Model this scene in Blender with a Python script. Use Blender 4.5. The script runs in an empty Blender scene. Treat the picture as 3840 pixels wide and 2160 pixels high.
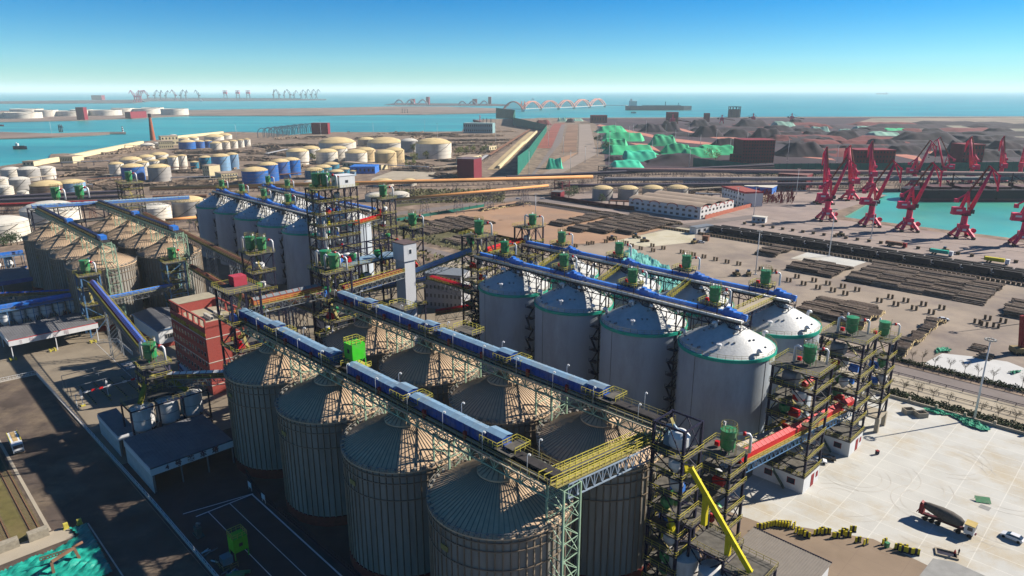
import bpy, bmesh, math, random
from mathutils import Vector, Matrix
from mathutils.geometry import tessellate_polygon
R_ = math.radians
random.seed(7)
sc = bpy.context.scene
C = sc.collection
# ---------------- camera, world, sun, exposure ----------------
FPX, TH, HC = 2560.0, R_(16.16), 95.0
cam_d = bpy.data.cameras.new('camera'); cam = bpy.data.objects.new('camera', cam_d); C.objects.link(cam)
cam.location = (0, 0, HC); cam.rotation_euler = (R_(90) - TH, 0, 0)
cam_d.sensor_width = 36; cam_d.lens = 36 * FPX / 3840; cam_d.clip_start = 1; cam_d.clip_end = 200000
sc.camera = cam
SUN_EL, SUN_AZ = R_(33.5), R_(17)          # azimuth measured from +X towards +Y
w = bpy.data.worlds.new('World'); sc.world = w; w.use_nodes = True
nt = w.node_tree; bg = nt.nodes['Background']
sky = nt.nodes.new('ShaderNodeTexSky'); sky.sky_type = 'NISHITA'; sky.sun_disc = False
sky.sun_elevation = SUN_EL; sky.sun_rotation = R_(90) - SUN_AZ
sky.altitude = 0; sky.air_density = 0.75; sky.dust_density = 0.0; sky.ozone_density = 2.0
hs = nt.nodes.new('ShaderNodeHueSaturation'); hs.inputs['Saturation'].default_value = 1.8; hs.inputs['Hue'].default_value = .494
nt.links.new(sky.outputs[0], hs.inputs['Color']); tn = nt.nodes.new('ShaderNodeMixRGB'); tn.blend_type = 'MULTIPLY'; tn.inputs[0].default_value = 1; tn.inputs[2].default_value = (.49, .83, 1.0, 1)
nt.links.new(hs.outputs[0], tn.inputs[1]); nt.links.new(tn.outputs[0], bg.inputs[0]); bg.inputs[1].default_value = 0.05
sd = bpy.data.lights.new('sun', 'SUN'); sd.energy = 4.8; sd.angle = R_(0.5); sd.color = (1.0, 0.92, 0.80)
so = bpy.data.objects.new('sun', sd); C.objects.link(so)
sdir = Vector((math.cos(SUN_EL) * math.cos(SUN_AZ), math.cos(SUN_EL) * math.sin(SUN_AZ), math.sin(SUN_EL)))
so.rotation_euler = sdir.to_track_quat('Z', 'Y').to_euler(); so.location = (0, 0, 300)
sc.view_settings.view_transform = 'Standard'; sc.view_settings.look = 'None'
sc.view_settings.gamma = 1; sc.view_settings.exposure = 1.2
sc.cycles.max_bounces = 5; sc.cycles.diffuse_bounces = 2; sc.cycles.glossy_bounces = 2
sc.cycles.volume_bounces = 2; sc.cycles.transparent_max_bounces = 6

# ---------------- survey helpers ----------------
cT, sT = math.cos(TH), math.sin(TH)
def at(u, v, Z=0.0):
    "a surveyed point of the site (3840-px picture coordinates) as world x,y on the level Z"
    d = (u - 1920) / FPX; e = (v - 1080) / FPX
    t = (HC - Z) / (sT + e * cT)
    return d * t, t * (cT - e * sT)
FR = dict(A=(0,300,2.576),B=(1000,300,2.576),C=(1900,300,2.576),E=(2840,300,2.576),L=(0,640,2.5875),M=(900,640,2.5875),
 N=(1700,700,2.07),R=(2800,700,2.4154),P=(0,1100,2.5875),Q=(0,1600,2.5875),Y=(2400,1160,2.415),Z=(2400,1560,2.415),
 a=(3240,1160,2.8983),b=(3040,1660,2.8975),d=(700,640,3.22))
def px(c, x, y): q = FR[c]; return q[0] + x / q[2], q[1] + y / q[2]
def at2(c, x, y, Z=0.0): return at(*px(c, x, y), Z)
S2 = math.sqrt(0.5)
def XY(a, b): return (a + b) * S2, (b - a) * S2      # plant grid (a,b) -> world
def AB(x, y): return (x - y) * S2, (x + y) * S2
GR = -math.pi / 4

# ---------------- materials ----------------
MATS = {}
ALB = .64    # one common scale for all painted and mineral surfaces, set against the exposure
def mat(name, col, rough=.6, metal=0.0, var=.12, scale=.6, stretch=1.0, dirt=None, dirt_amt=.35, bump=0.0, bscale=4.0):
    if name in MATS: return MATS[name]
    col = tuple(c * ALB for c in col); dirt = dirt and tuple(c * ALB for c in dirt)
    m = bpy.data.materials.new(name); m.use_nodes = True; n = m.node_tree; b = n.nodes['Principled BSDF']
    b.inputs['Roughness'].default_value = rough; b.inputs['Specular IOR Level'].default_value = .5 if rough < .46 else .15; b.inputs['Metallic'].default_value = metal
    g = n.nodes.new('ShaderNodeNewGeometry'); mp = n.nodes.new('ShaderNodeMapping'); mp.inputs['Scale'].default_value = (1, 1, stretch)
    n.links.new(g.outputs['Position'], mp.inputs[0])
    no = n.nodes.new('ShaderNodeTexNoise'); no.inputs['Scale'].default_value = scale; no.inputs['Detail'].default_value = 5
    n.links.new(mp.outputs[0], no.inputs[0])
    cr = n.nodes.new('ShaderNodeValToRGB'); cr.color_ramp.elements[0].position = .3; cr.color_ramp.elements[1].position = .7
    cr.color_ramp.elements[0].color = tuple(max(0, c * (1 - var)) for c in col) + (1,)
    cr.color_ramp.elements[1].color = tuple(min(1, c * (1 + var)) for c in col) + (1,)
    n.links.new(no.outputs[0], cr.inputs[0]); out = cr.outputs[0]
    if dirt:
        n2 = n.nodes.new('ShaderNodeTexNoise'); n2.inputs['Scale'].default_value = scale * .37; n2.inputs['Detail'].default_value = 8; n2.inputs['Roughness'].default_value = .7
        n.links.new(mp.outputs[0], n2.inputs[0])
        c2 = n.nodes.new('ShaderNodeValToRGB'); c2.color_ramp.elements[0].position = .48; c2.color_ramp.elements[1].position = .66
        c2.color_ramp.elements[0].color = (0, 0, 0, 1); c2.color_ramp.elements[1].color = (dirt_amt,) * 3 + (1,)
        n.links.new(n2.outputs[0], c2.inputs[0])
        mx = n.nodes.new('ShaderNodeMixRGB'); n.links.new(c2.outputs[0], mx.inputs[0]); n.links.new(out, mx.inputs[1]); mx.inputs[2].default_value = tuple(dirt) + (1,)
        out = mx.outputs[0]
    n.links.new(out, b.inputs['Base Color'])
    if bump:
        n3 = n.nodes.new('ShaderNodeTexNoise'); n3.inputs['Scale'].default_value = bscale; n3.inputs['Detail'].default_value = 6
        n.links.new(g.outputs['Position'], n3.inputs[0])
        bp = n.nodes.new('ShaderNodeBump'); bp.inputs['Strength'].default_value = bump; bp.inputs['Distance'].default_value = .2
        n.links.new(n3.outputs[0], bp.inputs['Height']); n.links.new(bp.outputs[0], b.inputs['Normal'])
    MATS[name] = m; return m
galv = mat('galvanised', (.33, .315, .285), .55, .1, .2, .5, .12, (.19, .16, .13), .6)
galvroof = mat('galvanised_roof', (.66, .47, .31), .6, .0, .1, .9)
rib = mat('rib_steel', (.30, .24, .18), .5, .2)
brick_red = mat('red_base', (.22, .035, .03), .8, 0, .2, 1.5)
conc = mat('silo_concrete', (.47, .53, .60), .85, 0, .07, .25, .3, (.27, .27, .27), .5)
conc_roof = mat('silo_roof', (.62, .63, .62), .45, 0, .08, 1.2, 1, (.4, .4, .4), .5, .3, 2)
teal_band = mat('teal_band', (.02, .45, .33), .5)
yel = mat('safety_yellow', (.60, .52, .09), .6, 0, .2, 1)
yeldull = mat('walkway_ochre', (.33, .28, .10), .7, 0, .2, 1)
navy = mat('dark_steel', (.018, .018, .045), .6, 0, .25, 1)
deck = mat('deck_steel', (.13, .12, .105), .8, 0, .3, .8)
deckdk = mat('belt_dark', (.05, .045, .045), .8, 0, .3, .8)
ltgreen = mat('pale_green_steel', (.34, .50, .36), .55, 0, .15, 1)
bluec = mat('blue_cladding', (.012, .085, .40), .5, 0, .15, 1, 1, (.30, .26, .20), .45)
blueroof = mat('blue_roof_pale', (.22, .36, .50), .45, 0, .12, .6, 1, (.30, .26, .20), .45)  # paler, greyer blue than the side cladding
blue2 = mat('conveyor_blue', (.015, .20, .75), .45, 0, .15, 1, 1, (.30, .26, .20), .45)
green = mat('filter_green', (.01, .26, .08), .45, 0, .15, 1.5, 1, (.30, .26, .20), .45)
lime = mat('lime_green', (.06, .62, .03), .5, 0, .08, 1, 1, (.30, .26, .20), .45)
white = mat('white_paint', (.78, .79, .80), .55, 0, .06, .7, .4)
whited = mat('white_streaked', (.72, .72, .72), .6, 0, .08, .8, .3, (.35, .28, .2), .5)
pipe = mat('silver_pipe', (.82, .82, .84), .4, .1, .08, 1)
redc = mat('red_cover', (.62, .015, .022), .5, 0, .12, .8)
red2 = mat('dark_red', (.30, .025, .03), .6, 0, .2, .8)
rustb = mat('rust_brown', (.24, .12, .075), .75, 0, .25, .8)
orange = mat('orange_pipe', (.55, .22, .06), .6, 0, .15, .5)
yellowp = mat('chute_yellow', (.68, .58, .02), .5, 0, .15, .6)
hardpink = mat('faded_red_box', (.50, .06, .09), .6, 0, .1, 1)
glass = mat('dark_glass', (.03, .04, .06), .15)
brick = mat('brick', (.40, .085, .07), .85, 0, .1, 2)
brickdk = mat('brick_dark', (.10, .02, .03), .85, 0, .2, .3)
trimw = mat('pale_trim', (.65, .6, .52), .8)
greyroof = mat('grey_sheet_roof', (.20, .20, .21), .6, 0, .1, .5, 1, (.13, .12, .12), .5)
rubber = mat('rubber', (.015, .015, .015), .85)
foliage = mat('foliage', (.06, .10, .03), .8, 0, .5, .8)
bark = mat('bark', (.10, .075, .055), .9, 0, .3, 2)
grey = mat('grey_steel', (.25, .27, .29), .5, .2, .1, 1)
skin = mat('skin', (.45, .28, .2), .7)

# ---------------- mesh builder ----------------
class MB:
    def __init__(s): s.v = []; s.f = []; s.m = []; s.s = []
    def quad(s, pts, m=0, sm=False):
        i = len(s.v); s.v += [tuple(p) for p in pts]; s.f.append(tuple(range(i, i + len(pts)))); s.m.append(m); s.s.append(sm)
    def box(s, x0, x1, y0, y1, z0, z1, m=0):
        i = len(s.v)
        s.v += [(x0,y0,z0),(x1,y0,z0),(x1,y1,z0),(x0,y1,z0),(x0,y0,z1),(x1,y0,z1),(x1,y1,z1),(x0,y1,z1)]
        for q in ((3,2,1,0),(4,5,6,7),(0,1,5,4),(1,2,6,5),(2,3,7,6),(3,0,4,7)):
            s.f.append(tuple(i + k for k in q)); s.m.append(m); s.s.append(False)
        return s
    def cbox(s, cx, cy, z0, lx, ly, lz, m=0): return s.box(cx-lx/2, cx+lx/2, cy-ly/2, cy+ly/2, z0, z0+lz, m)
    def bar(s, p, q, w=.2, h=None, m=0):
        p = Vector(p); q = Vector(q); d = q - p
        if d.length < 1e-6: return s
        d.normalize(); up = Vector((0,0,1)) if abs(d.z) < .95 else Vector((1,0,0))
        a = d.cross(up).normalized(); b = a.cross(d).normalized(); h = h or w; i = len(s.v)
        for e in (p, q):
            for x, y in ((-1,-1),(1,-1),(1,1),(-1,1)): s.v.append(tuple(e + a*(x*w/2) + b*(y*h/2)))
        for k in ((0,1,2,3),(7,6,5,4),(1,0,4,5),(2,1,5,6),(3,2,6,7),(0,3,7,4)):
            s.f.append(tuple(i + j for j in k)); s.m.append(m); s.s.append(False)
        return s
    def tube(s, pts, r, n=8, m=0, caps=True):
        pts = [Vector(p) for p in pts]; rings = []
        rr = r if isinstance(r, (list, tuple)) else [r] * len(pts)
        for k, p in enumerate(pts):
            d = (pts[min(k+1, len(pts)-1)] - pts[max(k-1, 0)])
            d.normalize(); up = Vector((0,0,1)) if abs(d.z) < .9 else Vector((1,0,0))
            if k == 0: a = d.cross(up).normalized()
            else: a = (a - d * a.dot(d)).normalized()
            b = d.cross(a); i = len(s.v); rings.append(i)
            for j in range(n):
                t = 2 * math.pi * j / n; s.v.append(tuple(p + (a*math.cos(t) + b*math.sin(t)) * rr[k]))
        for k in range(len(pts)-1):
            i, j = rings[k], rings[k+1]
            for q in range(n):
                s.f.append((i+q, i+(q+1)%n, j+(q+1)%n, j+q)); s.m.append(m); s.s.append(True)
        if caps:
            s.f.append(tuple(rings[0]+q for q in range(n))[::-1]); s.m.append(m); s.s.append(False)
            s.f.append(tuple(rings[-1]+q for q in range(n))); s.m.append(m); s.s.append(False)
        return s
    def lathe(s, cx, cy, prof, n=32, m=0, smooth=True):
        "surface of revolution; every profile step is its own strip, so edges stay crisp"
        for k in range(len(prof)-1):
            (r0, z0), (r1, z1) = prof[k], prof[k+1]; i = len(s.v)
            for j in range(n):
                t = 2*math.pi*j/n; c_, s_ = math.cos(t), math.sin(t)
                s.v.append((cx+r0*c_, cy+r0*s_, z0)); s.v.append((cx+r1*c_, cy+r1*s_, z1))
            for j in range(n):
                a, b = i+2*j, i+2*((j+1)%n)
                s.f.append((a, b, b+1, a+1)); s.m.append(m); s.s.append(smooth)
        return s
    def cyl(s, cx, cy, z0, z1, r, n=24, m=0, top=True):
        s.lathe(cx, cy, [(r, z0), (r, z1)], n, m)
        if top: s.quad([(cx+r*math.cos(2*math.pi*j/n), cy+r*math.sin(2*math.pi*j/n), z1) for j in range(n)], m)
        return s
    def prism(s, poly, z0, z1, m=0):
        a = sum(poly[i][0]*poly[(i+1)%len(poly)][1]-poly[(i+1)%len(poly)][0]*poly[i][1] for i in range(len(poly)))
        if a < 0: poly = poly[::-1]
        n = len(poly); i = len(s.v)
        s.v += [(x,y,z0) for x,y in poly] + [(x,y,z1) for x,y in poly]
        for k in range(n): s.f.append((i+k, i+(k+1)%n, i+n+(k+1)%n, i+n+k)); s.m.append(m); s.s.append(False)
        for t in tessellate_polygon([[Vector((x,y,0)) for x,y in poly]]):
            s.f.append(tuple(i+n+k for k in t)); s.m.append(m); s.s.append(False)
        return s
    def rail(s, pts, h=1.1, w=.07, m=0, closed=False, step=2.0, mid=True):
        P = [Vector(p) for p in pts]
        if closed: P.append(P[0])
        for p, q in zip(P, P[1:]):
            L = (q-p).length; k = max(1, int(L/step + .5))
            for j in range(k+1):
                e = p.lerp(q, j/k); s.bar(e, e + Vector((0,0,h)), w, m=m)
            s.bar(p + Vector((0,0,h)), q + Vector((0,0,h)), w, m=m)
            if mid: s.bar(p + Vector((0,0,h*.5)), q + Vector((0,0,h*.5)), w*.8, m=m)
        return s
    def truss(s, p, q, depth, w=.18, bays=None, m=0):
        "vertical-plane truss hanging below the line p-q"
        p = Vector(p); q = Vector(q); dz = Vector((0,0,-depth)); L = (q-p).length; k = bays or max(2, int(L/depth+.5))
        s.bar(p, q, w, m=m); s.bar(p+dz, q+dz, w, m=m)
        for j in range(k+1):
            e = p.lerp(q, j/k); s.bar(e, e+dz, w*.7, m=m)
            if j < k:
                g = p.lerp(q, (j+.5)/k); s.bar(e+dz, g, w*.6, m=m); s.bar(g, p.lerp(q, (j+1)/k)+dz, w*.6, m=m)
        return s
def build(name, mb, mats, parent=None, loc=None, rz=None):
    me = bpy.data.meshes.new(name); me.from_pydata(mb.v, [], mb.f)
    for m in (mats if isinstance(mats, (list, tuple)) else [mats]): me.materials.append(m)
    me.polygons.foreach_set('material_index', mb.m); me.polygons.foreach_set('use_smooth', mb.s); me.update()
    o = bpy.data.objects.new(name, me); C.objects.link(o)
    if parent is not None: o.parent = parent
    if loc is not None: o.location = loc
    if rz is not None: o.rotation_euler = (0, 0, rz)
    return o
def tag(o, label=None, cat=None, group=None, kind=None):
    if label: o['label'] = label
    if cat: o['category'] = cat
    if group: o['group'] = group
    if kind: o['kind'] = kind
    return o
def thing(name, label, cat, loc, rz=0.0, group=None):
    o = bpy.data.objects.new(name, None); C.objects.link(o); o.location = loc if len(loc) == 3 else (loc[0], loc[1], 0)
    o.rotation_euler = (0, 0, rz); o.empty_display_size = .5
    return tag(o, label, cat, group)
def gthing(name, label, cat, a, b, z=0.0, group=None): # on the plant grid: local x runs along a, local y along b
    x, y = XY(a, b); return thing(name, label, cat, (x, y, z), GR, group)
def kids(o): return [c for c in C.objects if c.parent == o]
def dup(o, loc, rz=None, label=None, parent=None):
    c = o.copy(); C.objects.link(c)
    if parent is None:
        c.location = loc
        if rz is not None: c.rotation_euler = (0, 0, rz)
        if label: c['label'] = label
    else: c.parent = parent
    for ch in KID.get(o.name, []) : dup(ch, None, parent=c)
    return c
KID = {}
def remember(o):
    "note the child objects of a finished thing so copies can be made from it"
    def rec(x):
        KID[x.name] = [c for c in C.objects if c.parent == x]
        for c in KID[x.name]: rec(c)
    rec(o); return o
NTH = ['leftmost', 'second', 'third', 'fourth', 'fifth', 'sixth', 'seventh', 'eighth', 'ninth', 'tenth', 'eleventh', 'twelfth']
def struct(name, mb, mats, **k): return tag(build(name, mb, mats, **k), kind='structure')
# ---------------- terrain ----------------
def sheet(name, poly, z, m, holes=()):
    b = MB(); rings = [poly] + list(holes); vs = [p for r in rings for p in r]
    b.v = [(p[0], p[1], z) for p in vs]
    for t in tessellate_polygon([[Vector((x, y, 0)) for x, y in r] for r in rings]):
        A_, B_, C_ = (vs[k] for k in t)
        cr_ = (B_[0]-A_[0])*(C_[1]-A_[1]) - (B_[1]-A_[1])*(C_[0]-A_[0])
        b.f.append(t if cr_ > 0 else t[::-1]); b.m.append(0); b.s.append(False)
    return struct(name, b, m)
def gsheet(name, poly, z, m): return sheet(name, [XY(*p) for p in poly], z, m)
def rect(a0, a1, b0, b1): return [(a0, b0), (a1, b0), (a1, b1), (a0, b1)]
# water
wm = bpy.data.materials.new('sea_water'); wm.use_nodes = True; n = wm.node_tree; pb = n.nodes['Principled BSDF']
pb.inputs['Base Color'].default_value = (.0, .20, .24, 1); pb.inputs['Roughness'].default_value = .32; pb.inputs['IOR'].default_value = 1.33
g = n.nodes.new('ShaderNodeNewGeometry'); mp = n.nodes.new('ShaderNodeMapping'); mp.inputs['Scale'].default_value = (.25, 1, 1); n.links.new(g.outputs['Position'], mp.inputs[0])
q1 = n.nodes.new('ShaderNodeTexNoise'); q1.inputs['Scale'].default_value = .006; q1.inputs['Detail'].default_value = 9; q1.inputs['Roughness'].default_value = .62; n.links.new(mp.outputs[0], q1.inputs[0])
cr = n.nodes.new('ShaderNodeValToRGB'); cr.color_ramp.elements[0].position = .42; cr.color_ramp.elements[1].position = .6
cr.color_ramp.elements[0].color = (.01, .17, .18, 1); cr.color_ramp.elements[1].color = (.025, .27, .265, 1)
n.links.new(q1.outputs[0], cr.inputs[0]); n.links.new(cr.outputs[0], pb.inputs['Base Color'])
q2 = n.nodes.new('ShaderNodeTexNoise'); q2.inputs['Scale'].default_value = .35; q2.inputs['Detail'].default_value = 4; n.links.new(g.outputs['Position'], q2.inputs[0])
bp = n.nodes.new('ShaderNodeBump'); bp.inputs['Strength'].default_value = .35; bp.inputs['Distance'].default_value = .5
n.links.new(q2.outputs[0], bp.inputs['Height']); n.links.new(bp.outputs[0], pb.inputs['Normal'])
sheet('sea_water', [(-60000, -500), (60000, -500), (60000, 60000), (-60000, 60000)], -1.6, wm)
basin_m = mat('basin_water', (.06, .42, .34), .3, 0, .3, .012, 1, (.16, .48, .30), .8, .35, .5)
basin = [(258, 528), (596, 172), (900, 172), (900, 690), (362, 674), (352, 648)]
sheet('basin_water', [(240, 520), (590, 150), (920, 150), (920, 720), (350, 700), (330, 648)], -1.5, basin_m)
dirtm = mat('ground_dirt', (.27, .20, .15), .95, 0, .4, .11, 1, (.11, .085, .07), .9)
def coast(name, pts, depth=4.0, m=None, holes=(), z=0.0):
    "a piece of land: flat top and a quay wall all round"
    b = MB(); rings = [pts] + list(holes); vs = [p for r in rings for p in r]
    b.v = [(p[0], p[1], z) for p in vs]
    for t in tessellate_polygon([[Vector((x, y, 0)) for x, y in r] for r in rings]):
        A_, B_, C_ = (vs[k] for k in t)
        cr_ = (B_[0]-A_[0])*(C_[1]-A_[1]) - (B_[1]-A_[1])*(C_[0]-A_[0])
        b.f.append(t if cr_ > 0 else t[::-1]); b.m.append(0); b.s.append(False)
    for r in rings:
        for p, q in zip(r, r[1:] + r[:1]): b.quad([(p[0],p[1],z-depth), (q[0],q[1],z-depth), (q[0],q[1],z-.001), (p[0],p[1],z-.001)], 1)
    return struct(name, b, [m or dirtm, mat('quay_wall', (.20, .17, .14), .9, 0, .3, .1)])
P_ = lambda c, *q: [at2(c, *p) for p in q]
shore = P_('A', (0,832),(190,805),(330,790),(470,762),(490,715),(620,708),(760,712),(850,680),(1000,655),(1200,622),(1360,600),(1640,560),(1850,530),(2050,512),(2250,500),(2576,508)) \
      + P_('B', (230,530),(420,515),(600,512),(640,502),(1200,503),(1890,496),(1900,470),(2190,472),(2100,440),(2000,405),(2000,386),(2120,378),(2576,371)) \
      + P_('C', (300,365),(1300,362)) + P_('E', (0,357),(1000,354),(2576,351))
main = [(-4000, shore[0][1])] + shore + [(6000, 2660), (6000, -400), (-4000, -400)]
coast('ground', main, holes=[basin])
# overlays, each a few cm above the last
asph = mat('asphalt_worn', (.105, .08, .066), .95, 0, .3, .15, 1, (.25, .19, .13), .85)
concy = mat('yard_concrete', (.30, .25, .185), .9, 0, .14, .1, 1, (.17, .14, .11), .6)
apron_m = mat('apron_concrete', (.58, .575, .54), .9, 0, .08, .12, 1, (.50, .42, .29), .85)
brown_m = mat('brown_concrete', (.30, .225, .16), .9, 0, .1, .15, 1, (.22, .165, .12), .6)
road_m = mat('road_asphalt', (.23, .195, .185), .9, 0, .1, .1, 1, (.17, .14, .12), .6)
logy_m = mat('log_yard_dirt', (.36, .295, .235), .95, 0, .14, .05, 1, (.19, .155, .15), .8)
orng_m = mat('orange_sand', (.42, .26, .165), .95, 0, .12, .04, 1, (.30, .21, .16), .8)
quay_m = mat('quay_concrete', (.36, .285, .25), .9, 0, .12, .05, 1, (.22, .18, .18), .7)
verge_m = mat('verge_concrete', (.46, .40, .31), .9, 0, .1, .1, 1, (.34, .28, .2), .6)
def slabs(m, sx, sy, col, amt=.35, ms=.012):
    n = m.node_tree; b = n.nodes['Principled BSDF']; src = b.inputs['Base Color'].links[0].from_socket
    g = n.nodes.new('ShaderNodeNewGeometry'); mp = n.nodes.new('ShaderNodeMapping'); mp.inputs['Rotation'].default_value = (0, 0, math.pi/4)
    n.links.new(g.outputs['Position'], mp.inputs[0])
    t = n.nodes.new('ShaderNodeTexBrick'); t.offset = 0; t.inputs['Scale'].default_value = 1; t.inputs['Brick Width'].default_value = sx; t.inputs['Row Height'].default_value = sy
    t.inputs['Mortar Size'].default_value = ms * sy; t.inputs['Color1'].default_value = (0, 0, 0, 1); t.inputs['Color2'].default_value = (.22, .22, .22, 1); t.inputs['Mortar'].default_value = (1, 1, 1, 1)
    n.links.new(mp.outputs[0], t.inputs['Vector'])
    ma = n.nodes.new('ShaderNodeMath'); ma.operation = 'MULTIPLY'; ma.inputs[1].default_value = amt; n.links.new(t.outputs[0], ma.inputs[0])
    mx = n.nodes.new('ShaderNodeMixRGB'); n.links.new(ma.outputs[0], mx.inputs[0]); n.links.new(src, mx.inputs[1]); mx.inputs[2].default_value = col + (1,)
    n.links.new(mx.outputs[0], b.inputs['Base Color'])
slabs(apron_m, 9, 5, (.60, .58, .53), .38, .02); slabs(concy, 6, 5, (.12, .1, .08), .5); slabs(brown_m, 9, 4.5, (.14, .1, .08), .55); slabs(quay_m, 14, 9, (.18, .15, .15), .5); slabs(verge_m, 8, 6, (.3, .25, .2), .4)
gsheet('plant_yard', rect(-440, -64, -60, 228), .03, concy)
gsheet('apron', rect(-66, 160, 110, 228), .05, apron_m)
gsheet('brown_yard', [(-66, 60), (60, 60), (60, 150), (16, 150), (14, 142), (-4, 143), (-5, 151), (-20, 150.5), (-22, 146), (-35, 147.5), (-49, 140), (-52, 136), (-66, 134)], .07, brown_m)
gsheet('asphalt_road', [(-275, -40), (-20, -40), (-20, 39.3), (-118, 39.3), (-128, 39.3), (-272, 38.9), (-274, 20)], .06, asph)
gsheet('parking_yard', rect(-186, -60, 39.4, 88), .055, mat('parking_asphalt', (.07, .056, .058), .95, 0, .2, .2))
gsheet('verge', rect(-300, 160, 228, 250), .02, verge_m)
gsheet('road', rect(-430, 260, 250, 259.5), .045, road_m)
gsheet('log_yard', rect(-270, 260, 266, 418), .03, logy_m)
gsheet('sand_yard', [(-420, 300), (-300, 300), (-262, 350), (-262, 440), (-425, 430)], .05, orng_m)
sheet('pale_slab', P_('N', (1240,425),(1760,312),(1880,330),(1870,430),(1500,470)), .07, mat('pale_slab', (.60, .55, .42), .9, 0, .08, .1, 1, (.42, .36, .2), .7))
sheet('pale_slab', P_('R', (560,590),(1090,680),(930,740),(400,650)), .07, apron_m)
sheet('pale_slab', P_('a', (650,590),(850,480),(1150,510),(1560,570),(1739,640),(1739,880)), .07, mat('white_slab', (.62, .62, .61), .9, 0, .06, .2))
gsheet('quay', rect(-420, 330, 440, 540.5), .04, quay_m)
gsheet('quay_side', rect(-330, -204, 541, 705), .05, quay_m)
for k, b in enumerate((441.5, 479, 507)): gsheet('crane_rail', rect(-420, 330, b, b + (1.2 if k == 0 else .5)), .08, deckdk)
sheet('coal_yard', [at2('C', 870, 430), at2('C', 700, 372), at2('E', 2576, 357), (4200, 2500), (4200, 780), at2('E', 2576, 880), at2('C', 960, 870), at2('C', 940, 700)], .06,
      mat('coal_yard_soil', (.07, .045, .06), .95, 0, .45, .012, 1, (.035, .03, .045), .9))
sheet('open_field', P_('E', (1100,372),(2576,360),(2576,560),(1500,470),(900,430)), .3, mat('field_soil', (.30, .24, .19), .95, 0, .3, .008, 1, (.12, .24, .16), .8))
# long approach road, embankments and strips beside the green fence
sheet('red_embankment', P_('C', (270,660),(430,660),(560,420),(460,420)), .35, mat('red_soil', (.30, .10, .08), .95, 0, .2, .02))
sheet('brown_embankment', P_('C', (530,700),(670,690),(690,430),(590,430)), .35, mat('brown_soil', (.26, .16, .11), .95, 0, .3, .02))
sheet('access_road', P_('C', (690,720),(700,430),(805,430),(870,720),(540,900),(330,920)), .5, mat('access_asphalt', (.33, .27, .23), .9, 0, .1, .03))
sheet('access_road', P_('C', (270,915),(400,760),(530,600),(565,430),(530,430),(440,640),(330,800),(240,915)), .45, road_m)
sheet('sand_yard', P_('C', (500,760),(690,700),(560,790),(480,830)), .4, orng_m)
# causeway beside the green fence
sheet('causeway', P_('B', (2130,870),(2530,503)) + P_('C', (290,505),(0,800)) + P_('B', (2230,870),), .6, mat('causeway_sand', (.50, .38, .22), .9, 0, .1, .02))
# distant land
far_m = mat('far_shore', (.26, .19, .16), .95, 0, .3, .006, 1, (.14, .13, .10), .7)
spit = P_('A', (-900,420),(0,405),(700,392),(1300,370),(1820,345),(2576,345)) + P_('B', (600,342),(1200,332),(1500,333),(2320,315),(2400,300),(2300,275),(1700,255),(1200,255),(600,268),(0,278)) + P_('A', (1830,290),(1700,290),(-900,300))
coast('island', spit, 4, far_m)
coast('breakwater_island', P_('A', (-700,600),(0,566),(500,552),(900,532),(1060,520),(1060,500),(500,515),(0,500),(-700,520)), 3, far_m)
coast('breakwater', P_('A', (1060,518),(1215,518),(1215,500),(1060,500)), 4, mat('breakwater_concrete', (.14, .13, .12), .9))
coast('far_island', P_('A', (-900,232),(0,228),(1300,224),(1450,204),(2576,200)) + P_('B', (570,194),(580,184),(0,180)) + P_('A', (2500,183),(1430,178),(1300,190),(0,205),(-900,210)), 5, mat('far_dark', (.10, .08, .08), .95))
coast('sea_platform', P_('B', (1130,238),(1250,243),(2330,250),(2350,238),(2200,230),(1250,222)), 6, mat('far_dark', (0,0,0)))
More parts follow.
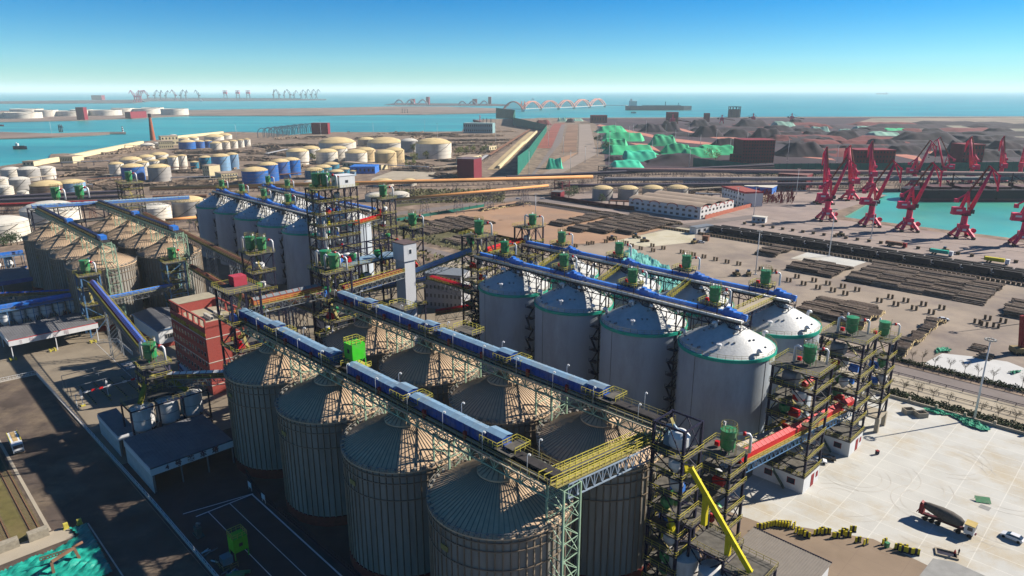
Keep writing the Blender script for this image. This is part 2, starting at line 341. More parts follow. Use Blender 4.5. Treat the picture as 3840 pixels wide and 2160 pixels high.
# ---------------- silos ----------------
def steel_silo(label, a, b, R=12.6, He=25.9, Ha=32.6, nw=60, nr=80, group='corrugated steel silos', src=None):
    if src is not None:
        x, y = XY(a, b); return dup(src, (x, y, 0), None, label)
    t = gthing('steel_silo', label, 'silo', a, b, group=group)
    m = MB(); m.lathe(0, 0, [(R, 2.4), (R, He)], 96)
    for j in range(nw):
        th = 2*math.pi*j/nw; c_, s_ = math.cos(th), math.sin(th)
        m.bar((c_*(R+.09), s_*(R+.09), 2.4), (c_*(R+.09), s_*(R+.09), He-.2), .26, .22, 1)
    for z in (He-1.0, He-2.6, He-6.2): m.lathe(0, 0, [(R+.2, z-.1), (R+.34, z-.1), (R+.34, z+.1), (R+.2, z+.1)], 64, 1)
    build('wall', m, [galv, rib], t)
    m = MB(); m.lathe(0, 0, [(R+.25, 0), (R+.25, 2.4), (R, 2.45)], 64); build('base_ring', m, brick_red, t)
    m = MB(); rc = R*.30; zc = He + (Ha-He)*(1-.30)
    m.lathe(0, 0, [(R+.45, He-.25), (R+.45, He), (rc, zc)], 96)
    for j in range(nr):
        th = 2*math.pi*j/nr; c_, s_ = math.cos(th), math.sin(th)
        m.bar((c_*(R+.45), s_*(R+.45), He+.04), (c_*rc, s_*rc, zc+.04), .12, .12, 1)
    build('roof', m, [galvroof, rib], t)
    m = MB(); m.lathe(0, 0, [(rc+.3, zc+.02), (rc+.3, zc+.28), (1.2, Ha-.2), (1.2, Ha+.5)], 48)
    for j in range(22):
        th = 2*math.pi*j/22; c_, s_ = math.cos(th), math.sin(th); m.bar((c_*(rc+.2), s_*(rc+.2), zc+.36), (c_*1.2, s_*1.2, Ha-.1), .13, .2, 1)
    m.cbox(3.2, -.8, He+4.2, 1.5, 1.3, 1.3)
    build('roof_cap', m, [galvroof, rib], t)
    m = MB(); pts = [((R+.5)*math.cos(2*math.pi*j/44), (R+.5)*math.sin(2*math.pi*j/44), He) for j in range(44)]
    m.rail(pts, 1.0, .07, closed=True, step=4)
    for j in range(44):
        th = 2*math.pi*(j+.5)/44; m.cbox(math.cos(th)*(R+.1), math.sin(th)*(R+.1), He-.1, .5, .5, .7)
    build('eave_railing', m, galv, t)
    m = MB(); m.box(-.9, .9, -(R+.45), -(R+.33), He-4.9, He-3.9); build('number_plate', m, yeldull, t)
    return remember(t)
AF = [-161.0, -133.0, -105.0, -77.0]
s0 = None
for r, (b, who) in enumerate(((74.0, 'nearest row, against the parking yard'), (102.2, 'second row, under the farther blue gallery'))):
    for k, a in enumerate(AF):
        o = steel_silo('%s big corrugated steel silo in the %s' % (NTH[k], who), a + .4*r, b, src=s0)
        s0 = s0 or o
for r, (b, who) in enumerate(((74.3, 'outer row of the left silo group'), (102.2, 'inner row of the left silo group'))):
    for k, a in enumerate((-395, -368.5, -342.3, -316) if r == 0 else (-398, -371.5, -345, -318.5)):
        steel_silo('%s tan corrugated silo in the %s' % (NTH[k], who), a, b, src=s0)

def concrete_silo(label, a, b, src=None):
    if src is not None:
        x, y = XY(a, b); return dup(src, (x, y, 0), None, label)
    R, He, Ha = 12.4, 30.0, 36.7
    t = gthing('concrete_silo', label, 'silo', a, b, group='grey concrete silos')
    m = MB(); m.lathe(0, 0, [(R, 0), (R, He-.9)], 128)
    for th in (R_(-100), R_(-10), R_(80), R_(170)):
        m.box(0, 0, 0, 0, 0, 0); c_, s_ = math.cos(th), math.sin(th); m.bar((c_*R, s_*R, 0), (c_*R, s_*R, He-.9), .18, .10, 1)
    build('wall', m, [conc, mat('seam_grey', (.16, .16, .17), .8)], t)
    m = MB(); m.lathe(0, 0, [(R+.35, He-.9), (R+.35, He), (R+.0, He+.01)], 96); m.lathe(0, 0, [(R, He-.9), (R+.35, He-.9)], 96); build('rim_band', m, teal_band, t)
    m = MB(); prof = [(R, He+.02)] + [(R*(1-u), He + (Ha-He)*(math.sin(u*.5)/math.sin(.5))) for u in (.15,.3,.45,.6,.75,.87,1)]
    prof[-1] = (.3, Ha)
    m.lathe(0, 0, prof, 96); rnd = random.Random(3)
    for k in range(26):
        th = rnd.uniform(0, 6.28); r = rnd.uniform(4, 11.6); m.cbox(math.cos(th)*r, math.sin(th)*r, He + (Ha-He)*(math.sin((1-r/R)*.5)/math.sin(.5))-.05, .45, .35, .4, 1)
    build('roof', m, [conc_roof, grey], t)
    m = MB(); m.rail([((R+.15)*math.cos(2*math.pi*j/40), (R+.15)*math.sin(2*math.pi*j/40), He) for j in range(40)], 1.1, .06, closed=True, step=3)
    build('rim_railing', m, yeldull, t)
    def rz(r): u = 1 - r/R; return He + (Ha-He)*(math.sin(u*.5)/math.sin(.5))
    for th, r in ((R_(-160), 11.2), (R_(-20), 11.3), (R_(60), 11.2), (R_(130), 11), (R_(-120), 3.6), (R_(-30), 4.0)):
        m = MB(); c_, s_ = math.cos(th), math.sin(th); z = rz(r); q = []
        for k in range(7):
            f = math.pi*k/6*1.02; q.append((c_*(r + .5 - .5*math.cos(f)), s_*(r + .5 - .5*math.cos(f)), z+.9+.45*math.sin(f)))
        m.tube([(c_*r, s_*r, z-.2), (c_*r, s_*r, z+.6)] + q, .42, 10); build('vent_duct', m, pipe, t)
    m = MB(); m.lathe(2.6, -9.2, [(.35, rz(10)-.3), (.35, rz(10)+1.1), (.75, rz(10)+1.15), (.7, rz(10)+1.5), (.05, rz(10)+1.7)], 14); build('roof_fan', m, pipe, t)
    m = MB(); th = R_(-140); cx, cy = math.cos(th)*(R+1.6), math.sin(th)*(R+1.6)
    for k in range(8):
        z = 1.5 + 3.7*k; m.cbox(cx, cy, z, 2.6, 1.8, .12)
        m.rail([(cx-1.3, cy-.9, z+.1), (cx+1.3, cy-.9, z+.1), (cx+1.3, cy+.9, z+.1)], 1.0, .07)
        if k < 7:
            m.bar((cx-1.1, cy+.4, z), (cx+1.1, cy+.4, z+3.7), .8, .08) if k % 2 == 0 else m.bar((cx+1.1, cy-.4, z), (cx-1.1, cy-.4, z+3.7), .8, .08)
    build('stairway', m, navy, t)
    return remember(t)
c0 = None
for k, a in enumerate((-160.6, -134, -107.3, -80.7)):
    o = concrete_silo('%s grey concrete silo in the front row of the right-hand block' % NTH[k], a, 162, c0); c0 = c0 or o
for k, a in enumerate((-160.6, -133.5, -106.7, -79.6)):
    concrete_silo('%s grey concrete silo in the back row of the right-hand block' % NTH[k], a, 188.5, c0)
for k, a in enumerate((-408.4, -382.2, -356.2, -329, -302.5)):
    concrete_silo('%s shaded concrete silo in the front row beside the black work tower' % NTH[k], a, 162, c0)
for k, a in enumerate((-391, -364.5, -338, -311)):
    concrete_silo('%s concrete silo in the back row behind the black work tower' % NTH[k], a, 188.5, c0)

# ---------------- dust filters ----------------
def filter_unit(label, x, y, z, s=1.0, cage=True, duct=1, rz=GR, src={}):
    key = (cage, duct)
    if key in src:
        o = dup(src[key], (x, y, z), rz, label); o.scale = (s, s, s); return o
    t = thing('dust_filter', label, 'dust filter', (x, y, z), rz, 'green dust filters on platforms'); t.scale = (s, s, s)
    m = MB()
    for k in range(4): th = math.pi/4 + k*math.pi/2; m.bar((1.15*math.cos(th), 1.15*math.sin(th), 0), (1.15*math.cos(th), 1.15*math.sin(th), 1.4), .16)
    build('legs', m, green, t)
    m = MB(); m.lathe(0, 0, [(.5, .3), (1.45, 1.3), (1.45, 3.0), (1.6, 3.0), (1.6, 3.25), (1.45, 3.25), (1.45, 4.7)], 28)
    m.lathe(0, 0, [(1.6, 4.7), (1.6, 4.9), (.1, 5.0)], 28); m.lathe(0, 0, [(1.45, 4.7), (1.6, 4.7)], 28); build('drum', m, green, t)
    m = MB()
    if cage: m.rail([(1.5*math.cos(q), 1.5*math.sin(q), 4.95) for q in [math.pi*2*j/12 for j in range(12)]], 1.2, .06, closed=True)
    m.bar((1.75, -.25, 0), (1.75, -.25, 6), .06); m.bar((1.75, .25, 0), (1.75, .25, 6), .06)
    build('ladder', m, yeldull, t)
    m = MB()
    if duct: m.tube([(1.2, .9, 4.0), (2.3, 1.5, 4.3), (3.2, 2.0, 4.3), (3.5, 2.2, 3.8), (3.5, 2.2, .4)], .28, 8)
    if duct > 1: m.tube([(-1.2, -.9, 3.9), (-2.4, -1.2, 4.6), (-3.0, -1.2, 4.2), (-3.0, -1.2, .2)], .34, 8)
    m.tube([(-1.0, 1.2, 2.2), (-1.9, 1.9, 3.2), (-1.9, 1.9, 5.2)], .22, 8)
    build('duct', m, pipe, t)
    m = MB(); m.cbox(-2.4, .6, .3, .9, .8, .9); build('fan', m, redc, t); m = MB(); m.tube([(2.2, 1.4, 4.3), (2.7, 1.7, 4.3)], .42, 8); build('valve', m, redc, t)
    src[key] = remember(t); return t

# ---------------- galleries ----------------
def lamp_post(label, a, b, z, group, src={}):
    x, y = XY(a, b)
    if 'o' in src:
        c = dup(src['o'], (x, y, z), None, label); c['group'] = group; return
    t = gthing('walkway_lamp', label, 'lamp', a, b, z, group)
    m = MB(); m.tube([(0, 0, 0), (0, 0, 3.2), (0, .15, 3.5), (0, .45, 3.55), (0, .6, 3.3)], .06, 6); build('post', m, white, t)
    m = MB(); m.cbox(0, .62, 3.12, .28, .28, .25); build('lamp_head', m, white, t); src['o'] = remember(t)

def big_gallery(label, b, a0, a1, covers, zd=34.8):
    "covered belt on a truss over a row of steel silos; local x runs along the row"
    t = gthing('conveyor_gallery', label, 'conveyor', a0, b, zd); L = a1 - a0
    m = MB(); m.box(0, L, -2.4, 2.2, -.28, 0); build('walkway_deck', m, deckdk, t)
    m = MB()
    for y in (-2.3, 2.3):
        m.truss((0, y, -.3), (L, y, -.3), 2.2, .26, int(L/3.1))
    for k in range(int(L/3.1)+1): m.bar((k*L/int(L/3.1), -2.3, -2.5), (k*L/int(L/3.1), 2.3, -2.5), .14)
    build('truss', m, ltgreen, t)
    m = MB(); m.rail([(0, -2.55, 0), (L, -2.55, 0)], 1.1, .07, step=2); m.rail([(0, 2.55, 0), (L, 2.55, 0)], 1.1, .07, step=2); build('railing', m, yeldull, t)
    m = MB(); m.tube([(0, -3.0, -.35), (L, -3.0, -.35)], .16, 6); m.box(0, L, -2.0, -1.5, 0, .25); build('pipe_run', m, mat('weathered_pipe', (.4, .36, .28), .6), t)
    m = MB(); m.box(0, L, -1.0, 1.0, .5, .9); build('belt', m, deckdk, t)
    for x0, x1 in covers:
        x0 -= a0; x1 -= a0; c = MB(); c.box(x0, x1-4.2, -1.1, 1.2, .3, 2.35)
        k = x0
        while k <= x1-4.2: c.bar((k, -1.14, .3), (k, -1.14, 2.35), .12, .1); k += 1.35
        cv = build('belt_cover', c, bluec, t)
        c = MB(); c.quad([(x0, -1.22, 2.37), (x1-4.2, -1.22, 2.37), (x1-4.2, .08, 2.68), (x0, .08, 2.68)]); c.quad([(x0, .08, 2.68), (x1-4.2, .08, 2.68), (x1-4.2, 1.32, 2.37), (x0, 1.32, 2.37)])
        c.quad([(x1-4.2, -1.22, 2.37), (x1-4.2, 1.32, 2.37), (x1-4.2, .08, 2.68)]); c.quad([(x0, 1.32, 2.37), (x0, -1.22, 2.37), (x0, .08, 2.68)])
        k = x0
        while k < x1-4.2: c.bar((k, -1.24, 2.42), (k, .08, 2.73), .1, .08); c.bar((k, 1.34, 2.42), (k, .08, 2.73), .1, .08); k += 2.0
        build('cover_roof', c, blueroof, cv)
        c = MB(); c.box(x1-4.1, x1-.2, -.85, 1.4, .35, 2.9); c.quad([(x1-4.4, -1.0, 2.94), (x1, -1.0, 2.94), (x1, .3, 3.25), (x1-4.4, .3, 3.25)], 1); c.quad([(x1-4.4, .3, 3.25), (x1, .3, 3.25), (x1, 1.6, 2.94), (x1-4.4, 1.6, 2.94)], 1)
        c.box(x1-.2, x1+.45, -.7, 1.0, .3, 1.7)
        build('discharge_head', c, [bluec, blueroof], t)
        c = MB(); c.rail([(x1-4.6, -2.2, 1.4), (x1-.1, -2.2, 1.4), (x1-.1, 2.6, 1.4), (x1+3.2, 2.6, 1.4), (x1+3.2, -1.2, 1.4)], 1.1, .08, step=1.2); c.box(x1-4.6, x1+3.2, -2.3, -1.2, 1.2, 1.38, 1); c.box(x1+.6, x1+2.6, -1.2, 2.6, 1.75, 1.9, 1)
        build('service_platform', c, [yel, deck], t)
        c = MB(); c.box(x0+5, x0+5.8, -2.2, -1.7, 0, 1.6); build('switch_box', c, red2, t); c = MB(); c.box(x1-9, x1-8.4, -2.2, -1.7, 0, 1.5); build('switch_box', c, red2, t)
    return t
big_gallery('long blue-roofed conveyor gallery over the nearest row of steel silos', 74.0, -182, -63.5, [(-178.5, -156.8), (-156.3, -129.8), (-124, -102), (-101.2, -75.3)])
big_gallery('long blue-roofed conveyor gallery over the second row of steel silos', 102.2, -181, -61, [(-174.6, -157), (-155, -129.4), (-127.5, -101.6), (-100.8, -75.5)])
for b, a0, a1, who in ((74, -176, -68, 'nearest gallery'), (102.2, -174, -66, 'second gallery')):
    for k in range(11):
        a = a0 + (a1-a0)*k/10
        lamp_post('%s white hooked lamp along the front rail of the %s' % (NTH[k], who), a, b-2.5, 34.8, 'lamps along the %s' % who)
    for k in range(6):
        a = a0 + 6 + (a1-a0)*k/5.4
        lamp_post('%s white hooked lamp along the back rail of the %s' % (NTH[k], who), a, b+2.5, 34.8, 'lamps along the %s' % who)
# support frames standing between the silos of each row
def support_frame(label, a, b, zt, w=3.4, d=4.4, src={}, z0=26.0, m_=None, group='pale green lattice frames carrying the galleries', full=False):
    key = (w, d, zt, z0, full); x, y = XY(a, b)
    if key in src: dup(src[key], (x, y, 0), None, label); return
    t = gthing('support_frame', label, 'frame', a, b, 0, group)
    cs = [(-w/2, -d/2), (w/2, -d/2), (w/2, d/2), (-w/2, d/2)]
    m = MB()
    for x, y in cs: m.bar((x, y, 0), (x, y, zt), .32)
    build('legs', m, m_ or ltgreen, t)
    m = MB(); n = int(zt/3.2); 
    for k in range(n):
        z0_, z1_ = zt*k/n, zt*(k+1)/n
        for j in range(4):
            p, q = cs[j], cs[(j+1) % 4]; m.bar((p[0], p[1], z1_), (q[0], q[1], z1_), .13)
            if k % 2: p, q = q, p
            m.bar((p[0], p[1], z0_), (q[0], q[1], z1_), .12)
    build('bracing', m, m_ or ltgreen, t); src[key] = remember(t)
for b, who in ((74.0, 'nearest'), (102.2, 'second')):
    for k in range(3): support_frame('%s pale green lattice frame rising between silos of the %s row' % (NTH[k], who), AF[k]+14.0+.4*(b > 90), b+.6, 32.3, 4.6, 5.0)
support_frame('tall pale green lattice corner tower at the front end of the nearest gallery', -63.4, 75.4, 33.6, 3.6, 4.2)
# yellow walkway from the end of the nearest gallery to the black transfer tower
t = gthing('walkway_bridge', 'ochre railed walkway bridge from the gallery end to the black open-topped tower', 'bridge', -64, 72)
m = MB(); P0, P1 = Vector((0, 0, 34.6)), Vector((0, 30, 31.6))
for x in (-1.9, 1.9): m.bar(P0 + Vector((x, 0, 0)), P1 + Vector((x, 0, 0)), .22)
m.bar(P0 + Vector((0, 0, -.1)), P1 + Vector((0, 0, -.1)), 3.8, .15); build('walkway_deck', m, yeldull, t)
m = MB()
for x in (-1.9, -.7, .7, 1.9): m.rail([P0 + Vector((x, 0, .1)), P1 + Vector((x, 0, .1))], 1.15, .1, step=1.6)
build('railing', m, yel, t)
m = MB(); m.bar(P0 + Vector((0, 0, .5)), P1 + Vector((0, 0, .5)), 1.1, .3); build('belt', m, deck, t)
m = MB()
for x in (-1.9, 1.9): m.truss(P0 + Vector((x, 3, -.7)), P1 + Vector((x, 0, -.7)), 2.6, .22, 12)
build('truss', m, mat('bluegrey_steel', (.30, .38, .48), .5), t)
t = gthing('green_dust_bin', 'bright lime green box hopper with yellow railing on the nearest gallery', 'hopper', -127.3, 77.0, 34.8)
m = MB(); m.box(-1.7, 1.7, -1.7, 1.7, 1.9, 5.6); build('body', m, lime, t)
m = MB()
for x in (-1.6, 1.6):
    for y in (-1.6, 1.6): m.bar((x, y, 0), (x, y, 2.2), .2)
m.bar((-1.6, -1.6, 0), (1.6, -1.6, 2.2), .14); m.bar((1.6, -1.6, 0), (1.6, 1.6, 2.2), .14); build('legs', m, lime, t)
m = MB(); m.box(-.4, .5, -1.73, -1.7, 3.4, 4.4); build('plate', m, navy, t)
m = MB(); m.rail([(-1.7, -1.7, 5.6), (1.7, -1.7, 5.6), (1.7, 1.7, 5.6), (-1.7, 1.7, 5.6)], 1.1, .1, closed=True, step=1.1); m.box(-2.6, 2.6, -2.4, 2.4, -.1, .02); m.rail([(-2.6, -2.4, 0), (2.6, -2.4, 0), (2.6, 2.4, 0)], 1.1, .09, step=1.2); build('railing', m, yel, t)
# railed service platforms bolted beside the second gallery
for k, a in enumerate((-149.5, -122)):
    t = gthing('service_platform', '%s railed steel platform jutting out behind the second gallery' % ('left' if k == 0 else 'right'), 'platform', a, 106, 37.2)
    m = MB(); m.box(-3.6, 3.6, -1.4, 2.6, -.15, 0); build('deck', m, deck, t)
    m = MB(); m.rail([(-3.6, -1.4, 0), (-3.6, 2.6, 0), (3.6, 2.6, 0), (3.6, -1.4, 0)], 1.2, .09, step=1.4); build('railing', m, yel, t)
    m = MB()
    for x in (-3.3, 3.3): m.bar((x, -1.2, -2.5), (x, -1.2, -.15), .2); m.bar((x, -1.2, -2.5), (x, 2.3, -.15), .16)
    build('brackets', m, navy, t)

# ---------------- steel towers ----------------
def tower(label, a0, a1, b0, b1, zt, levels, na=1, nb=1, rails=True, steel=None, plat=True, z0=0.0, brace=True, stairs=True, extra_open=0, name='steel_tower', skip_deck=(), base=0.0):
    t = gthing(name, label, 'tower', a0, b0, z0); la_, lb_ = a1-a0, b1-b0; steel = steel or navy
    xs = [la_*k/na for k in range(na+1)]; ys = [lb_*k/nb for k in range(nb+1)]
    m = MB()
    for x in xs:
        for y in ys: m.bar((x, y, base), (x, y, zt), .5)
    build('columns', m, steel, t)
    m = MB(); Z = [base] + list(levels) + ([zt] if not levels or levels[-1] < zt else [])
    for z in Z[1:]:
        for x in xs: m.bar((x, 0, z-.2), (x, lb_, z-.2), .24, .34)
        for y in ys: m.bar((0, y, z-.2), (la_, y, z-.2), .24, .34)
    if brace:
        for k in range(len(Z)-1):
            for y in (0, lb_):
                for i in range(na):
                    p, q = (xs[i], y), (xs[i+1], y)
                    if (i+k) % 2: p, q = q, p
                    if k % 3 == 2 or extra_open: m.bar((p[0], y, Z[k]), ((p[0]+q[0])/2, y, Z[k+1]-.3), .17); m.bar((q[0], y, Z[k]), ((p[0]+q[0])/2, y, Z[k+1]-.3), .17)
                    else: m.bar((p[0], y, Z[k]), (q[0], y, Z[k+1]-.3), .18)
            for x in (0, la_):
                for i in range(nb):
                    p, q = ys[i], ys[i+1]
                    if (i+k) % 2: p, q = q, p
                    m.bar((x, p, Z[k]), (x, q, Z[k+1]-.3), .18)
    build('framing', m, steel, t)
    dz = [z for z in (list(levels) + ([zt] if plat else [])) if z not in skip_deck]
    for z in dz:
        last = z == dz[-1] and plat; m = MB(); r = MB()
        o = .7 if last else .4
        if last or not rails: m.box(-o, la_+o, -o, lb_+o, z-.02, z+.1)
        else:
            m.box(-o, la_+o, -o, 1.3, z-.02, z+.1); m.box(la_-1.5, la_+o, 1.3, lb_+o, z-.02, z+.1); m.box(-o, la_*.4, 1.3, lb_+o, z-.02, z+.1)
        fl = build('floor', m, deck, t)
        if rails: r.rail([(-o, lb_+o, z+.1), (-o, -o, z+.1), (la_+o, -o, z+.1), (la_+o, lb_+o, z+.1)] + ([(-o, lb_+o, z+.1)] if last else []), 1.1, .07, step=1.6); build('railing', r, yel, fl)
    if stairs and len(Z) > 2:
        m = MB()
        for k in range(1, len(Z)-1):
            x0, x1 = (la_*.25, la_*.75) if k % 2 else (la_*.75, la_*.25)
            m.bar((x0, lb_*.5, Z[k]), (x1, lb_*.5, Z[k+1]), .8, .1)
        build('stairs', m, yeldull, t)
    return t
def tpart(t, name, mb, ms): return build(name, mb, ms, t)
TF = tower('steel tower with a pinkish box on its roof starting the nearest gallery', -183, -173.5, 69, 77, 43.6, [8, 14, 20, 27, 34.6])
m = MB(); m.box(.6, 4.0, 3.6, 7.2, 43.75, 46.4)
for k in range(7): m.bar((.6+3.4*k/6, 3.58, 43.8), (.6+3.4*k/6, 3.58, 46.4), .06)
x, y = XY(-183, 69)
o = build('machine_cabin', m, hardpink, None, (x, y, 0), GR); tag(o, 'faded pink steel cabin standing on the roof of the gallery start tower', 'cabin')
TM = tower('black steel tower with two green filters starting the second gallery', -184, -174.5, 98, 106, 43.2, [8, 15, 22, 28, 34.6])
filter_unit('left large teal-green filter on the roof of the second gallery start tower', *XY(-181.5, 102), 43.3, 1.1, False, 2)
filter_unit('right large teal-green filter on the roof of the second gallery start tower', *XY(-177, 102), 43.3, 1.0, False, 2)
T0 = tower('black open-topped tower where the ochre bridge meets the steel silos', -61.3, -55, 98, 104, 37.3, [3.5, 7.5, 11.5, 15.5, 19.5, 23.5, 27.5, 31.5], plat=False)
m = MB(); m.lathe(3.4, 3.4, [(.3, 32), (1.5, 32), (1.9, 32.6), (1.9, 34.3), (1.2, 35.2), (.1, 35.4)], 24); build('tank', m, white, T0)
m = MB(); m.box(.5, 3.5, 2.6, 5.2, 31.7, 33.6); m.tube([(0.8, 3, 33.5), (1.0, 3, 35.6), (2.2, 3, 36.0), (3.2, 3, 35.2)], .35, 8); build('machinery', m, blueroof, T0)
T1 = tower('low black tower with one green filter at the near end of the red conveyor', -61, -54.4, 115.5, 122.3, 24, [3.5, 8, 12.5, 17, 20.5])
filter_unit('green dust filter with a cage top on the low tower by the red conveyor', *XY(-57, 119), 24.1, 1.05)
T2 = tower('black tower with white control room at its foot and one green filter', -64.2, -53.6, 154, 163.3, 31, [4.4, 9, 13.5, 18, 22, 26.5])
filter_unit('green dust filter on the roof of the middle right-hand tower', *XY(-58, 159.5), 31.1, 1.0, True, 2)
T3 = tower('black tower with white control room farther back and two levels of tanks', -62.8, -52.3, 180.3, 189.8, 32.2, [4.4, 9, 13.5, 18, 22.5, 27])
filter_unit('green dust filter on the roof of the farther right-hand tower', *XY(-57.5, 185.5), 32.3, 1.0, False, 2)
T4 = tower('slender black tower on concrete posts behind the others', -57, -51.5, 200.3, 206.3, 27.5, [9, 13.5, 18, 22.5], base=4.4)
m = MB()
for x in (0, 5.5):
    for y in (0, 6): m.cbox(x, y, 0, 1.1, 1.1, 4.4)
m.box(-.4, 5.9, -.4, 6.4, 4.0, 4.6); build('concrete_posts', m, verge_m, T4)
filter_unit('green dust filter on the slender tower standing on concrete posts', *XY(-54.5, 203.5), 27.6, .95, False)
for T, nm in ((T2, 'nearer'), (T3, 'farther')):
    W, D_ = (10.6, 9.3)
    m = MB(); m.box(-2, W+.3, -.3, D_, 0, 4.2); m.box(-2.1, W+.4, -.4, D_+.1, 4.2, 4.4, 1)
    w_ = build('control_room', m, [white, deck], T)
    m = MB()
    for x0, x1 in ((1.0, 3.0), (6.8, 8.8)): m.box(x0, x1, -.36, -.29, 1.7, 3.3, 1); m.box(x0+.15, x1-.15, -.4, -.36, 1.85, 3.15)
    m.box(W+.29, W+.36, 4.2, 6.0, .1, 3.4, 1); m.box(W+.29, W+.36, 7.2, 8.4, 1.5, 3, 1); build('window', m, [glass, red2], w_)
    m = MB(); m.bar((3.2, -1.0, 4.2), (6.6, -1.0, .1), .9, .12); m.rail([(3.2, -1.4, 4.2), (6.6, -1.4, .1)], 1, .06); build('outside_stairs', m, mat('stair_green', (.10, .14, .11), .8), w_)
def equip(T, w, d, zs, seed):
    r = random.Random(seed); kinds = [(white, 'tank'), (green, 'hopper'), (yellowp, 'chute'), (redc, 'drive'), (blue2, 'motor'), (whited, 'separator')]
    for z in zs:
        for k in range(2):
            mm, nm = kinds[r.randrange(6)]; x = r.uniform(.25, .75)*w; y = r.uniform(.2, .7)*d; m = MB()
            if nm in ('tank', 'hopper', 'separator'): m.lathe(x, y, [(.35, z+.2), (1.25, z+1.5), (1.25, z+2.7), (.5, z+3.1)], 16)
            elif nm == 'chute': m.bar((x, y, z+3.2), (x + r.choice((-2, 2)), y-.8, z-.8), .8, .8)
            else: m.box(x-1.2, x+1.2, y-.7, y+.7, z+.15, z+1.4); m.tube([(x-1.1, y, z+1.7), (x+1.1, y, z+1.7)], .45, 10)
            build(nm, m, mm, T)
equip(T2, 10.6, 9.3, (9, 18, 22), 1); equip(T3, 10.5, 9.5, (9, 18, 22.5), 2); equip(T0, 6.3, 6, (7.5, 15.5, 23.5), 3); equip(T1, 6.6, 6.8, (8, 17), 4); equip(T4, 5.5, 6, (13.5, 18), 5)
equip(TF, 9.5, 8, (14, 20, 34.6), 6); equip(TF, 9.5, 8, (8, 14, 20, 27), 61); equip(TM, 9.5, 8, (8, 15, 22, 28), 71); equip(T0, 6.3, 6, (3.5, 11.5, 19.5, 27.5), 72); equip(T2, 10.6, 9.3, (13.5, 18, 22), 73); equip(T3, 10.5, 9.5, (9, 13.5, 18), 74); equip(TM, 9.5, 8, (15, 22, 34.6), 7)
for T, z in ((T2, 26.5), (T3, 27)):
    m = MB(); m.tube([(2.2, 2.0, z+2.0), (5.6, 2.0, z+2.0)], 1.5, 18); m.cbox(3.9, 2, z+.1, 2.4, 1.6, .6); build('rotary_screen', m, grey, T)
# ---------------- galleries over the concrete silos ----------------
def slim_gallery(label, b, a0, a1, silos, zd=37.4, fl=(), whose='', names=()):
    t = gthing('conveyor_gallery', label, 'conveyor', a0, b, zd); L = a1 - a0
    m = MB(); m.box(0, L, -2.4, 2.4, -.25, 0); build('walkway_deck', m, deck, t)
    m = MB()
    for y in (-2.4, 2.4): m.truss((0, y, -.25), (L, y, -.25), 1.5, .24, int(L/3))
    for s_ in silos:
        x = s_ - a0
        for dx in (3.5, 9.5, 13.2, 17, 22.8):
            if 0 < x+dx-13.2+0 < L:
                for y in (-2.2, 2.2): zz = -1.7; xx = x+dx-13.2+13.2-0
        for dx in (-9, -4.5, 4.5, 9):
            if 0 < x+dx < L:
                zf = 30 + 6*math.sin((1-abs(dx)/12.4)*1.35)/math.sin(1.35) - zd
                for y in (-2.2, 2.2): m.bar((x+dx, y, zf-.3), (x+dx, y, -1.7), .2)
                m.bar((x+dx, -2.2, zf), (x+dx, 2.2, -1.8), .12)
        if 0 < x+13.3 < L:
            for dx in (12.2, 14.4):
                for y in (-2.2, 2.2): m.bar((x+dx, y, -zd), (x+dx, y, -1.7), .3)
            for k in range(8):
                z0_, z1_ = -zd + k*4.4, -zd + (k+1)*4.4
                m.bar((x+12.2, -2.2, z0_), (x+14.4, -2.2, z1_), .14); m.bar((x+12.2, -2.2, z0_), (x+12.2, 2.2, z1_), .14)
    build('truss', m, navy, t)
    m = MB(); m.tube([(0, -2.0, .45), (L, -2.0, .45)], .42, 10); m.tube([(0, -1.1, .3), (L, -1.1, .3)], .22, 8); build('silver_duct', m, pipe, t)
    m = MB(); m.rail([(0, -2.55, 0), (L, -2.55, 0)], 1.1, .07, step=2); m.rail([(0, 2.45, 0), (L, 2.45, 0)], 1.1, .07, step=2); build('railing', m, yeldull, t)
    m = MB(); m.box(0, L, .1, 1.3, .5, 1.5)
    for k in range(int(L/2.6)): m.box(k*2.6, k*2.6+.18, .02, 1.38, .45, 1.58)
    build('conveyor_casing', m, blue2, t)
    for k, f in enumerate(fl):
        x = f - a0
        m = MB(); m.box(x-3.6, x+2.6, -1.6, 3.0, 2.5, 2.65)
        for px_, py_ in ((x-3.4, -1.4), (x+2.4, -1.4), (x-3.4, 2.8), (x+2.4, 2.8)): m.bar((px_, py_, 0), (px_, py_, 2.5), .2)
        m.bar((x-3.4, -1.4, 0), (x-.5, -1.4, 2.5), .12); build('filter_platform', m, navy, t)
        m = MB(); m.rail([(x-3.6, -1.6, 2.65), (x+2.6, -1.6, 2.65), (x+2.6, 3.0, 2.65), (x-3.6, 3.0, 2.65)], 1.2, .09, closed=True, step=1.2); build('platform_railing', m, yel, t)
        m = MB(); m.box(x+3.5, x+6.5, -.3, 1.6, .4, 2.3); m.box(x+6.5, x+8.3, -.1, 1.4, .4, 1.9); m.tube([(x+8.2, .6, 1.3), (x+10, .6, 1.3)], .5, 10); m.box(x+9.2, x+9.8, .2, 1.0, .0, 1.2); m.cbox(x+4.6, .6, 2.3, 1.2, 1.2, .5)
        build('drive_unit', m, blue2, t)
        filter_unit('green dust filter %s over the %s' % (names[k], whose), *XY(f+.3, b+.6), zd+2.65, .98)
    return t
NM = ['first from the left', 'second from the left', 'third from the left', 'last on the right', 'extra']
slim_gallery('blue conveyor gallery over the front row of the right-hand concrete silos', 162, -179, -76, (-160.6, -134, -107.3, -80.7), 37.0, (-166.5, -139.3, -112.6, -85.9), 'front right silo row', NM)
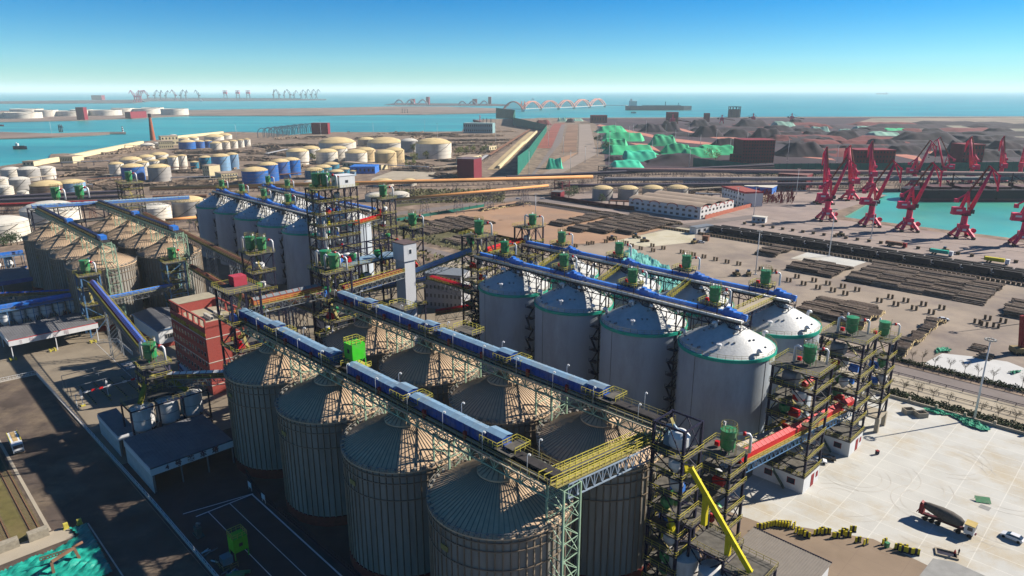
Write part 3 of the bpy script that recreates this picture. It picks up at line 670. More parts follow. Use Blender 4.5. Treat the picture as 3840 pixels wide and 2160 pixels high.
slim_gallery('blue conveyor gallery over the back row of the right-hand concrete silos', 188.5, -181, -75, (-160.6, -133.5, -106.7, -79.6), 37.0, (-163.3, -137, -110.6, -84.3), 'back right silo row', NM)
slim_gallery('blue conveyor gallery over the front row of the far concrete silos', 162, -410, -275, (-408.4, -382.2, -356.2, -329, -302.5), 37.2, (-402.7, -375.7, -349.1, -322.4), 'front row of the far block', NM)
slim_gallery('blue conveyor gallery over the back row of the far concrete silos', 188.5, -406, -285, (-391, -364.5, -338, -311), 37.6, (-398.5, -374.2, -346), 'back row of the far block', NM)
for k, a in enumerate((-160.3, -133.0, -106.3)):
    t = gthing('inclined_walkway', '%s yellow inclined walkway leading up to the back blue gallery' % NTH[k], 'walkway', a, 176.8, group='yellow inclined walkways')
    m = MB(); m.bar((-2, 0, 33.4), (-1, 10, 36.9), 1.6, .12); build('treads', m, yeldull, t)
    m = MB()
    for x in (-.85, .85): m.rail([(-2+x, 0, 33.4), (-1+x, 10, 36.9)], 1.1, .12, step=1)
    build('railing', m, yel, t)
t = gthing('walkway_bridge', 'pale railed bridge joining the ends of the two blue galleries', 'bridge', -81, 163.5, 37.1)
m = MB(); m.box(-1.6, 1.6, 0, 24, -.3, 0); m.box(-.6, .6, 0, 24, 0, .5); build('walkway_deck', m, verge_m, t)
m = MB(); m.rail([(-1.6, 0, 0), (-1.6, 24, 0)], 1.1, .1, step=1.6); m.rail([(1.6, 0, 0), (1.6, 24, 0)], 1.1, .1, step=1.6); build('railing', m, yel, t)
m = MB(); m.truss((1.5, 0, -.3), (1.5, 24, -.3), 1.2, .16, 10); m.bar((0, 12.5, -37), (0, 12.5, -.3), .4); build('truss', m, navy, t)
TC = tower('tall black tower feeding the front blue gallery at its left end', -187, -178.5, 161, 169.7, 43.8, [4.5, 9, 13.5, 18, 22.5, 27, 31.5, 37], nb=2)
filter_unit('tall green dust filter on the roof of the tower feeding the front blue gallery', *XY(-181.5, 164.5), 43.9, 1.15)
filter_unit('green dust filter half hidden on the lower left ledge of that feeding tower', *XY(-188.5, 166.5), 38.5, 1.0)
TD = tower('black tower with a green filter feeding the back blue gallery at its left end', -188, -180.5, 189.5, 198, 43, [4.5, 9, 13.5, 18, 22.5, 27, 31.5, 36.8], nb=2)
filter_unit('green dust filter on the roof of the tower feeding the back blue gallery', *XY(-182.5, 194), 43.1, 1.0, False, 2)
equip(TC, 8.5, 8.7, (13.5, 22.5, 31.5), 11); equip(TD, 7.5, 8.5, (13.5, 22.5, 36.8), 12)
# the big work tower
BT = tower('biggest black multi-storey work tower with a white cabin on its roof', -274.5, -263.5, 147, 166, 54, [7.5, 14, 20.5, 27, 32.5, 38, 43, 48.5], na=2, nb=3)
m = MB(); m.box(4.2, 10.8, 10.6, 18.4, 54.12, 59.0); m.box(4.0, 11.0, 10.4, 18.6, 59.0, 59.25, 1); c_ = build('roof_cabin', m, [white, white], BT)
m = MB(); m.box(10.8, 10.86, 13.5, 14.9, 56, 57.2); m.box(6.0, 6.8, 10.54, 10.6, 56, 57.2); build('window', m, glass, c_)
m = MB(); m.box(4.0, 11.05, 10.36, 10.42, 58.75, 59.3); build('red_trim', m, redc, c_)
filter_unit('right big green filter beside the white cabin on the biggest work tower', *XY(-268.5, 153.5), 54.1, 1.3, True, 2)
filter_unit('left big green filter behind its twin on the biggest work tower', *XY(-271, 150.5), 54.1, 1.3, True, 1)
equip(BT, 11, 19, (7.5, 14, 20.5, 27, 32.5, 38, 43, 48.5), 21); equip(BT, 11, 19, (14, 27, 38), 22); equip(BT, 11, 19, (7.5, 20.5, 32.5, 43), 25); equip(TC, 8.5, 8.7, (4.5, 9, 18, 27), 27); equip(TD, 7.5, 8.5, (4.5, 9, 18, 27), 28)
for k, (x, y) in enumerate(((2.5, 3.5), (6.5, 8), (8.2, 3.2))):
    m = MB(); m.tube([(x, y, 8), (x, y, 44)], .9 if k != 1 else 1.1, 14); build('vertical_duct', m, [white, grey, whited][k], BT)
T2b = tower('second black work tower with one green filter right of the biggest tower', -275, -266, 181, 188, 46, [8, 14, 20, 26, 32, 39], na=2)
filter_unit('green dust filter on the roof of the second work tower', *XY(-270.5, 184.5), 46.1, 1.2, True, 1)
equip(T2b, 9, 7, (14, 26, 32, 39), 23)
T3b = tower('small black tower topped by a green filter behind the white lift shaft', -222.5, -216.5, 160.6, 165.6, 42, [10, 17, 24, 31, 37])
filter_unit('small green dust filter behind the white lift shaft', *XY(-219.5, 163), 42.1, 1.1)
T5 = tower('tower in the middle with twin green filters and brown conveyors at its foot', -242.5, -234.5, 102.4, 110.4, 38, [8, 16, 24, 31])
filter_unit('left twin green filter on the tower above the brown conveyors', *XY(-240.4, 105), 38.1, 1.15, True, 2); filter_unit('right twin green filter on the tower above the brown conveyors', *XY(-236.8, 107.6), 38.1, 1.1)
equip(T5, 8, 8, (16, 24, 31), 24)
# white lift shaft
t = gthing('lift_tower', 'tall white clad lift shaft with one small window near its top', 'lift tower', -194, 136)
cl = mat('white_cladding', (.62, .64, .68), .5, 0, .05, .5, .2)
m = MB(); m.box(0, 5.4, 0, 4.4, 0, 38); m.box(-.5, 5.9, -.5, 4.9, 38, 44)
for z in (7, 14, 21, 28, 35): m.box(-.02, 5.42, -.02, 4.42, z, z+.08)
for k in range(18): m.bar((.3*k+.1, -.02, 0), (.3*k+.1, -.02, 38), .05); 
build('shaft', m, cl, t)
m = MB(); m.box(-.7, 6.1, -.7, 5.1, 44, 44.3); build('roof', m, mat('lift_roof', (.14, .10, .10), .8), t)
m = MB(); m.box(5.9, 5.96, 1.4, 3.0, 40.2, 42.3); w_ = build('window_frame', m, white, t)
m = MB(); m.box(5.96, 5.99, 1.7, 2.7, 40.5, 42.0); build('window_pane', m, glass, w_)
# open equipment deck between the second gallery tower and the lift
ED = tower('open-framed steel deck of machines reaching the white lift shaft', -205, -196, 113, 141, 43.5, [10, 20, 30, 38], nb=3, plat=False, stairs=False)
m = MB(); m.box(0, 9, 0, 28, 38.1, 38.25); build('blue_floor', m, blueroof, ED)
equip(ED, 9, 28, (20, 30, 38.2, 38.2), 31); equip(ED, 9, 28, (10, 20, 30, 38.2), 32)
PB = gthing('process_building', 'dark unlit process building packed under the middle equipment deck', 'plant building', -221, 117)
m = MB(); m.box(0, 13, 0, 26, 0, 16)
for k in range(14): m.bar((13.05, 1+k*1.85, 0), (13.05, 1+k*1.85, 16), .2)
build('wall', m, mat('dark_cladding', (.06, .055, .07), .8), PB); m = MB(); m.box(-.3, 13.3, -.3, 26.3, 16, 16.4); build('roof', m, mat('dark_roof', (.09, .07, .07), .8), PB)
t = gthing('filter_house', 'pale boxy filter house on a dark frame below the second gallery tower', 'plant house', -211, 113)
m = MB(); m.box(0, 7, 0, 8.5, 14.5, 18.6); m.prism([(0, 0), (7, 0), (7, 8.5), (0, 8.5)], 18.6, 18.9); build('body', m, mat('cream_panel', (.60, .57, .48), .7), t)
m = MB(); m.box(7, 7.06, 3, 5.5, 16.2, 17.2); build('window', m, glass, t)
m = MB()
for x in (.5, 6.5):
    for y in (.5, 8): m.bar((x, y, 0), (x, y, 14.5), .35)
m.bar((6.5, .5, 4), (6.5, 8, 14), .2); m.bar((.5, .5, 4), (6.5, .5, 14), .2); build('legs', m, navy, t)

def conveyor(label, P, Q, w=2.6, cover=None, cm=None, side=None, truss=2.0, tm=None, legs=(), rail=True, name='belt_conveyor', h=1.3, legw=2.4, seg=2.0, cat='conveyor', roundc=False, group=None):
    "inclined or level belt conveyor from P to Q (a,b,z); legs = fractions along where lattice legs stand"
    P3 = Vector(XY(P[0], P[1]) + (P[2],)); Q3 = Vector(XY(Q[0], Q[1]) + (Q[2],)); d = Q3 - P3; L = math.hypot(d.x, d.y); rz = math.atan2(d.y, d.x)
    t = thing(name, label, cat, (P3.x, P3.y, 0), rz, group); z0, z1 = P[2], Q[2]
    tm = tm or grey; f = lambda x: z0 + (z1-z0)*x/L
    m = MB(); m.bar((0, 0, z0), (L, 0, z1), w, .2); build('walkway_deck', m, yeldull if rail else deck, t)
    m = MB()
    if truss:
        n = max(3, int(L/truss/1.2))
        for y in (-w/2, w/2): m.truss((0, y, z0-.1), (L, y, z1-.1), truss, .15 if L < 90 else .2, n)
        build('truss', m, tm, t)
    if rail:
        m = MB()
        for y in (-w/2, w/2): m.rail([(0, y, z0+.1), (L, y, z1+.1)], 1.1, .08, step=2.2)
        build('railing', m, yel if rail == 1 else yeldull, t)
    m = MB(); cm = cm or redc
    if roundc: m.tube([(0, 0, z0+.7), (L, 0, z1+.7)], h*.6, 10)
    else:
        cw = w*.26
        for sgn in (0,):
            m.bar((0, 0, z0+.2+h*.35), (L, 0, z1+.2+h*.35), cw*2, h*.7, 1)
            m.quad([(0, -cw-.12, z0+.2+h*.7), (L, -cw-.12, z1+.2+h*.7), (L, 0, z1+.25+h), (0, 0, z0+.25+h)]); m.quad([(0, 0, z0+.25+h), (L, 0, z1+.25+h), (L, cw+.12, z1+.2+h*.7), (0, cw+.12, z0+.2+h*.7)])
        k = 0
        while k < L:
            m.bar((k, -cw-.14, f(k)+.22+h*.7), (k, 0, f(k)+.29+h), .14, .1, 1); m.bar((k, 0, f(k)+.29+h), (k, cw+.14, f(k)+.22+h*.7), .14, .1, 1); k += seg
    build('belt_cover', m, [cm, side or cm], t)
    for fr in legs:
        x = L*fr; zt = f(x)-truss; m = MB(); g_ = legw
        for sx in (-1, 1):
            for sy in (-1, 1): m.bar((x+sx*g_*.9, sy*g_*.75, 0), (x+sx*g_*.45, sy*w/2, zt), .2)
        n = max(2, int(zt/3))
        for k in range(n):
            u0, u1 = k/n, (k+1)/n; gx = lambda u: g_*(.9-.45*u); gy = lambda u: g_*.75+(w/2-g_*.75)*u
            for sy in (-1, 1): m.bar((x-gx(u0), sy*gy(u0), zt*u0), (x+gx(u1), sy*gy(u1), zt*u1), .12); m.bar((x+gx(u0), sy*gy(u0), zt*u0), (x-gx(u1), sy*gy(u1), zt*u1), .12)
            for sx in (-1, 1): m.bar((x+sx*gx(u0), -gy(u0), zt*u0), (x+sx*gx(u1), gy(u1), zt*u1), .12)
        build('leg', m, tm, t)
    return t
bst = mat('blue_steel', (.10, .22, .40), .5)
conveyor('bright red covered conveyor climbing past the three right-hand towers', (-56.3, 122.5, 20.5), (-56.3, 190, 10.5), 3.4, cm=redc, h=2.4, truss=1.8, tm=bst)
conveyor('pale grey covered conveyor lying beside the bright red one', (-61, 122, 19.5), (-61, 160, 12.5), 2.6, cm=verge_m, side=grey, h=1.4, tm=bst)
conveyor('dark red conveyor joining the two right-hand tower groups behind the silos', (-60, 164, 23), (-58, 180, 25), 2.6, cm=redc, side=red2)
conveyor('red and grey conveyor bridge between the two gallery start towers', (-179, 77, 37.5), (-179, 98, 37.5), 3.2, cm=grey, side=mat('salmon_side', (.50, .12, .06), .6), h=2.0)
conveyor('ochre railed conveyor bridge running from the second gallery tower to the lift', (-180, 106, 36.0), (-189.7, 135.5, 34.4), 2.6, cm=mat('shaded_maroon', (.16, .04, .04), .8), side=red2, h=.9)  # cover red darkened in the colour for the shade this bridge lies in
conveyor('blue inclined conveyor bridge rising to the tower of the front blue gallery', (-194, 141, 31), (-184.5, 163, 37.6), 3.6, cm=blueroof, side=blue2, h=1.5, truss=2.4)
conveyor('red conveyor bridge between the two black feeding towers', (-183.5, 170, 36.5), (-184, 189.5, 37.2), 3.0, cm=redc, side=redc, h=1.8)
conveyor('low red double conveyor passing behind the white lift shaft', (-222, 174, 18), (-187, 168, 21), 4.4, cm=redc, side=redc, h=1.2, truss=3)
conveyor('bright red conveyor low down right of the white lift shaft', (-200, 158, 11), (-188, 168, 14), 3.0, cm=redc, side=red2, h=1.8, truss=3)
conveyor('red conveyor bridge high up leaving the biggest work tower', (-268, 166, 36), (-268, 181, 37.5), 3.0, cm=redc, side=redc, h=1.6)
conveyor('red double conveyor running low between the middle tower and work tower', (-258, 118, 12.5), (-240, 150, 13), 3.4, cm=redc, side=redc, h=1.8)
conveyor('red conveyor sloping behind the second work tower', (-262, 185, 26), (-222, 166, 24), 3.0, cm=redc, side=redc, h=1.6)
conveyor('long weathered brown conveyor descending past the left silo group', (-398, 118, 30.5), (-243, 108, 30), 3.0, cm=rustb, side=rustb, rail=2, legs=(.66, .84), truss=2.2)
conveyor('lower brown conveyor running to the foot of the middle tower', (-300, 104, 21.5), (-243, 104, 18), 3.0, cm=rustb, side=red2, rail=2, legs=(.4,))
conveyor('upper short brown conveyor below the middle tower', (-234, 108, 22), (-198, 112, 21), 2.8, cm=rustb, side=rustb, rail=2, legs=(.5,))
conveyor('blue conveyor dropping behind the white lift shaft', (-210, 120, 24), (-190, 146, 29), 2.8, cm=blue2, side=bluec)
for k, (a, b) in enumerate(((-222, 108), (-214, 105))):
    support_frame('%s free-standing grey lattice mast between the gallery start towers' % ('left', 'right')[k], a, b, 22, 2.6, 2.6, m_=grey, group='grey lattice masts between the start towers')
# frame for three white hoppers and yellow chute near the black open tower
HF = gthing('hopper_rack', 'stepped black frame holding three white hoppers at the lower right', 'frame', -60, 100.5)
m = MB(); xs = [0, 6.2, 13.2, 20]; zs = [21.5, 17, 13.6, 12.2]
for i, x in enumerate(xs):
    for y in (0, 6.6): m.bar((x, y, 0), (x, y, zs[i]), .42)
build('columns', m, navy, HF)
m = MB()
for i in range(3):
    z = zs[i+1]
    for zz in (z-.2, 6.5):
        for y in (0, 6.6): m.bar((xs[i], y, zz), (xs[i+1], y, zz), .28)
        for x in (xs[i], xs[i+1]): m.bar((x, 0, zz), (x, 6.6, zz), .28)
    for y in (0, 6.6): m.bar((xs[i], y, 6.5), (xs[i+1], y, z-.3), .2); m.bar((xs[i+1], y, 6.5), (xs[i], y, z-.3), .2)
build('framing', m, navy, HF)
for i in range(3):
    m = MB(); z = zs[i+1]; m.box(xs[i]+.1, xs[i+1]+.2, .3, 7.1, z, z+.12); fl = build('floor', m, deck, HF)
    m = MB(); m.rail([(xs[i]+.1, .3, z+.12), (xs[i+1]+.2, .3, z+.12), (xs[i+1]+.2, 7.1, z+.12), (xs[i]+.1, 7.1, z+.12)], 1.1, .08, step=1.5); build('railing', m, yeldull, fl)
h0 = None
def white_hopper(label, a, b, z0, z1, r, group, src={}, m_=None):
    x, y = XY(a, b); key = (z0, z1, r)
    if key in src: dup(src[key], (x, y, 0), None, label); return
    t = gthing('hopper_silo', label, 'hopper', a, b, 0, group)
    m = MB(); m.lathe(0, 0, [(.5, z0-1.6), (r, z0+.6), (r, z1-.5), (r+.08, z1-.5), (r+.08, z1-.35), (.3, z1+.35)], 32); build('body', m, m_ or whited, t)
    m = MB()
    for k in range(4): th = k*math.pi/2+.4; m.bar((r*math.cos(th)*1.05, r*math.sin(th)*1.05, 0), (r*math.cos(th)*1.05, r*math.sin(th)*1.05, z0+1), .25)
    build('legs', m, navy, t)
    m = MB(); m.lathe(0, 0, [(r+.05, (z0+z1)/2), (r+.1, (z0+z1)/2), (r+.1, (z0+z1)/2+.15), (r+.05, (z0+z1)/2+.15)], 32); build('hoop', m, grey, t)
    src[key] = remember(t)
for k, a in enumerate((-55.0, -48.6, -42.2)):
    white_hopper('%s round white hopper in the stepped black frame at the lower right' % NTH[k], a, 101.2, 2.6, 10.9, 2.85, 'white hoppers at the lower right')
t = gthing('yellow_chute', 'long bright yellow chute running steeply down from the open black tower', 'chute', -54.6, 100.6)
m = MB(); P0, P1 = Vector((0, -.4, 29.5)), Vector((11.8, 2.2, 12.6)); m.bar(P0, P1, .7, .9)
for k in range(9): e = P0.lerp(P1, k/8); m.bar(e, e + (P1-P0)*.008, 1.0-.15, 1.03)
build('casing', m, yellowp, t)
m = MB(); 
for z0_, z1_ in ((25, 19), (18.5, 14.5)): e = P0.lerp(P1, (29.5-z0_)/16.9); m.bar(e, (e.x+.2, e.y-.2, z1_), .9, .9)
build('side_chute', m, yellowp, t)
# ribbed shed roof and white wall at bottom right
t = gthing('loading_shed', 'low shed with a ribbed grey-brown roof beside the white hoppers at lower right', 'shed', -51.5, 108)
rf = mat('ribbed_roof', (.27, .24, .21), .6, .1, .06, .6)
m = MB(); m.bar((0, 7.2, 7.0), (16, 7.2, 7.0), 15.6, .2)
for k in range(32): m.bar((k*.5+.2, -.6, 7.15), (k*.5+.2, 15, 7.15), .1, .08)
build('roof', m, rf, t)
m = MB(); m.box(.2, 15.8, .2, 14.4, 0, 6.9); build('wall', m, white, t)
m = MB(); m.bar((0, 15.1, 7.1), (16, 15.1, 7.1), .16, .3); build('gutter', m, navy, t)
# ---------------- left part of the plant ----------------
def text_mesh(body, size, mat_, parent, loc, rot, name='lettering', depth=.04, bold=.02, spacing=1.0):
    cu = bpy.data.curves.new('lettering', 'FONT'); cu.body = body; cu.size = size; cu.extrude = depth; cu.offset = bold; cu.space_character = spacing
    tmp = bpy.data.objects.new('tmp', cu); C.objects.link(tmp); bpy.context.view_layer.update()
    me = bpy.data.meshes.new_from_object(tmp.evaluated_get(bpy.context.evaluated_depsgraph_get())); bpy.data.objects.remove(tmp)
    me.materials.clear(); me.materials.append(mat_); o = bpy.data.objects.new(name, me); C.objects.link(o); o.parent = parent; o.location = loc; o.rotation_euler = rot; return o
J = tower('small steel tower with a green filter where the long blue incline starts', -307.5, -300, 62.5, 69, 25, [7, 13, 19], steel=bst)
filter_unit('green filter on the small tower in front of the left silo group', *XY(-304, 65.5), 25.1, 1.15, False, 1)
JB = tower('pale blue stair tower with a green filter against the left silo group', -306, -299, 94, 101, 25, [7, 11.5, 16, 20.5], steel=mat('pale_blue_steel', (.16, .32, .50), .5))
filter_unit('green filter on the pale blue stair tower', *XY(-303, 98), 25.1, 1.1, False, 0)
K = tower('dark tower with a teal-green filter above three white hoppers', -203.5, -196.5, 52, 58.5, 20.5, [11, 14, 17.2], steel=mat('purple_steel', (.10, .09, .15), .6))
filter_unit('teal-green filter on the tower above the three white hoppers', *XY(-201, 55.5), 20.6, 1.15, True, 2)
conveyor('long straight blue conveyor sloping down between the left silos and the white hoppers', (-299, 66, 21.5), (-205, 58.5, 17), 3.2, cm=blue2, side=mat('maroon_side', (.22, .05, .05), .7), h=1.9, legs=(.3,), truss=1.9, seg=1.6)
conveyor('blue-cased horizontal conveyor linking the two small left towers', (-299, 70, 14.5), (-299, 95, 15), 2.4, cm=blue2, side=blue2, h=1.2)
conveyor('dark conveyor passing in front of the red brick building to the white hoppers', (-197, 58, 16), (-183, 69.5, 17.5), 2.8, cm=white, side=mat('maroon_side', (0,0,0)), h=1.6)
for k, b in enumerate((48.5, 55, 61.5)):
    white_hopper('%s streaked white hopper behind the four-letter loading shed' % NTH[k], -191.5, b, 5.6, 12.4, 2.95, 'white hoppers behind the loading shed')
t = gthing('hopper_rack', 'dark railed frame around the three streaked white hoppers', 'frame', -195.5, 44.8)
m = MB()
for x in (0, 8):
    for y in (0, 6.9, 13.3, 20.2): m.bar((x, y, 0), (x, y, 13), .4)
    m.bar((x, 0, 13), (x, 20.2, 13), .3); m.bar((x, 0, 4.6), (x, 20.2, 4.6), .3)
for y in (0, 6.9, 13.3, 20.2): m.bar((0, y, 13), (8, y, 13), .3); m.bar((0, y, 4.6), (8, y, 4.6), .3)
build('columns', m, navy, t)
m = MB(); m.box(-.2, 3.0, 0, 20.2, 13.1, 13.25); build('floor', m, deck, t)
m = MB(); m.rail([(-.2, 0, 13.2), (8, 0, 13.2), (8, 20.2, 13.2), (-.2, 20.2, 13.2)], 1.1, .08, closed=True, step=1.6); build('railing', m, yeldull, t)
for k, (x0, y0, x1, y1) in enumerate(((-198, 52.5, -192, 48.5), (-198.5, 57.5, -192, 61))):
    t = gthing('chute', 'olive yellow chute slanting down to the %s white hopper' % ('left', 'right')[k], 'chute', x0, y0)
    m = MB(); m.bar((0, 0, 16.5), (x1-x0, y1-y0, 12.8), 1.1, 1.1); build('casing', m, mat('olive', (.28, .26, .03), .7), t)
    m = MB(); m.bar((0, 0, 16.5), (0, 0, 17.8), 1.4, 1.4); build('inlet', m, navy, t)
def canopy(label, a0, a1, b0, b1, z, text=None, fas=1.5, tcol=None, tsize=1.5, back=0.0, cols=3, fasm=None, trim=None, walls=False, sp=2.6, name='loading_canopy'):
    t = gthing(name, label, 'shed', a0, b0); W, D_ = a1-a0, b1-b0
    m = MB(); m.quad([(0, 0, z+.8+back), (W, 0, z+.3), (W, D_, z+.3), (0, D_, z+.8+back)]); m.quad([(0, 0, z+.6+back), (0, D_, z+.6+back), (W, D_, z+.1), (W, 0, z+.1)])
    k = 0
    while k < D_: m.bar((0, k, z+.83+back), (W, k, z+.33), .07, .06); k += .8
    build('roof', m, greyroof, t)
    m = MB(); m.box(W-.1, W+.1, -.1, D_+.1, z+.4-fas, z+.5); m.box(0, W, -.15, .05, z+.4-fas, z+.45); f_ = build('fascia', m, fasm or white, t)
    if trim: m = MB(); m.box(W-.1, W+.14, -.15, D_+.15, z+.48, z+.66); build('trim', m, trim, t)
    if text: text_mesh(text, tsize, tcol, f_, (W+.13, 3.2, z+.55-fas+.22), (math.pi/2, 0, math.pi/2), bold=.05, spacing=sp)
    m = MB()
    for k in range(cols):
        y = .5 + (D_-1)*k/(cols-1); m.bar((W-.5, y, 0), (W-.5, y, z), .28); m.bar((.5, y, 0), (.5, y, z+.5), .28)
    build('posts', m, white if not walls else grey, t)
    if walls: m = MB(); m.box(0, W, 0, .12, 0, z-.9); build('side_wall', m, mat('wall_sheet', (.55, .56, .55), .7), t)
    return t
canopy('loading shed with dark Chinese lettering on its white front board beside the fence', -186, -165.5, 41.8, 62.2, 6.3, '4号装车塔', 1.7, mat('letter_maroon', (.10, .012, .03), .6), 1.7, walls=True, trim=navy, cols=4)
canopy('loading canopy with faded lettering and red edge beside the empty yard', -313, -293.5, 35.2, 64, 7.0, '2号装车塔', 1.9, mat('letter_faded', (.60, .52, .54), .7), 1.7, cols=3, trim=redc, sp=3.4)
canopy('farthest loading canopy in deep shade at the left edge', -420, -393, 36, 63, 7.0, None, 1.9, fasm=mat('blue_fascia', (.12, .16, .40), .6), cols=3)
o = canopy('small low grey-roofed shed between the fence and the white hoppers', -209, -190.5, 41.6, 46.5, 5.6, None, 1.2, walls=True, cols=2, name='small_shed')
for k, (b, a) in enumerate(((35.5, -287.5), (61.5, -287.5), (48, -288))):
    t = gthing('bollard_cluster', 'yellow crash guards around the %s foot of the faded canopy' % ('left', 'right', 'middle')[k], 'crash guard', a-6.3, b, group='yellow crash guards')
    m = MB()
    for x in (-.8, .8):
        for y in (-.8, .8): m.cbox(x, y, 0, .5, .5, .9)
    m.bar((-.8, -.8, .6), (.8, -.8, .6), .25); m.bar((.8, -.8, .6), (.8, .8, .6), .25); m.bar((-.8, .8, .6), (.8, .8, .6), .25); m.bar((-.8, -.8, .6), (-.8, .8, .6), .25); build('guard', m, yel, t)
for k in range(6): white_hopper('%s small white hopper in the row behind the faded canopy' % NTH[k], -317.5, 38.5+4.6*k, 8.2, 12.4, 1.95, 'small white hoppers behind the faded canopy', m_=white)
for k in range(4): white_hopper('%s small white hopper at the far left behind the shaded canopy' % NTH[k], -425, 42.5+5.2*k, 8.2, 12.4, 1.95, 'small white hoppers at the far left', m_=white)
for a, who in ((-321.5, 'faded'), (-429, 'shaded')):
    t = gthing('hopper_rack', 'blue-edged hopper frame with a covered belt on top behind the %s canopy' % who, 'frame', a, 34)
    m = MB()
    for x in (0, 7):
        for k in range(8): m.bar((x, 1+4.2*k, 0), (x, 1+4.2*k, 13.2), .25)
        m.bar((x, 0, 13.2), (x, 31, 13.2), .3); m.bar((x, 0, 7.2), (x, 31, 7.2), .3)
    m.box(0, 7.2, 0, 31, 13.2, 13.4); build('frame', m, bst, t)
    m = MB(); m.rail([(7.2, 0, 13.4), (7.2, 31, 13.4)], 1.1, .08); build('railing', m, yeldull, t)
    m = MB(); m.box(2.4, 4.6, 0, 31, 13.6, 15); build('belt_cover', m, blue2, t)
    m = MB(); m.box(7.05, 7.25, 0, 31, 6.4, 7.4); build('edge_band', m, blue2, t)
conveyor('red-sided covered conveyor at the far left edge above the small hoppers', (-350, 30, 13), (-318, 64, 14.6), 2.8, cm=bluec, side=rustb, rail=2, h=1.5)
# red brick office
t = gthing('brick_building', 'tall red brick office with gold lettering and long roof terrace', 'building', -242, 75)
W, D_, Hh = 30.2, 13.5, 22.4
m = MB(); m.box(0, W, 0, D_, 0, Hh); build('wall', m, brick, t)
m = MB()
for x0, x1 in ((0, .6), (W-.6, W)): m.box(x0, x1, 0, D_, Hh, Hh+.5)
m.box(0, W, 0, .5, Hh, Hh+.35)
for k in range(6): m.cbox(6.5+k*4.7, .25, Hh+.35, .7, .5, 2.6)
m.box(0, W, 0, .5, Hh+2.9, Hh+3.4); m.cbox(W-.25, D_/2, Hh+.4, .5, D_, .3); m.box(8, W, D_-.5, D_, Hh+2.9, Hh+3.4)
for x in (8, 15, 22, W-.3): m.cbox(x, D_-.25, Hh, .7, .5, 2.9)
m.box(W-.5, W, 0, D_, Hh+.2, Hh+2.2); build('parapet', m, brick, t)
m = MB(); m.box(0, 7.5, .5, D_, Hh, Hh+3.3); m.box(0, 7.6, .4, D_, Hh+3.3, Hh+3.45, 1); build('stair_house', m, [brick, mat('roof_gravel', (.42, .37, .27), .95)], t)
m = MB(); m.box(7.5, W-.5, .5, D_-.5, Hh+.02, Hh+.1); build('roof_terrace', m, mat('roof_gravel', (0,0,0)), t)
m = MB()
for z in (3.2, 11, Hh-3.2): m.box(-.05, W+.08, -.08, D_, z, z+.25)
build('stone_band', m, trimw, t)
wi0 = None
for r in range(5):
    for k in range(11):
        if wi0 is None:
            m = MB(); m.box(0, 1.3, -.05, .02, 0, 1.5, 1); m.box(.1, .62, -.09, -.05, .1, 1.4); m.box(.7, 1.2, -.09, -.05, .1, 1.4); wi0 = build('window', m, [glass, trimw], t); w_ = wi0
        else: w_ = wi0.copy(); C.objects.link(w_); w_.parent = t
        w_.location = (1.4+k*2.6, 0, 2.0+3.4*r+.6)
text_mesh('国家粮食安全重任一优质高效服务客户', 1.75, mat('gold_letter', (.50, .36, .03), .5), t, (.8, -.1, Hh-2.6), (math.pi/2, 0, 0), bold=.03, depth=.06)
for k in range(10):
    o = None; a, b = -242+17+1.25*(k % 5), 75+5.5+3.2*(k//5); m = MB(); m.box(-.35, .35, -.5, .5, 0, 1.3, 0); m.box(.35, .38, -.4, .4, .2, 1.1, 1)
    x, y = XY(a, b); o = build('air_conditioner', m, [trimw, glass], None, (x, y, Hh+.1), GR)
    tag(o, 'cream air conditioner, %s of the %s line on the brick building roof' % (NTH[k % 5] if k % 5 else 'first', 'near' if k < 5 else 'back'), 'air conditioner', 'air conditioners on the brick building')
# grey shed left of it
t = gthing('warehouse', 'grey-roofed shed with a white gable left of the red brick building', 'shed', -297, 77.5)
m = MB(); m.quad([(0, 0, 7.2), (29, 0, 7.2), (29, 7, 8.4), (0, 7, 8.4)]); m.quad([(0, 7, 8.4), (29, 7, 8.4), (29, 14, 7.2), (0, 14, 7.2)]); m.box(0, 29, -.2, 0, 6.9, 7.25, 1); m.box(29, 29.15, -.2, 14, 6.9, 7.3, 1); build('roof', m, [greyroof, bst], t)
m = MB(); m.box(.3, 28.8, .3, 13.7, 1.6, 7.1); m.quad([(28.8, .3, 7.1), (28.8, 13.7, 7.1), (28.8, 7, 8.3)]); m.box(.3, 28.84, .26, 13.7, 0, 1.6, 1); build('wall', m, [white, brick], t)
m = MB(); m.box(28.8, 28.9, 2.5, 6.0, 3.4, 5.2)
for k in range(4): m.box(28.9, 28.93, 2.6+.86*k, 3.3+.86*k, 3.5, 5.1, 1)
build('window', m, [trimw, glass], t)
# fences
def fence(label, pts, h=1.5, m_=None, group=None, step=2.4, name='fence', wall=.35):
    t = gthing(name, label, 'fence', pts[0][0], pts[0][1], 0, group); P = [(p[0]-pts[0][0], p[1]-pts[0][1]) for p in pts]; m = MB()
    m.rail([(x, y, 0) for x, y in P], h, .09, step=step); 
    for p, q in zip(P, P[1:]):
        L = math.hypot(q[0]-p[0], q[1]-p[1]); n = int(L/.8)
        for k in range(n): f = (k+.5)/n; x, y = p[0]+(q[0]-p[0])*f, p[1]+(q[1]-p[1])*f; m.bar((x, y, .15), (x, y, h-.1), .05)
    build('rails', m, m_ or white, t)
    if wall:
        m = MB()
        for p, q in zip(P, P[1:]): m.bar((p[0], p[1], wall/2), (q[0], q[1], wall/2), .25, wall)
        build('kerb', m, trimw if not m_ else m_, t)
fence('long white railing fence between the dark road and the loading yard', [(-272, 38.3), (-204, 39.4), (-161, 40.0), (-129, 40.0), (-90, 40)])
fence('white railing fence across the left end of the empty yard', [(-272, 38.3), (-273, 28), (-275, 0), (-276, -40)])
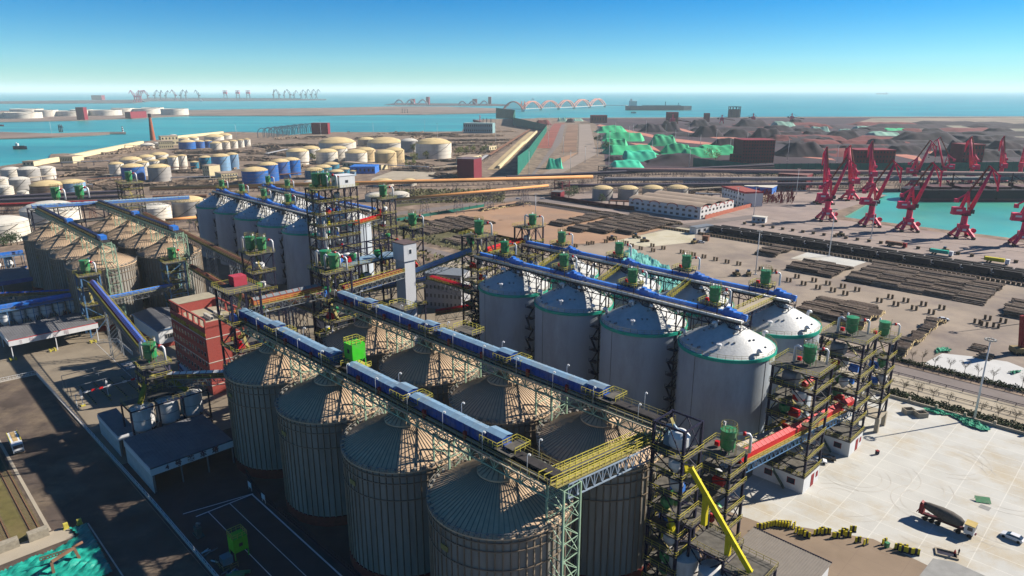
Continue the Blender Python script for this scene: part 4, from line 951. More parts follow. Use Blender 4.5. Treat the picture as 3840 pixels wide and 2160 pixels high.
fence('short white fence kinking around the yard corner by the canopy', [(-291, 62.3), (-287.5, 68.5), (-268, 68)])
fence('dark mesh fence between the parking yard and the steel silos', [(-167, 62.8), (-145, 59.5), (-106, 60.2), (-60, 60.2)], 1.8, navy)
for k, a in enumerate((-150.5, -143.2)):
    m = MB(); m.box(-.9, .9, -.04, .04, .9, 2.3); m.bar((-.8, .06, 0), (-.8, .06, 1), .08); m.bar((.8, .06, 0), (.8, .06, 1), .08)
    x, y = XY(a, 59.0); o = build('notice_board', m, white, None, (x, y, 0), GR); tag(o, '%s white notice board on the dark mesh fence below the silos' % ('left', 'right')[k], 'notice board')
# height-limit gantries over the lanes
for k, (a0, dz) in enumerate(((-247.5, 6.2), (-242.3, 6.0), (-237.8, 5.2), (-232.2, 4.6))):
    t = gthing('height_gantry', '%s thin steel height gantry spanning the truck lanes' % ('farthest', 'second farthest', 'second nearest', 'nearest')[k], 'gantry', a0, 41.3, group='height gantries over the lanes')
    m = MB(); m.bar((0, 0, 0), (0, 0, dz), .16); m.bar((0, 18.6, 0), (0, 18.6, dz), .16); m.bar((0, 0, dz), (0, 18.6, dz), .14); m.bar((0, 9.3, dz), (0, 9.3, dz-1), .1)
    build('frame', m, grey if k < 3 else white, t)
    if k == 3:
        for y, mm in ((3, white), (5, redc), (7.2, redc), (9.6, white), (14, white), (16.5, redc)):
            m = MB(); m.box(-.12, .12, y-.6, y+.6, dz-.25, dz+.35); build('lane_sign', m, mm, t)
for k, (a, b) in enumerate(((-233, 43), (-235.3, 50.8), (-233.6, 59.6))):
    t = gthing('signal_post', '%s signal post with stacked boxes beside the truck lanes' % NTH[k], 'signal post', a, b, group='signal posts at the truck lanes')
    m = MB(); m.bar((0, 0, 0), (0, 0, 5.6), .18); m.cbox(0, 0, 0, 1.2, 1.2, .35, 1); build('post', m, [white, yel], t)
    m = MB()
    for z in (3.0, 3.8, 4.6): m.cbox(.12, 0, z, .35, .6, .65)
    build('signal_boxes', m, whited, t)
for k, b in enumerate((46.2, 50.3, 54.8, 58.6)):
    m = MB(); m.box(0, 19, -.16, .16, 0, .35)
    for j in range(12): m.box(j*1.6, j*1.6+.8, -.2, .2, .35, .45, 1)
    x, y = XY(-250+.4*k, b); o = build('lane_kerb', m, [yeldull, navy], None, (x, y, 0), GR); tag(o, '%s yellow striped kerb dividing the truck lanes' % NTH[k], 'kerb', 'lane kerbs')
mk = MB()
def strip(mb, p, q, w, z=.09): p = Vector((*XY(*p), z)); q = Vector((*XY(*q), z)); d = (q-p).normalized(); n_ = Vector((-d.y, d.x, 0))*w/2; mb.quad([p-n_, q-n_, q+n_, p+n_])
for b0, b1 in ((46, 58.6),): 
    strip(mk, (-186+34, 43.5), (-148.5, 58.8), .3)
strip(mk, (-148.8, 45.2), (-148.4, 58.5), .35); strip(mk, (-148.4, 58.5), (-100, 58.2), .35); strip(mk, (-148.4, 53), (-100, 53.2), .18); strip(mk, (-148.6, 48), (-100, 48.2), .18)
for k in range(9): strip(mk, (-262+.9*k, 62), (-262+.9*k+.01, 66.5), .4)
strip(mk, (-292, 62.0), (-235, 60.8), .12)
struct('painted_markings', mk, white)
# railway stubs, buffer stops and the slope at the lower left
gsheet('grass_strip', [(-300, 12), (-166, 12), (-166, 18.9), (-300, 18.9)], .09, mat('dry_grass', (.15, .13, .045), .95, 0, .25, .4, 1, (.22, .16, .08), .6))
gsheet('grass_strip', [(-300, -30), (-166, -30), (-166, 11.8), (-300, 11.8)], .085, mat('dry_grass', (0,0,0)))
gsheet('kerb', rect(-300, -166.5, 19.6, 20.3), .12, verge_m)
gsheet('sand_path', [(-166, -20), (-160.5, -20), (-160.3, 23.5), (-166, 23.2)], .1, verge_m)
m = MB()
for b in (16.9, 18.4, 11.4, 12.9, 6, 7.5): m.bar((*XY(-300, b), .22), (*XY(-169, b), .22), .14, .16)
tag(build('rail_track', m, rustb), 'three rusty rail tracks ending at concrete buffers', 'rail track')
sl = MB()
for b in (17.65, 12.15, 6.75):
    k = -250.0
    while k < -169: x, y = XY(k, b); sl.bar((*XY(k, b-1.2), .12), (*XY(k, b+1.2), .12), .3, .1); k += .75
tag(build('sleepers', sl, mat('sleeper', (.16, .12, .08), .9)), kind='structure')
for k, b in enumerate((17.7, 12.2)):
    t = gthing('buffer_stop', '%s concrete buffer stop with rusty ironwork at the end of a track' % ('right', 'left')[k], 'buffer stop', -166.6, b, group='concrete buffer stops')
    m = MB(); m.prism([(0, -1.9), (1.9, -1.9), (1.9, 1.9), (0, 1.9)], .05, 1.9); build('block', m, mat('old_concrete', (.36, .32, .25), .95, 0, .2, 1.5), t)
    m = MB()
    for y in (-.75, .75): m.bar((-2.4, y, .2), (-.2, y, 1.6), .2); m.bar((-.3, y, .2), (-.3, y, 1.7), .2)
    m.bar((-.2, -1.2, 1.5), (-.2, 1.2, 1.5), .3); build('ironwork', m, red2, t)
for k, (a, b) in enumerate(((-165, 22.8), (-164.6, 25.4))):
    m = MB(); m.box(-.35, .35, -.45, .45, 0, 1.3); m.box(-.5, .5, -.6, .6, 0, .15); x, y = XY(a, b)
    tag(build('warning_box', m, yel, None, (x, y, .1), GR), '%s small yellow warning box at the end of the dark road' % ('left', 'right')[k], 'warning box')
def cloth(label, outline, m_, seed, amp=.45, z=.15, name='tarpaulin', cat='tarpaulin', n=34, mats2=None):
    "crumpled sheet filling an outline of world points"
    r = random.Random(seed); xs = [p[0] for p in outline]; ys = [p[1] for p in outline]
    x0, x1, y0, y1 = min(xs), max(xs), min(ys), max(ys)
    def inside(x, y):
        c_ = False
        for (ax, ay), (bx, by) in zip(outline, outline[1:]+outline[:1]):
            if (ay > y) != (by > y) and x < (bx-ax)*(y-ay)/(by-ay)+ax: c_ = not c_
        return c_
    b = MB(); idx = {}; ph = [(r.uniform(0, 6.28), r.uniform(.4, 1.6), r.uniform(0, 3.14)) for _ in range(9)]; sc_ = 40/max(x1-x0, y1-y0)
    def v(i, j):
        if (i, j) not in idx:
            x = x0+(x1-x0)*i/n; y = y0+(y1-y0)*j/n; h = sum(math.sin((x*math.cos(q)+y*math.sin(q))*f*sc_*.9+p) for p, f, q in ph)/4
            idx[i, j] = len(b.v); b.v.append((x, y, z+amp*(.5+abs(h)+r.uniform(-.15, .15))))
        return idx[i, j]
    for i in range(n):
        for j in range(n):
            if inside(x0+(x1-x0)*(i+.5)/n, y0+(y1-y0)*(j+.5)/n): b.f.append((v(i, j), v(i+1, j), v(i+1, j+1), v(i, j+1))); b.m.append(0); b.s.append(False)
    o = build(name, b, m_); return tag(o, label, cat)
tarp_m = mat('teal_tarp', (.015, .32, .25), .5, 0, .25, .5)
cloth('big crumpled teal tarpaulin covering the ground at the lower left corner', [XY(*p) for p in ((-163.8, 23.4), (-162.8, 26.5), (-152, 26.0), (-141, 25.5), (-140, 10), (-156, 4), (-157.8, 13), (-157.5, 20), (-159.5, 24))], tarp_m, 5, .5, .2, n=60)
t = gthing('rusty_frame', 'rusty steel portal frame lying on the teal tarpaulin', 'frame', -149, 17)
m = MB(); m.bar((0, 0, 0), (0, 0, 3.2), .5); m.bar((0, 0, 3.2), (-1.5, 4.4, 3.4), .5); m.bar((-1.5, 4.4, 3.4), (-1.2, 5.0, .2), .5); m.bar((-1.9, 4.2, 3.3), (-1.8, 5.2, .2), .4); build('beams', m, mat('rusty', (.25, .14, .09), .85), t)
m = MB(); m.truss((-3.5, -1.4, 3.0), (-2.2, 4.0, 3.2), .7, .14, 10); m.tube([(-2, 4.2, 3.3), (-2.4, 6.2, 3.4)], .3, 8); build('lattice_arm', m, rustb, t)
gsheet('kerb', rect(-163.4, -120, 26.6, 26.9), .3, trimw)
# machines stored in the parking yard
t = gthing('dust_bin', 'lime green box hopper with yellow railing standing on the parking yard', 'hopper', -128.5, 46.5)
m = MB(); m.box(-1.5, 1.5, -1.5, 1.5, 1.8, 5); build('body', m, mat('lime_shade', (.12, .55, .02), .5), t)
m = MB()
for x in (-1.4, 1.4):
    for y in (-1.4, 1.4): m.bar((x, y, 0), (x, y, 1.8), .18)
build('legs', m, lime, t); m = MB(); m.rail([(-1.5, -1.5, 5), (1.5, -1.5, 5), (1.5, 1.5, 5), (-1.5, 1.5, 5)], 1.1, .09, closed=True, step=1.2); build('railing', m, yel, t)
m = MB(); m.box(1.5, 1.53, -.4, .4, 3, 3.8); build('plate', m, navy, t)
t = gthing('motor_skid', 'dark green motor skid beside the white road fence', 'machine', -141.5, 43)
m = MB(); m.box(-1.5, 1.5, -.8, .8, 0, .3); m.box(-.8, .8, -.6, .6, .3, 2.2); m.tube([(-1.6, 0, 1.0), (-.8, 0, 1.0)], .5, 10); build('casing', m, mat('dark_teal', (.02, .10, .10), .6), t)
m = MB(); m.tube([(-.2, 0, 2.2), (-.2, 0, 2.9), (.6, .4, 3.1)], .25, 8); build('outlet', m, grey, t)
t = gthing('blue_fan_unit', 'pale blue fan unit with green pipes in front of the lime hopper', 'machine', -127, 43.2)
m = MB(); m.box(-1, 1, -1, 1, .8, 2.4); m.tube([(0, -1, 1.6), (0, 1, 1.6)], .7, 12); build('casing', m, mat('steel_teal', (.08, .22, .26), .5), t)
m = MB(); m.rail([(-2, -1.5, 0), (2, -1.5, 0), (2, 1.5, 0)], 1.2, .08); build('frame', m, yeldull, t)
for k in range(2):
    m = MB(); m.tube([(-1.8, 0, .35), (1.8, 0, .35)], .35, 12); x, y = XY(-122.5, 43+1.2*k); tag(build('green_pipe', m, green, None, (x, y, .06), GR+.9), '%s green pipe lying on the parking yard' % ('nearer', 'farther')[k], 'pipe')
r = random.Random(4)
for k in range(14):
    m = MB(); m.tube([(-.9, 0, .15), (.9, 0, .15)], .14, 8); x, y = XY(-131+r.uniform(-6, 9), 42.4+r.uniform(-.9, 2.2)); tag(build('spare_pipe', m, [grey, white, bst][k % 3], None, (x, y, .06), r.uniform(0, 3)), 'short pipe among the loose spares beside the white road fence', 'pipe', 'loose spare pipes')
# ---------------- belts over the left silo group ----------------
for b, a0, who in ((74.3, -419, 'outer'), (102.2, -419, 'inner')):
    t = gthing('conveyor_gallery', 'dark blue belt gallery over the %s row of the left silo group' % who, 'conveyor', a0, b, 36.8); L = -303 - a0
    m = MB(); m.box(0, L, -1.6, 1.6, -.25, 0); build('walkway_deck', m, deckdk, t)
    m = MB(); m.truss((0, -1.6, -.25), (L, -1.6, -.25), 2.4, .3, 40); m.truss((0, 1.6, -.25), (L, 1.6, -.25), 2.4, .3, 40)
    for x in (30, 37, 57, 64, 83.5, 90.5): m.bar((x, -1.5, -11), (x, -1.5, -2.6), .3); m.bar((x, 1.5, -11), (x, 1.5, -2.6), .3); m.bar((x, -1.5, -11), (x, 1.5, -2.8), .2)
    build('truss', m, ltgreen, t)
    m = MB(); m.box(0, L-8, -.5, 1.0, .1, 1.1)
    for k in range(int((L-8)/2.4)): m.box(k*2.4, k*2.4+.25, -.6, 1.1, .1, 1.2)
    build('belt_cover', m, mat('navy_cover', (.02, .03, .08), .6), t)
    m = MB(); m.box(L/2, L/2+4, -1.2, 1.3, .2, 2.2); m.box(L-9, L-4, -1.0, 1.3, .2, 1.9); build('drive_unit', m, blue2, t)
    m = MB(); m.rail([(0, -1.6, 0), (L, -1.6, 0)], 1.1, .08, step=2.5); build('railing', m, yeldull, t)
    support_frame('tall pale green lattice tower ending the %s belt gallery of the left group' % who, -303.5, b, 35.6, 4.6, 4.2)
LT = tower('open dark frame tower carrying the left ends of the left belt galleries', -428, -419, 71, 106, 36, [9, 18, 27], nb=3, plat=False, rails=False, stairs=False)
conveyor('pale blue conveyor along the back of the left silo group towards the black tower', (-421, 72, 36.5), (-421, 150, 33), 3.0, cm=blueroof, side=blue2, rail=2, h=1.8)
BTL = tower('black lattice tower with a green filter beside the white storage tanks', -500, -486, 134, 145, 37, [7, 14, 21, 28, 33], na=2, steel=mat('black_steel', (.02, .02, .03), .6))
filter_unit('dark green filter on the black lattice tower by the storage tanks', *XY(-494, 140), 37.1, 1.4, False, 1)
for k, bb in enumerate((84, 95)): filter_unit('%s dark green filter high above the left silo group' % ('left', 'right')[k], *XY(-424, bb), 39, 1.4, True, 1)

# ---------------- log yard ----------------
log_m = mat('log_bark', (.20, .145, .11), .95, 0, .5, 1.3, 1, (.42, .34, .27), .6)
logend_m = mat('log_end', (1.3, .98, .52), .9, 0, .25, 2)
logdk = mat('log_end_dark', (.20, .16, .13), .9, 0, .4, 2)
rl = random.Random(12); logs_near = []; LB = MB()
def stack(c, nl, nr, fl, cols=1, h=5, tan=False, near=False):
    A0 = AB(*at2(c, *nl)); A1 = AB(*at2(c, *nr)); A2 = AB(*at2(c, *fl)); wdt = (A1[0]-A0[0])/cols; bn, bf = A0[1], A2[1]
    for k in range(cols):
        a0 = A0[0] + wdt*k + .3; a1 = a0 + wdt - .2; n = int((bf-bn)/.62)
        for i in range(n):
            prof = min(1, min(i, n-1-i)/4+.3)*(.85+.12*math.sin(i*.35+k)+.15*math.sin(i*.11+k*2.3)); jt = .9*math.sin(i*.23+k*1.7)
            for j in range(max(1, int(h*prof))):
                if j < int(h*prof)-2 and 3 < i < n-3: continue
                b = bn + i*.62 + rl.uniform(-.15, .15) + (j % 2)*.3; r = rl.uniform(.24, .34); z = .3 + j*.52 + rl.uniform(-.05, .12)
                p = (a0 + jt + rl.uniform(-.9, .3), b + rl.uniform(-.25, .25), z); q = (a1 + .6*jt + rl.uniform(-.2, .5), b + rl.uniform(-.25, .25), z)
                if near and len(logs_near) < 300: logs_near.append((p, q, r))
                else:
                    P = Vector((*XY(p[0], p[1]), z)); Q = Vector((*XY(q[0], q[1]), z)); LB.tube([P, Q], r, 6, rl.choice((0, 0, 3, 4)), caps=False)
                    for e, rev in ((P, 1), (Q, 0)):
                        d = (Q-P).normalized(); s_ = Vector((-d.y, d.x, 0)); u_ = Vector((0, 0, 1)); f = [tuple(e + s_*r*math.cos(x) + u_*r*math.sin(x)) for x in [2*math.pi*w_/6 for w_ in range(6)]]
                        LB.quad(f[::-1] if rev else f, 1 if tan and not rev else 2)
stack('a', (290, 490), (420, 522), (800, 128), 1, 6, True, True)
stack('R', (800, 1250), (1050, 1290), (1110, 1110), 1, 6, True, True)
stack('R', (65, 615), (235, 645), (215, 528)); stack('R', (340, 755), (820, 805), (400, 645), 3)
stack('R', (880, 852), (2090, 1115), (1190, 706), 5, 5)
stack('R', (420, 1150), (930, 1260), (700, 1005), 2, 5); stack('R', (2300, 1170), (2700, 1260), (2500, 1040), 2)
stack('N', (730, 295), (860, 310), (1000, 175), 1, 5); stack('N', (870, 338), (1020, 352), (1170, 185), 1, 5); stack('N', (1030, 345), (1200, 365), (1330, 215), 1, 5); stack('N', (1250, 358), (1385, 375), (1540, 245), 1, 5)
stack('M', (1530, 560), (1790, 640), (2000, 418), 3, 5); stack('M', (1940, 690), (2180, 740), (2260, 610), 2, 4); stack('B', (2040, 1265), (2130, 1262), (2420, 1172), 1, 4, True)
stack('a', (1130, 440), (1280, 468), (1220, 385), 1, 3); stack('a', (1210, 525), (1370, 550), (1270, 478), 1, 3)
lo = build('logs', LB, [log_m, logend_m, logdk, mat('log_pale', (.36, .28, .21), .95, 0, .4, 1.3), mat('log_dark', (.09, .065, .055), .95, 0, .4, 1.3)]); tag(lo, kind='stuff')
m = MB(); m.tube([(-.5, 0, 0), (.5, 0, 0)], 1, 8, 0, caps=False)
for sx, mi in ((-.5, 0), (.5, 1)):
    f = [(sx, math.cos(q), math.sin(q)) for q in [2*math.pi*w_/8 for w_ in range(8)]]; m.quad(f if sx > 0 else f[::-1], mi)
lg0 = None
for p, q, r in logs_near:
    P = Vector((*XY(p[0], p[1]), p[2])); Q = Vector((*XY(q[0], q[1]), q[2])); d = Q - P; mid = (P+Q)/2
    if lg0 is None: lg0 = build('log', m, [log_m, logend_m]); o = lg0
    else: o = lg0.copy(); C.objects.link(o)
    o.location = mid; o.rotation_euler = (0, 0, math.atan2(d.y, d.x)); o.scale = (d.length, r, r)
    tag(o, 'brown log with a pale tan cut end lying in the tan-ended stacks near the road', 'log', 'logs stacked in the timber yard')
# timber bunks
bk = mat('bunk_wood', (.16, .115, .075), .9, 0, .3, 1.5); b0_ = None
BK = [('R', p) for p in ((130,760),(245,780),(455,828),(380,862),(515,892),(610,862),(735,890),(645,928),(780,952),(870,917),(892,982),(1000,947),(1200,1047),(1300,1014),(1350,1080),(1440,1047),(1515,1117),(1600,1080),(1670,1154),(1765,1112),(2085,1242),(2180,1207),(2150,1264),(2255,1278),(2320,1234))] + \
     [('N', p) for p in ((1185,435),(1205,412),(1255,407),(1345,447),(1385,467),(1455,489),(1545,467),(1550,505),(1630,487),(1775,517),(1865,537),(1945,554),(2035,574),(2125,594),(2215,610),(950,470),(1045,452),(1080,447))]
for c_, p in BK:
    x, y = at2(c_, *p)
    if b0_ is None:
        t = thing('timber_bunk', 'pair of short brown timber posts standing on the open log yard', 'post', (x, y, 0), GR, 'paired timber posts on the log yard')
        for dx in (-.9, .9): m = MB(); m.cbox(dx, 0, 0, .9, .9, 2.0); m.cbox(dx, 0, 2.0, 1.0, 1.0, .15); build('post', m, bk, t)
        b0_ = remember(t)
    else: dup(b0_, (x, y, 0), GR)
# coal train
wg = mat('wagon_dark', (.035, .03, .04), .7, 0, .3, .5); coalm = mat('coal', (.02, .018, .022), .95, 0, .4, 1); w0 = None
for r, b in enumerate((428.6, 433.4, 438.2)):
    for k in range(16):
        a = -238 + 14.2*k + r*4; x, y = XY(a, b); lab = 'dark open coal wagon coupled in the %s of three long rows by the quay' % ('nearest', 'middle', 'farthest')[r]
        if w0 is None:
            t = thing('coal_wagon', lab, 'wagon', (x, y, .05), GR, 'coal wagons along the quay'); m = MB(); m.box(0, 13.4, -1.55, 1.55, 1.1, 3.6)
            for j in range(8): m.bar((.5+j*1.77, -1.62, 1.1), (.5+j*1.77, -1.62, 3.6), .14)
            build('body', m, wg, t); m = MB(); m.box(.3, 13.1, -1.35, 1.35, 3.6, 4.1); build('coal_load', m, coalm, t)
            m = MB()
            for x_ in (1.8, 3.6, 9.8, 11.6): m.tube([(x_, -1.3, .5), (x_, 1.3, .5)], .45, 10)
            m.box(1.2, 4.2, -1, 1, .4, 1.1); m.box(9.2, 12.2, -1, 1, .4, 1.1); build('bogie', m, rubber, t)
            m = MB(); m.box(-.35, .0, -1.3, 1.3, 1.2, 1.4); m.rail([(-.2, -1.5, 2.4), (-.2, 0, 2.4)], 1.5, .14); m.box(.0, 1.0, -1.64, -1.57, 2.2, 2.6); build('end_ladder', m, white, t); w0 = remember(t)
        else: dup(w0, (x, y, .05), GR, lab)
m = MB(); 
for b in (427.8, 429.4, 432.6, 434.2, 437.4, 439): m.bar((*XY(-420, b), .12), (*XY(300, b), .12), .14, .16)
tag(build('rail_track', m, mat('rail_steel', (.12, .09, .08), .6)), 'double railway track under the coal wagons', 'rail track')
gsheet('ballast', rect(-420, 300, 425, 441), .06, mat('ballast', (.10, .085, .085), .95, 0, .3, .8))
gsheet('path', rect(-300, 260, 418, 424), .07, quay_m)
# low dark wall of blocks along both sides of the train
for b, nm, st in ((416.5, 'row of brown piled blocks between the log yard and the coal train', 2.2), (472.5, 'row of dark crash blocks along the quay road', 7.2)):
    for g_ in range(1):
        if st > 5:
            w1 = None
            for k in range(44):
                x, y = XY(-230+st*k, b)
                if w1 is None: m = MB(); m.box(-1, 1, -.6, .6, 0, 1.5); m.box(-1.1, 1.1, -.7, .7, 1.5, 1.7); w1 = build('crash_block', m, bk, None, (x, y, 0), GR); o = w1
                else: o = w1.copy(); C.objects.link(o); o.location = (x, y, 0)
                tag(o, 'dark crash block in the long straight line along the quay road', 'block', 'crash blocks along the quay road')
        else:
            m = MB(); k = -268
            while k < 200: m.bar((*XY(k, b), .8), (*XY(k+st-.5, b), .8), 1.1, 1.6); k += st
            tag(build('block_wall', m, bk), nm, 'wall')
m = MB(); k = -405
while k < -262: m.bar((*XY(k, 437-(k+262)*.0), .8), (*XY(k+1.6, 437), .8), 1.1, 1.6); k += 2.2
tag(build('block_wall', m, bk), 'row of brown piled blocks edging the sandy yard below the warehouse', 'wall')
# ---------------- harbour cranes ----------------
crim = mat('crane_red', (.95, .035, .14), .55, 0, .18, .4); cr0 = None
def crane(label, x, y, rz, s=1.0):
    global cr0
    if cr0: o = dup(cr0, (x, y, 0), rz, label); o.scale = (s, s, s); return
    t = thing('portal_crane', label, 'harbour crane', (x, y, 0), rz, 'red harbour cranes along the basin'); t.scale = (s, s, s)
    m = MB()
    for sx in (-1, 1):
        for sy in (-1, 1):
            m.bar((sx*5.2, sy*5.2, 1.4), (sx*2.3, sy*2.3, 6.0), 1.8, 1.8)
        m.bar((sx*5.2, -5.4, 1.6), (sx*5.2, 5.4, 1.6), .7, .8)
    m.box(-2.8, 2.8, -2.8, 2.8, 4.2, 9.0); build('portal', m, crim, t)
    m = MB()
    for sx in (-1, 1):
        for sy in (-1, 1):
            m.box(sx*5.2-.6, sx*5.2+.6, sy*5.4-2.2, sy*5.4+2.2, .5, 1.3)
            for k in range(4): m.tube([(sx*5.2-.5, sy*5.4-1.7+k*1.1, .45), (sx*5.2+.5, sy*5.4-1.7+k*1.1, .45)], .42, 8)
            build('bogie', m, rubber, t); m = MB()
    m = MB(); m.tube([(6.0, -2.4, 5.2), (6.0, -.4, 5.2)], 1.5, 16); m.bar((2.8, -1.4, 5), (6.2, -1.4, 5.2), .8); build('cable_drum', m, crim, t)
    m = MB(); m.lathe(0, 0, [(2.3, 9.0), (2.0, 10), (1.9, 15.2)], 20); build('column', m, crim, t)
    m = MB(); m.cyl(0, 0, 15.2, 15.7, 3.4, 24); m.lathe(0, 0, [(3.4, 15.2), (1.5, 15.1)], 24); m.rail([(3.3*math.cos(k), 3.3*math.sin(k), 15.7) for k in [6.283*j/10 for j in range(10)]], 1, .1, closed=True); build('slewing_ring', m, mat('crane_dark', (.10, .03, .04), .7), t)
    m = MB(); m.box(-8.2, -1.0, -2.3, 2.3, 16.2, 20.4); m.box(-8.4, -3.2, -2.4, 2.4, 15.6, 17); m.box(-1.2, 2.6, -1.8, 1.8, 15.7, 18.2); h_ = build('machinery_house', m, crim, t)
    m = MB(); m.box(-6.6, -3.2, -2.36, -2.31, 18.0, 19.2); m.box(-6.6, -3.2, 2.31, 2.36, 18.0, 19.2); build('name_board', m, white, h_)
    m = MB(); m.box(2.2, 4.2, -2.6, -.9, 16.6, 19.2); build('cab', m, glass, t)
    m = MB()
    for sy in (-1, 1):
        m.bar((-3.2, sy*1.6, 20), (-.4, sy*.8, 30.5), 1.0); m.bar((1.8, sy*1.6, 18), (-.4, sy*.8, 30.5), .6); m.bar((-2.4, sy*1.4, 24), (.8, sy*1.2, 24), .4)
    m.bar((-.4, -1.0, 30.5), (-.4, 1.0, 30.5), .8); m.bar((-2, -1.2, 27), (-2, 1.2, 27), .4); build('a_frame', m, crim, t)
    m = MB(); m.bar((-.4, 0, 30), (-6.5, 0, 25.5), .7, .9); m.box(-7.8, -5.6, -1.4, 1.4, 23.6, 26); build('counterweight_arm', m, crim, t)
    m = MB()
    for sy in (-1, 1): m.tube([(2.4, sy*1.2, 18.6), (7, sy*.8, 33), (11, sy*.5, 45.5)], [1.05, .85, .55], 8)
    for k in range(7): f = k/6; m.bar((2.4+8.6*f, -1.2+.7*f, 18.6+26.9*f), (2.4+8.6*f, 1.2-.7*f, 18.6+26.9*f), .3)
    build('boom', m, crim, t)
    m = MB(); P, Q = Vector((-.4, 0, 30.5)), Vector((9.2, 0, 47.6)); m.bar(P, Q, .8, .8)
    for k in range(14): e = P.lerp(Q, (k+.5)/14); m.bar(e, e + Vector((-.8, 0, .7)), .6, .35)
    build('tie_rack', m, mat('crane_rust', (.30, .07, .05), .7), t)
    m = MB()
    for sy in (-1, 1): m.bar((9.0, sy*.4, 47.8), (15.8, sy*.5, 41.5), .65); m.bar((11, sy*.4, 45.5), (15.8, sy*.5, 41.5), .35); m.bar((15.8, sy*.5, 41.5), (16.4, sy*.15, 31.5), .7); m.bar((11, sy*.4, 45.5), (16.2, sy*.2, 34), .5); m.bar((9.0, sy*.4, 47.8), (11, sy*.4, 45.5), .5)
    m.tube([(15.9, -.6, 41.5), (15.9, .6, 41.5)], .8, 12); build('fly_jib', m, crim, t)
    m = MB(); m.bar((16.5, 0, 31.5), (16.5, 0, 27), .12); m.cbox(16.5, 0, 26.2, .9, .7, .9); build('hook', m, rubber, t)
    m = MB(); m.bar((-2.85, -1.0, 5.8), (-2.85, 1.2, 5.8), .05, 1.2); m.box(-1.2, 1.2, -2.86, -2.81, 5.0, 6.4); build('number_board', m, white, t)
    cr0 = remember(t)
for k, (c_, p, rz, lab) in enumerate((('E', (740, 1330), -.1, 'nearest to the sunlit corner of the basin'), ('E', (1130, 1390), -.15, 'second along the near quay'), ('E', (1500, 1430), -.2, 'third along the near quay, by the greenest water'),
        ('R', (1960, 450), -.2, 'fourth along the near quay'), ('R', (2485, 530), -.4, 'at the right picture edge on the near quay'), ('E', (640, 1195), 1.45, 'with upright boom behind the corner crane'),
        ('E', (890, 1160), 1.7, 'on the left quay, with its boom seen from behind'), ('E', (1080, 1080), 1.45, 'with upright boom behind the second near crane'), ('E', (1500, 1050), -.1, 'on the far quay, boom leaning right over the ship'),
        ('E', (1790, 1000), 2.6, 'behind the ship, its jib facing away'), ('E', (2050, 1000), 1.6, 'on the far quay with a straight upright boom'), ('E', (2335, 985), 1.3, 'on the far quay, tallest upright boom near the right edge'), ('E', (2520, 975), .9, 'last on the far quay at the right picture edge'))):
    x, y = at2(c_, *p)
    if k in (0, 1, 2, 3, 4): a, b = AB(x, y); x, y = XY(a, 531)
    crane('red harbour crane %s' % lab, x, y, rz)
# ship in the basin
t = thing('cargo_ship', 'long dark bulk carrier moored across the far side of the basin', 'ship', (358, 612, -1.6))
hull = [(0, 12), (6, 3), (16, 0), (240, 0), (240, 30), (16, 30), (6, 25), (0, 16)]
m = MB(); m.prism(hull, 3.0, 10.5); build('hull', m, mat('hull_black', (.03, .02, .035), .6), t)
m = MB(); m.prism([(x+.2, y+.05*(15-y)*.1) for x, y in hull], 0, 3.0); build('boot_topping', m, mat('hull_red', (.16, .04, .06), .7), t)
m = MB()
for k in range(7): m.box(22+k*27, 40+k*27, 6, 24, 10.5, 12.6)
build('hatch_covers', m, mat('hatch_brown', (.12, .05, .055), .7), t)
m = MB(); m.rail([(4, 4, 10.5), (14, .5, 10.5), (238, .5, 10.5)], 1.2, .15, step=5)
for k in range(8): m.cbox(18+k*27, 15, 10.5, 2, 4, 5); m.bar((18+k*27, 15, 15), (18+k*27, 15, 24), .7); m.bar((18+k*27, 15, 22), (28+k*27, 15, 17), .4)
build('deck_gear', m, brickdk, t)
# light masts
def mast(label, x, y, h, src={}):
    if 'o' in src: o = dup(src['o'], (x, y, 0), None, label); o.scale = (1, 1, h/25); return
    t = thing('light_mast', label, 'light mast', (x, y, 0), 0, 'tall light masts'); t.scale = (1, 1, h/25)
    m = MB(); m.tube([(0, 0, 0), (0, 0, 24.6)], [.34, .16], 10); m.cbox(0, 0, 0, 1.3, 1.3, .4); build('pole', m, white, t)
    m = MB(); 
    for k in range(10): th = .628*k; m.cbox(1.25*math.cos(th), 1.25*math.sin(th), 24.5, .5, .5, .35); m.bar((0, 0, 24.4), (1.25*math.cos(th), 1.25*math.sin(th), 24.5), .08)
    build('lamp_ring', m, mat('lamp_grey', (.5, .48, .44), .5), t); src['o'] = remember(t)
MS = [('a', 1195, 1205, 26, 'on the white apron edge among green netting'), ('R', 745, 630, 28.5, 'standing on the pale slab beside the coal train'), ('N', 2345, 682, 24, 'rising behind the last blue gallery'), ('R', 1125, 470, 25.5, 'on the quay below the second crane'),
      ('N', 638, 245, 19, 'at the left end of the sandy yard'), ('R', 62, 272, 24, 'beside the small kiosk near the quay road'), ('R', 720, 300, 24, 'on the quay behind the first crane'), ('C', 2222, 1235, 17, 'in front of the white office'), ('R', 2510, 1240, 26, 'at the right edge of the log yard')]
for c_, x, y, h, lab in MS: mast('tall grey light mast %s' % lab, *at2(c_, x, y), h)
def htop(c_, x, yb, yt):
    "height of an upright thing from its foot and top rows"
    X, Y = at2(c_, x, yb); e = (px(c_, x, yt)[1]-1080)/FPX; return X, Y, HC - (Y*sT + e*Y*cT)/(cT - e*sT)
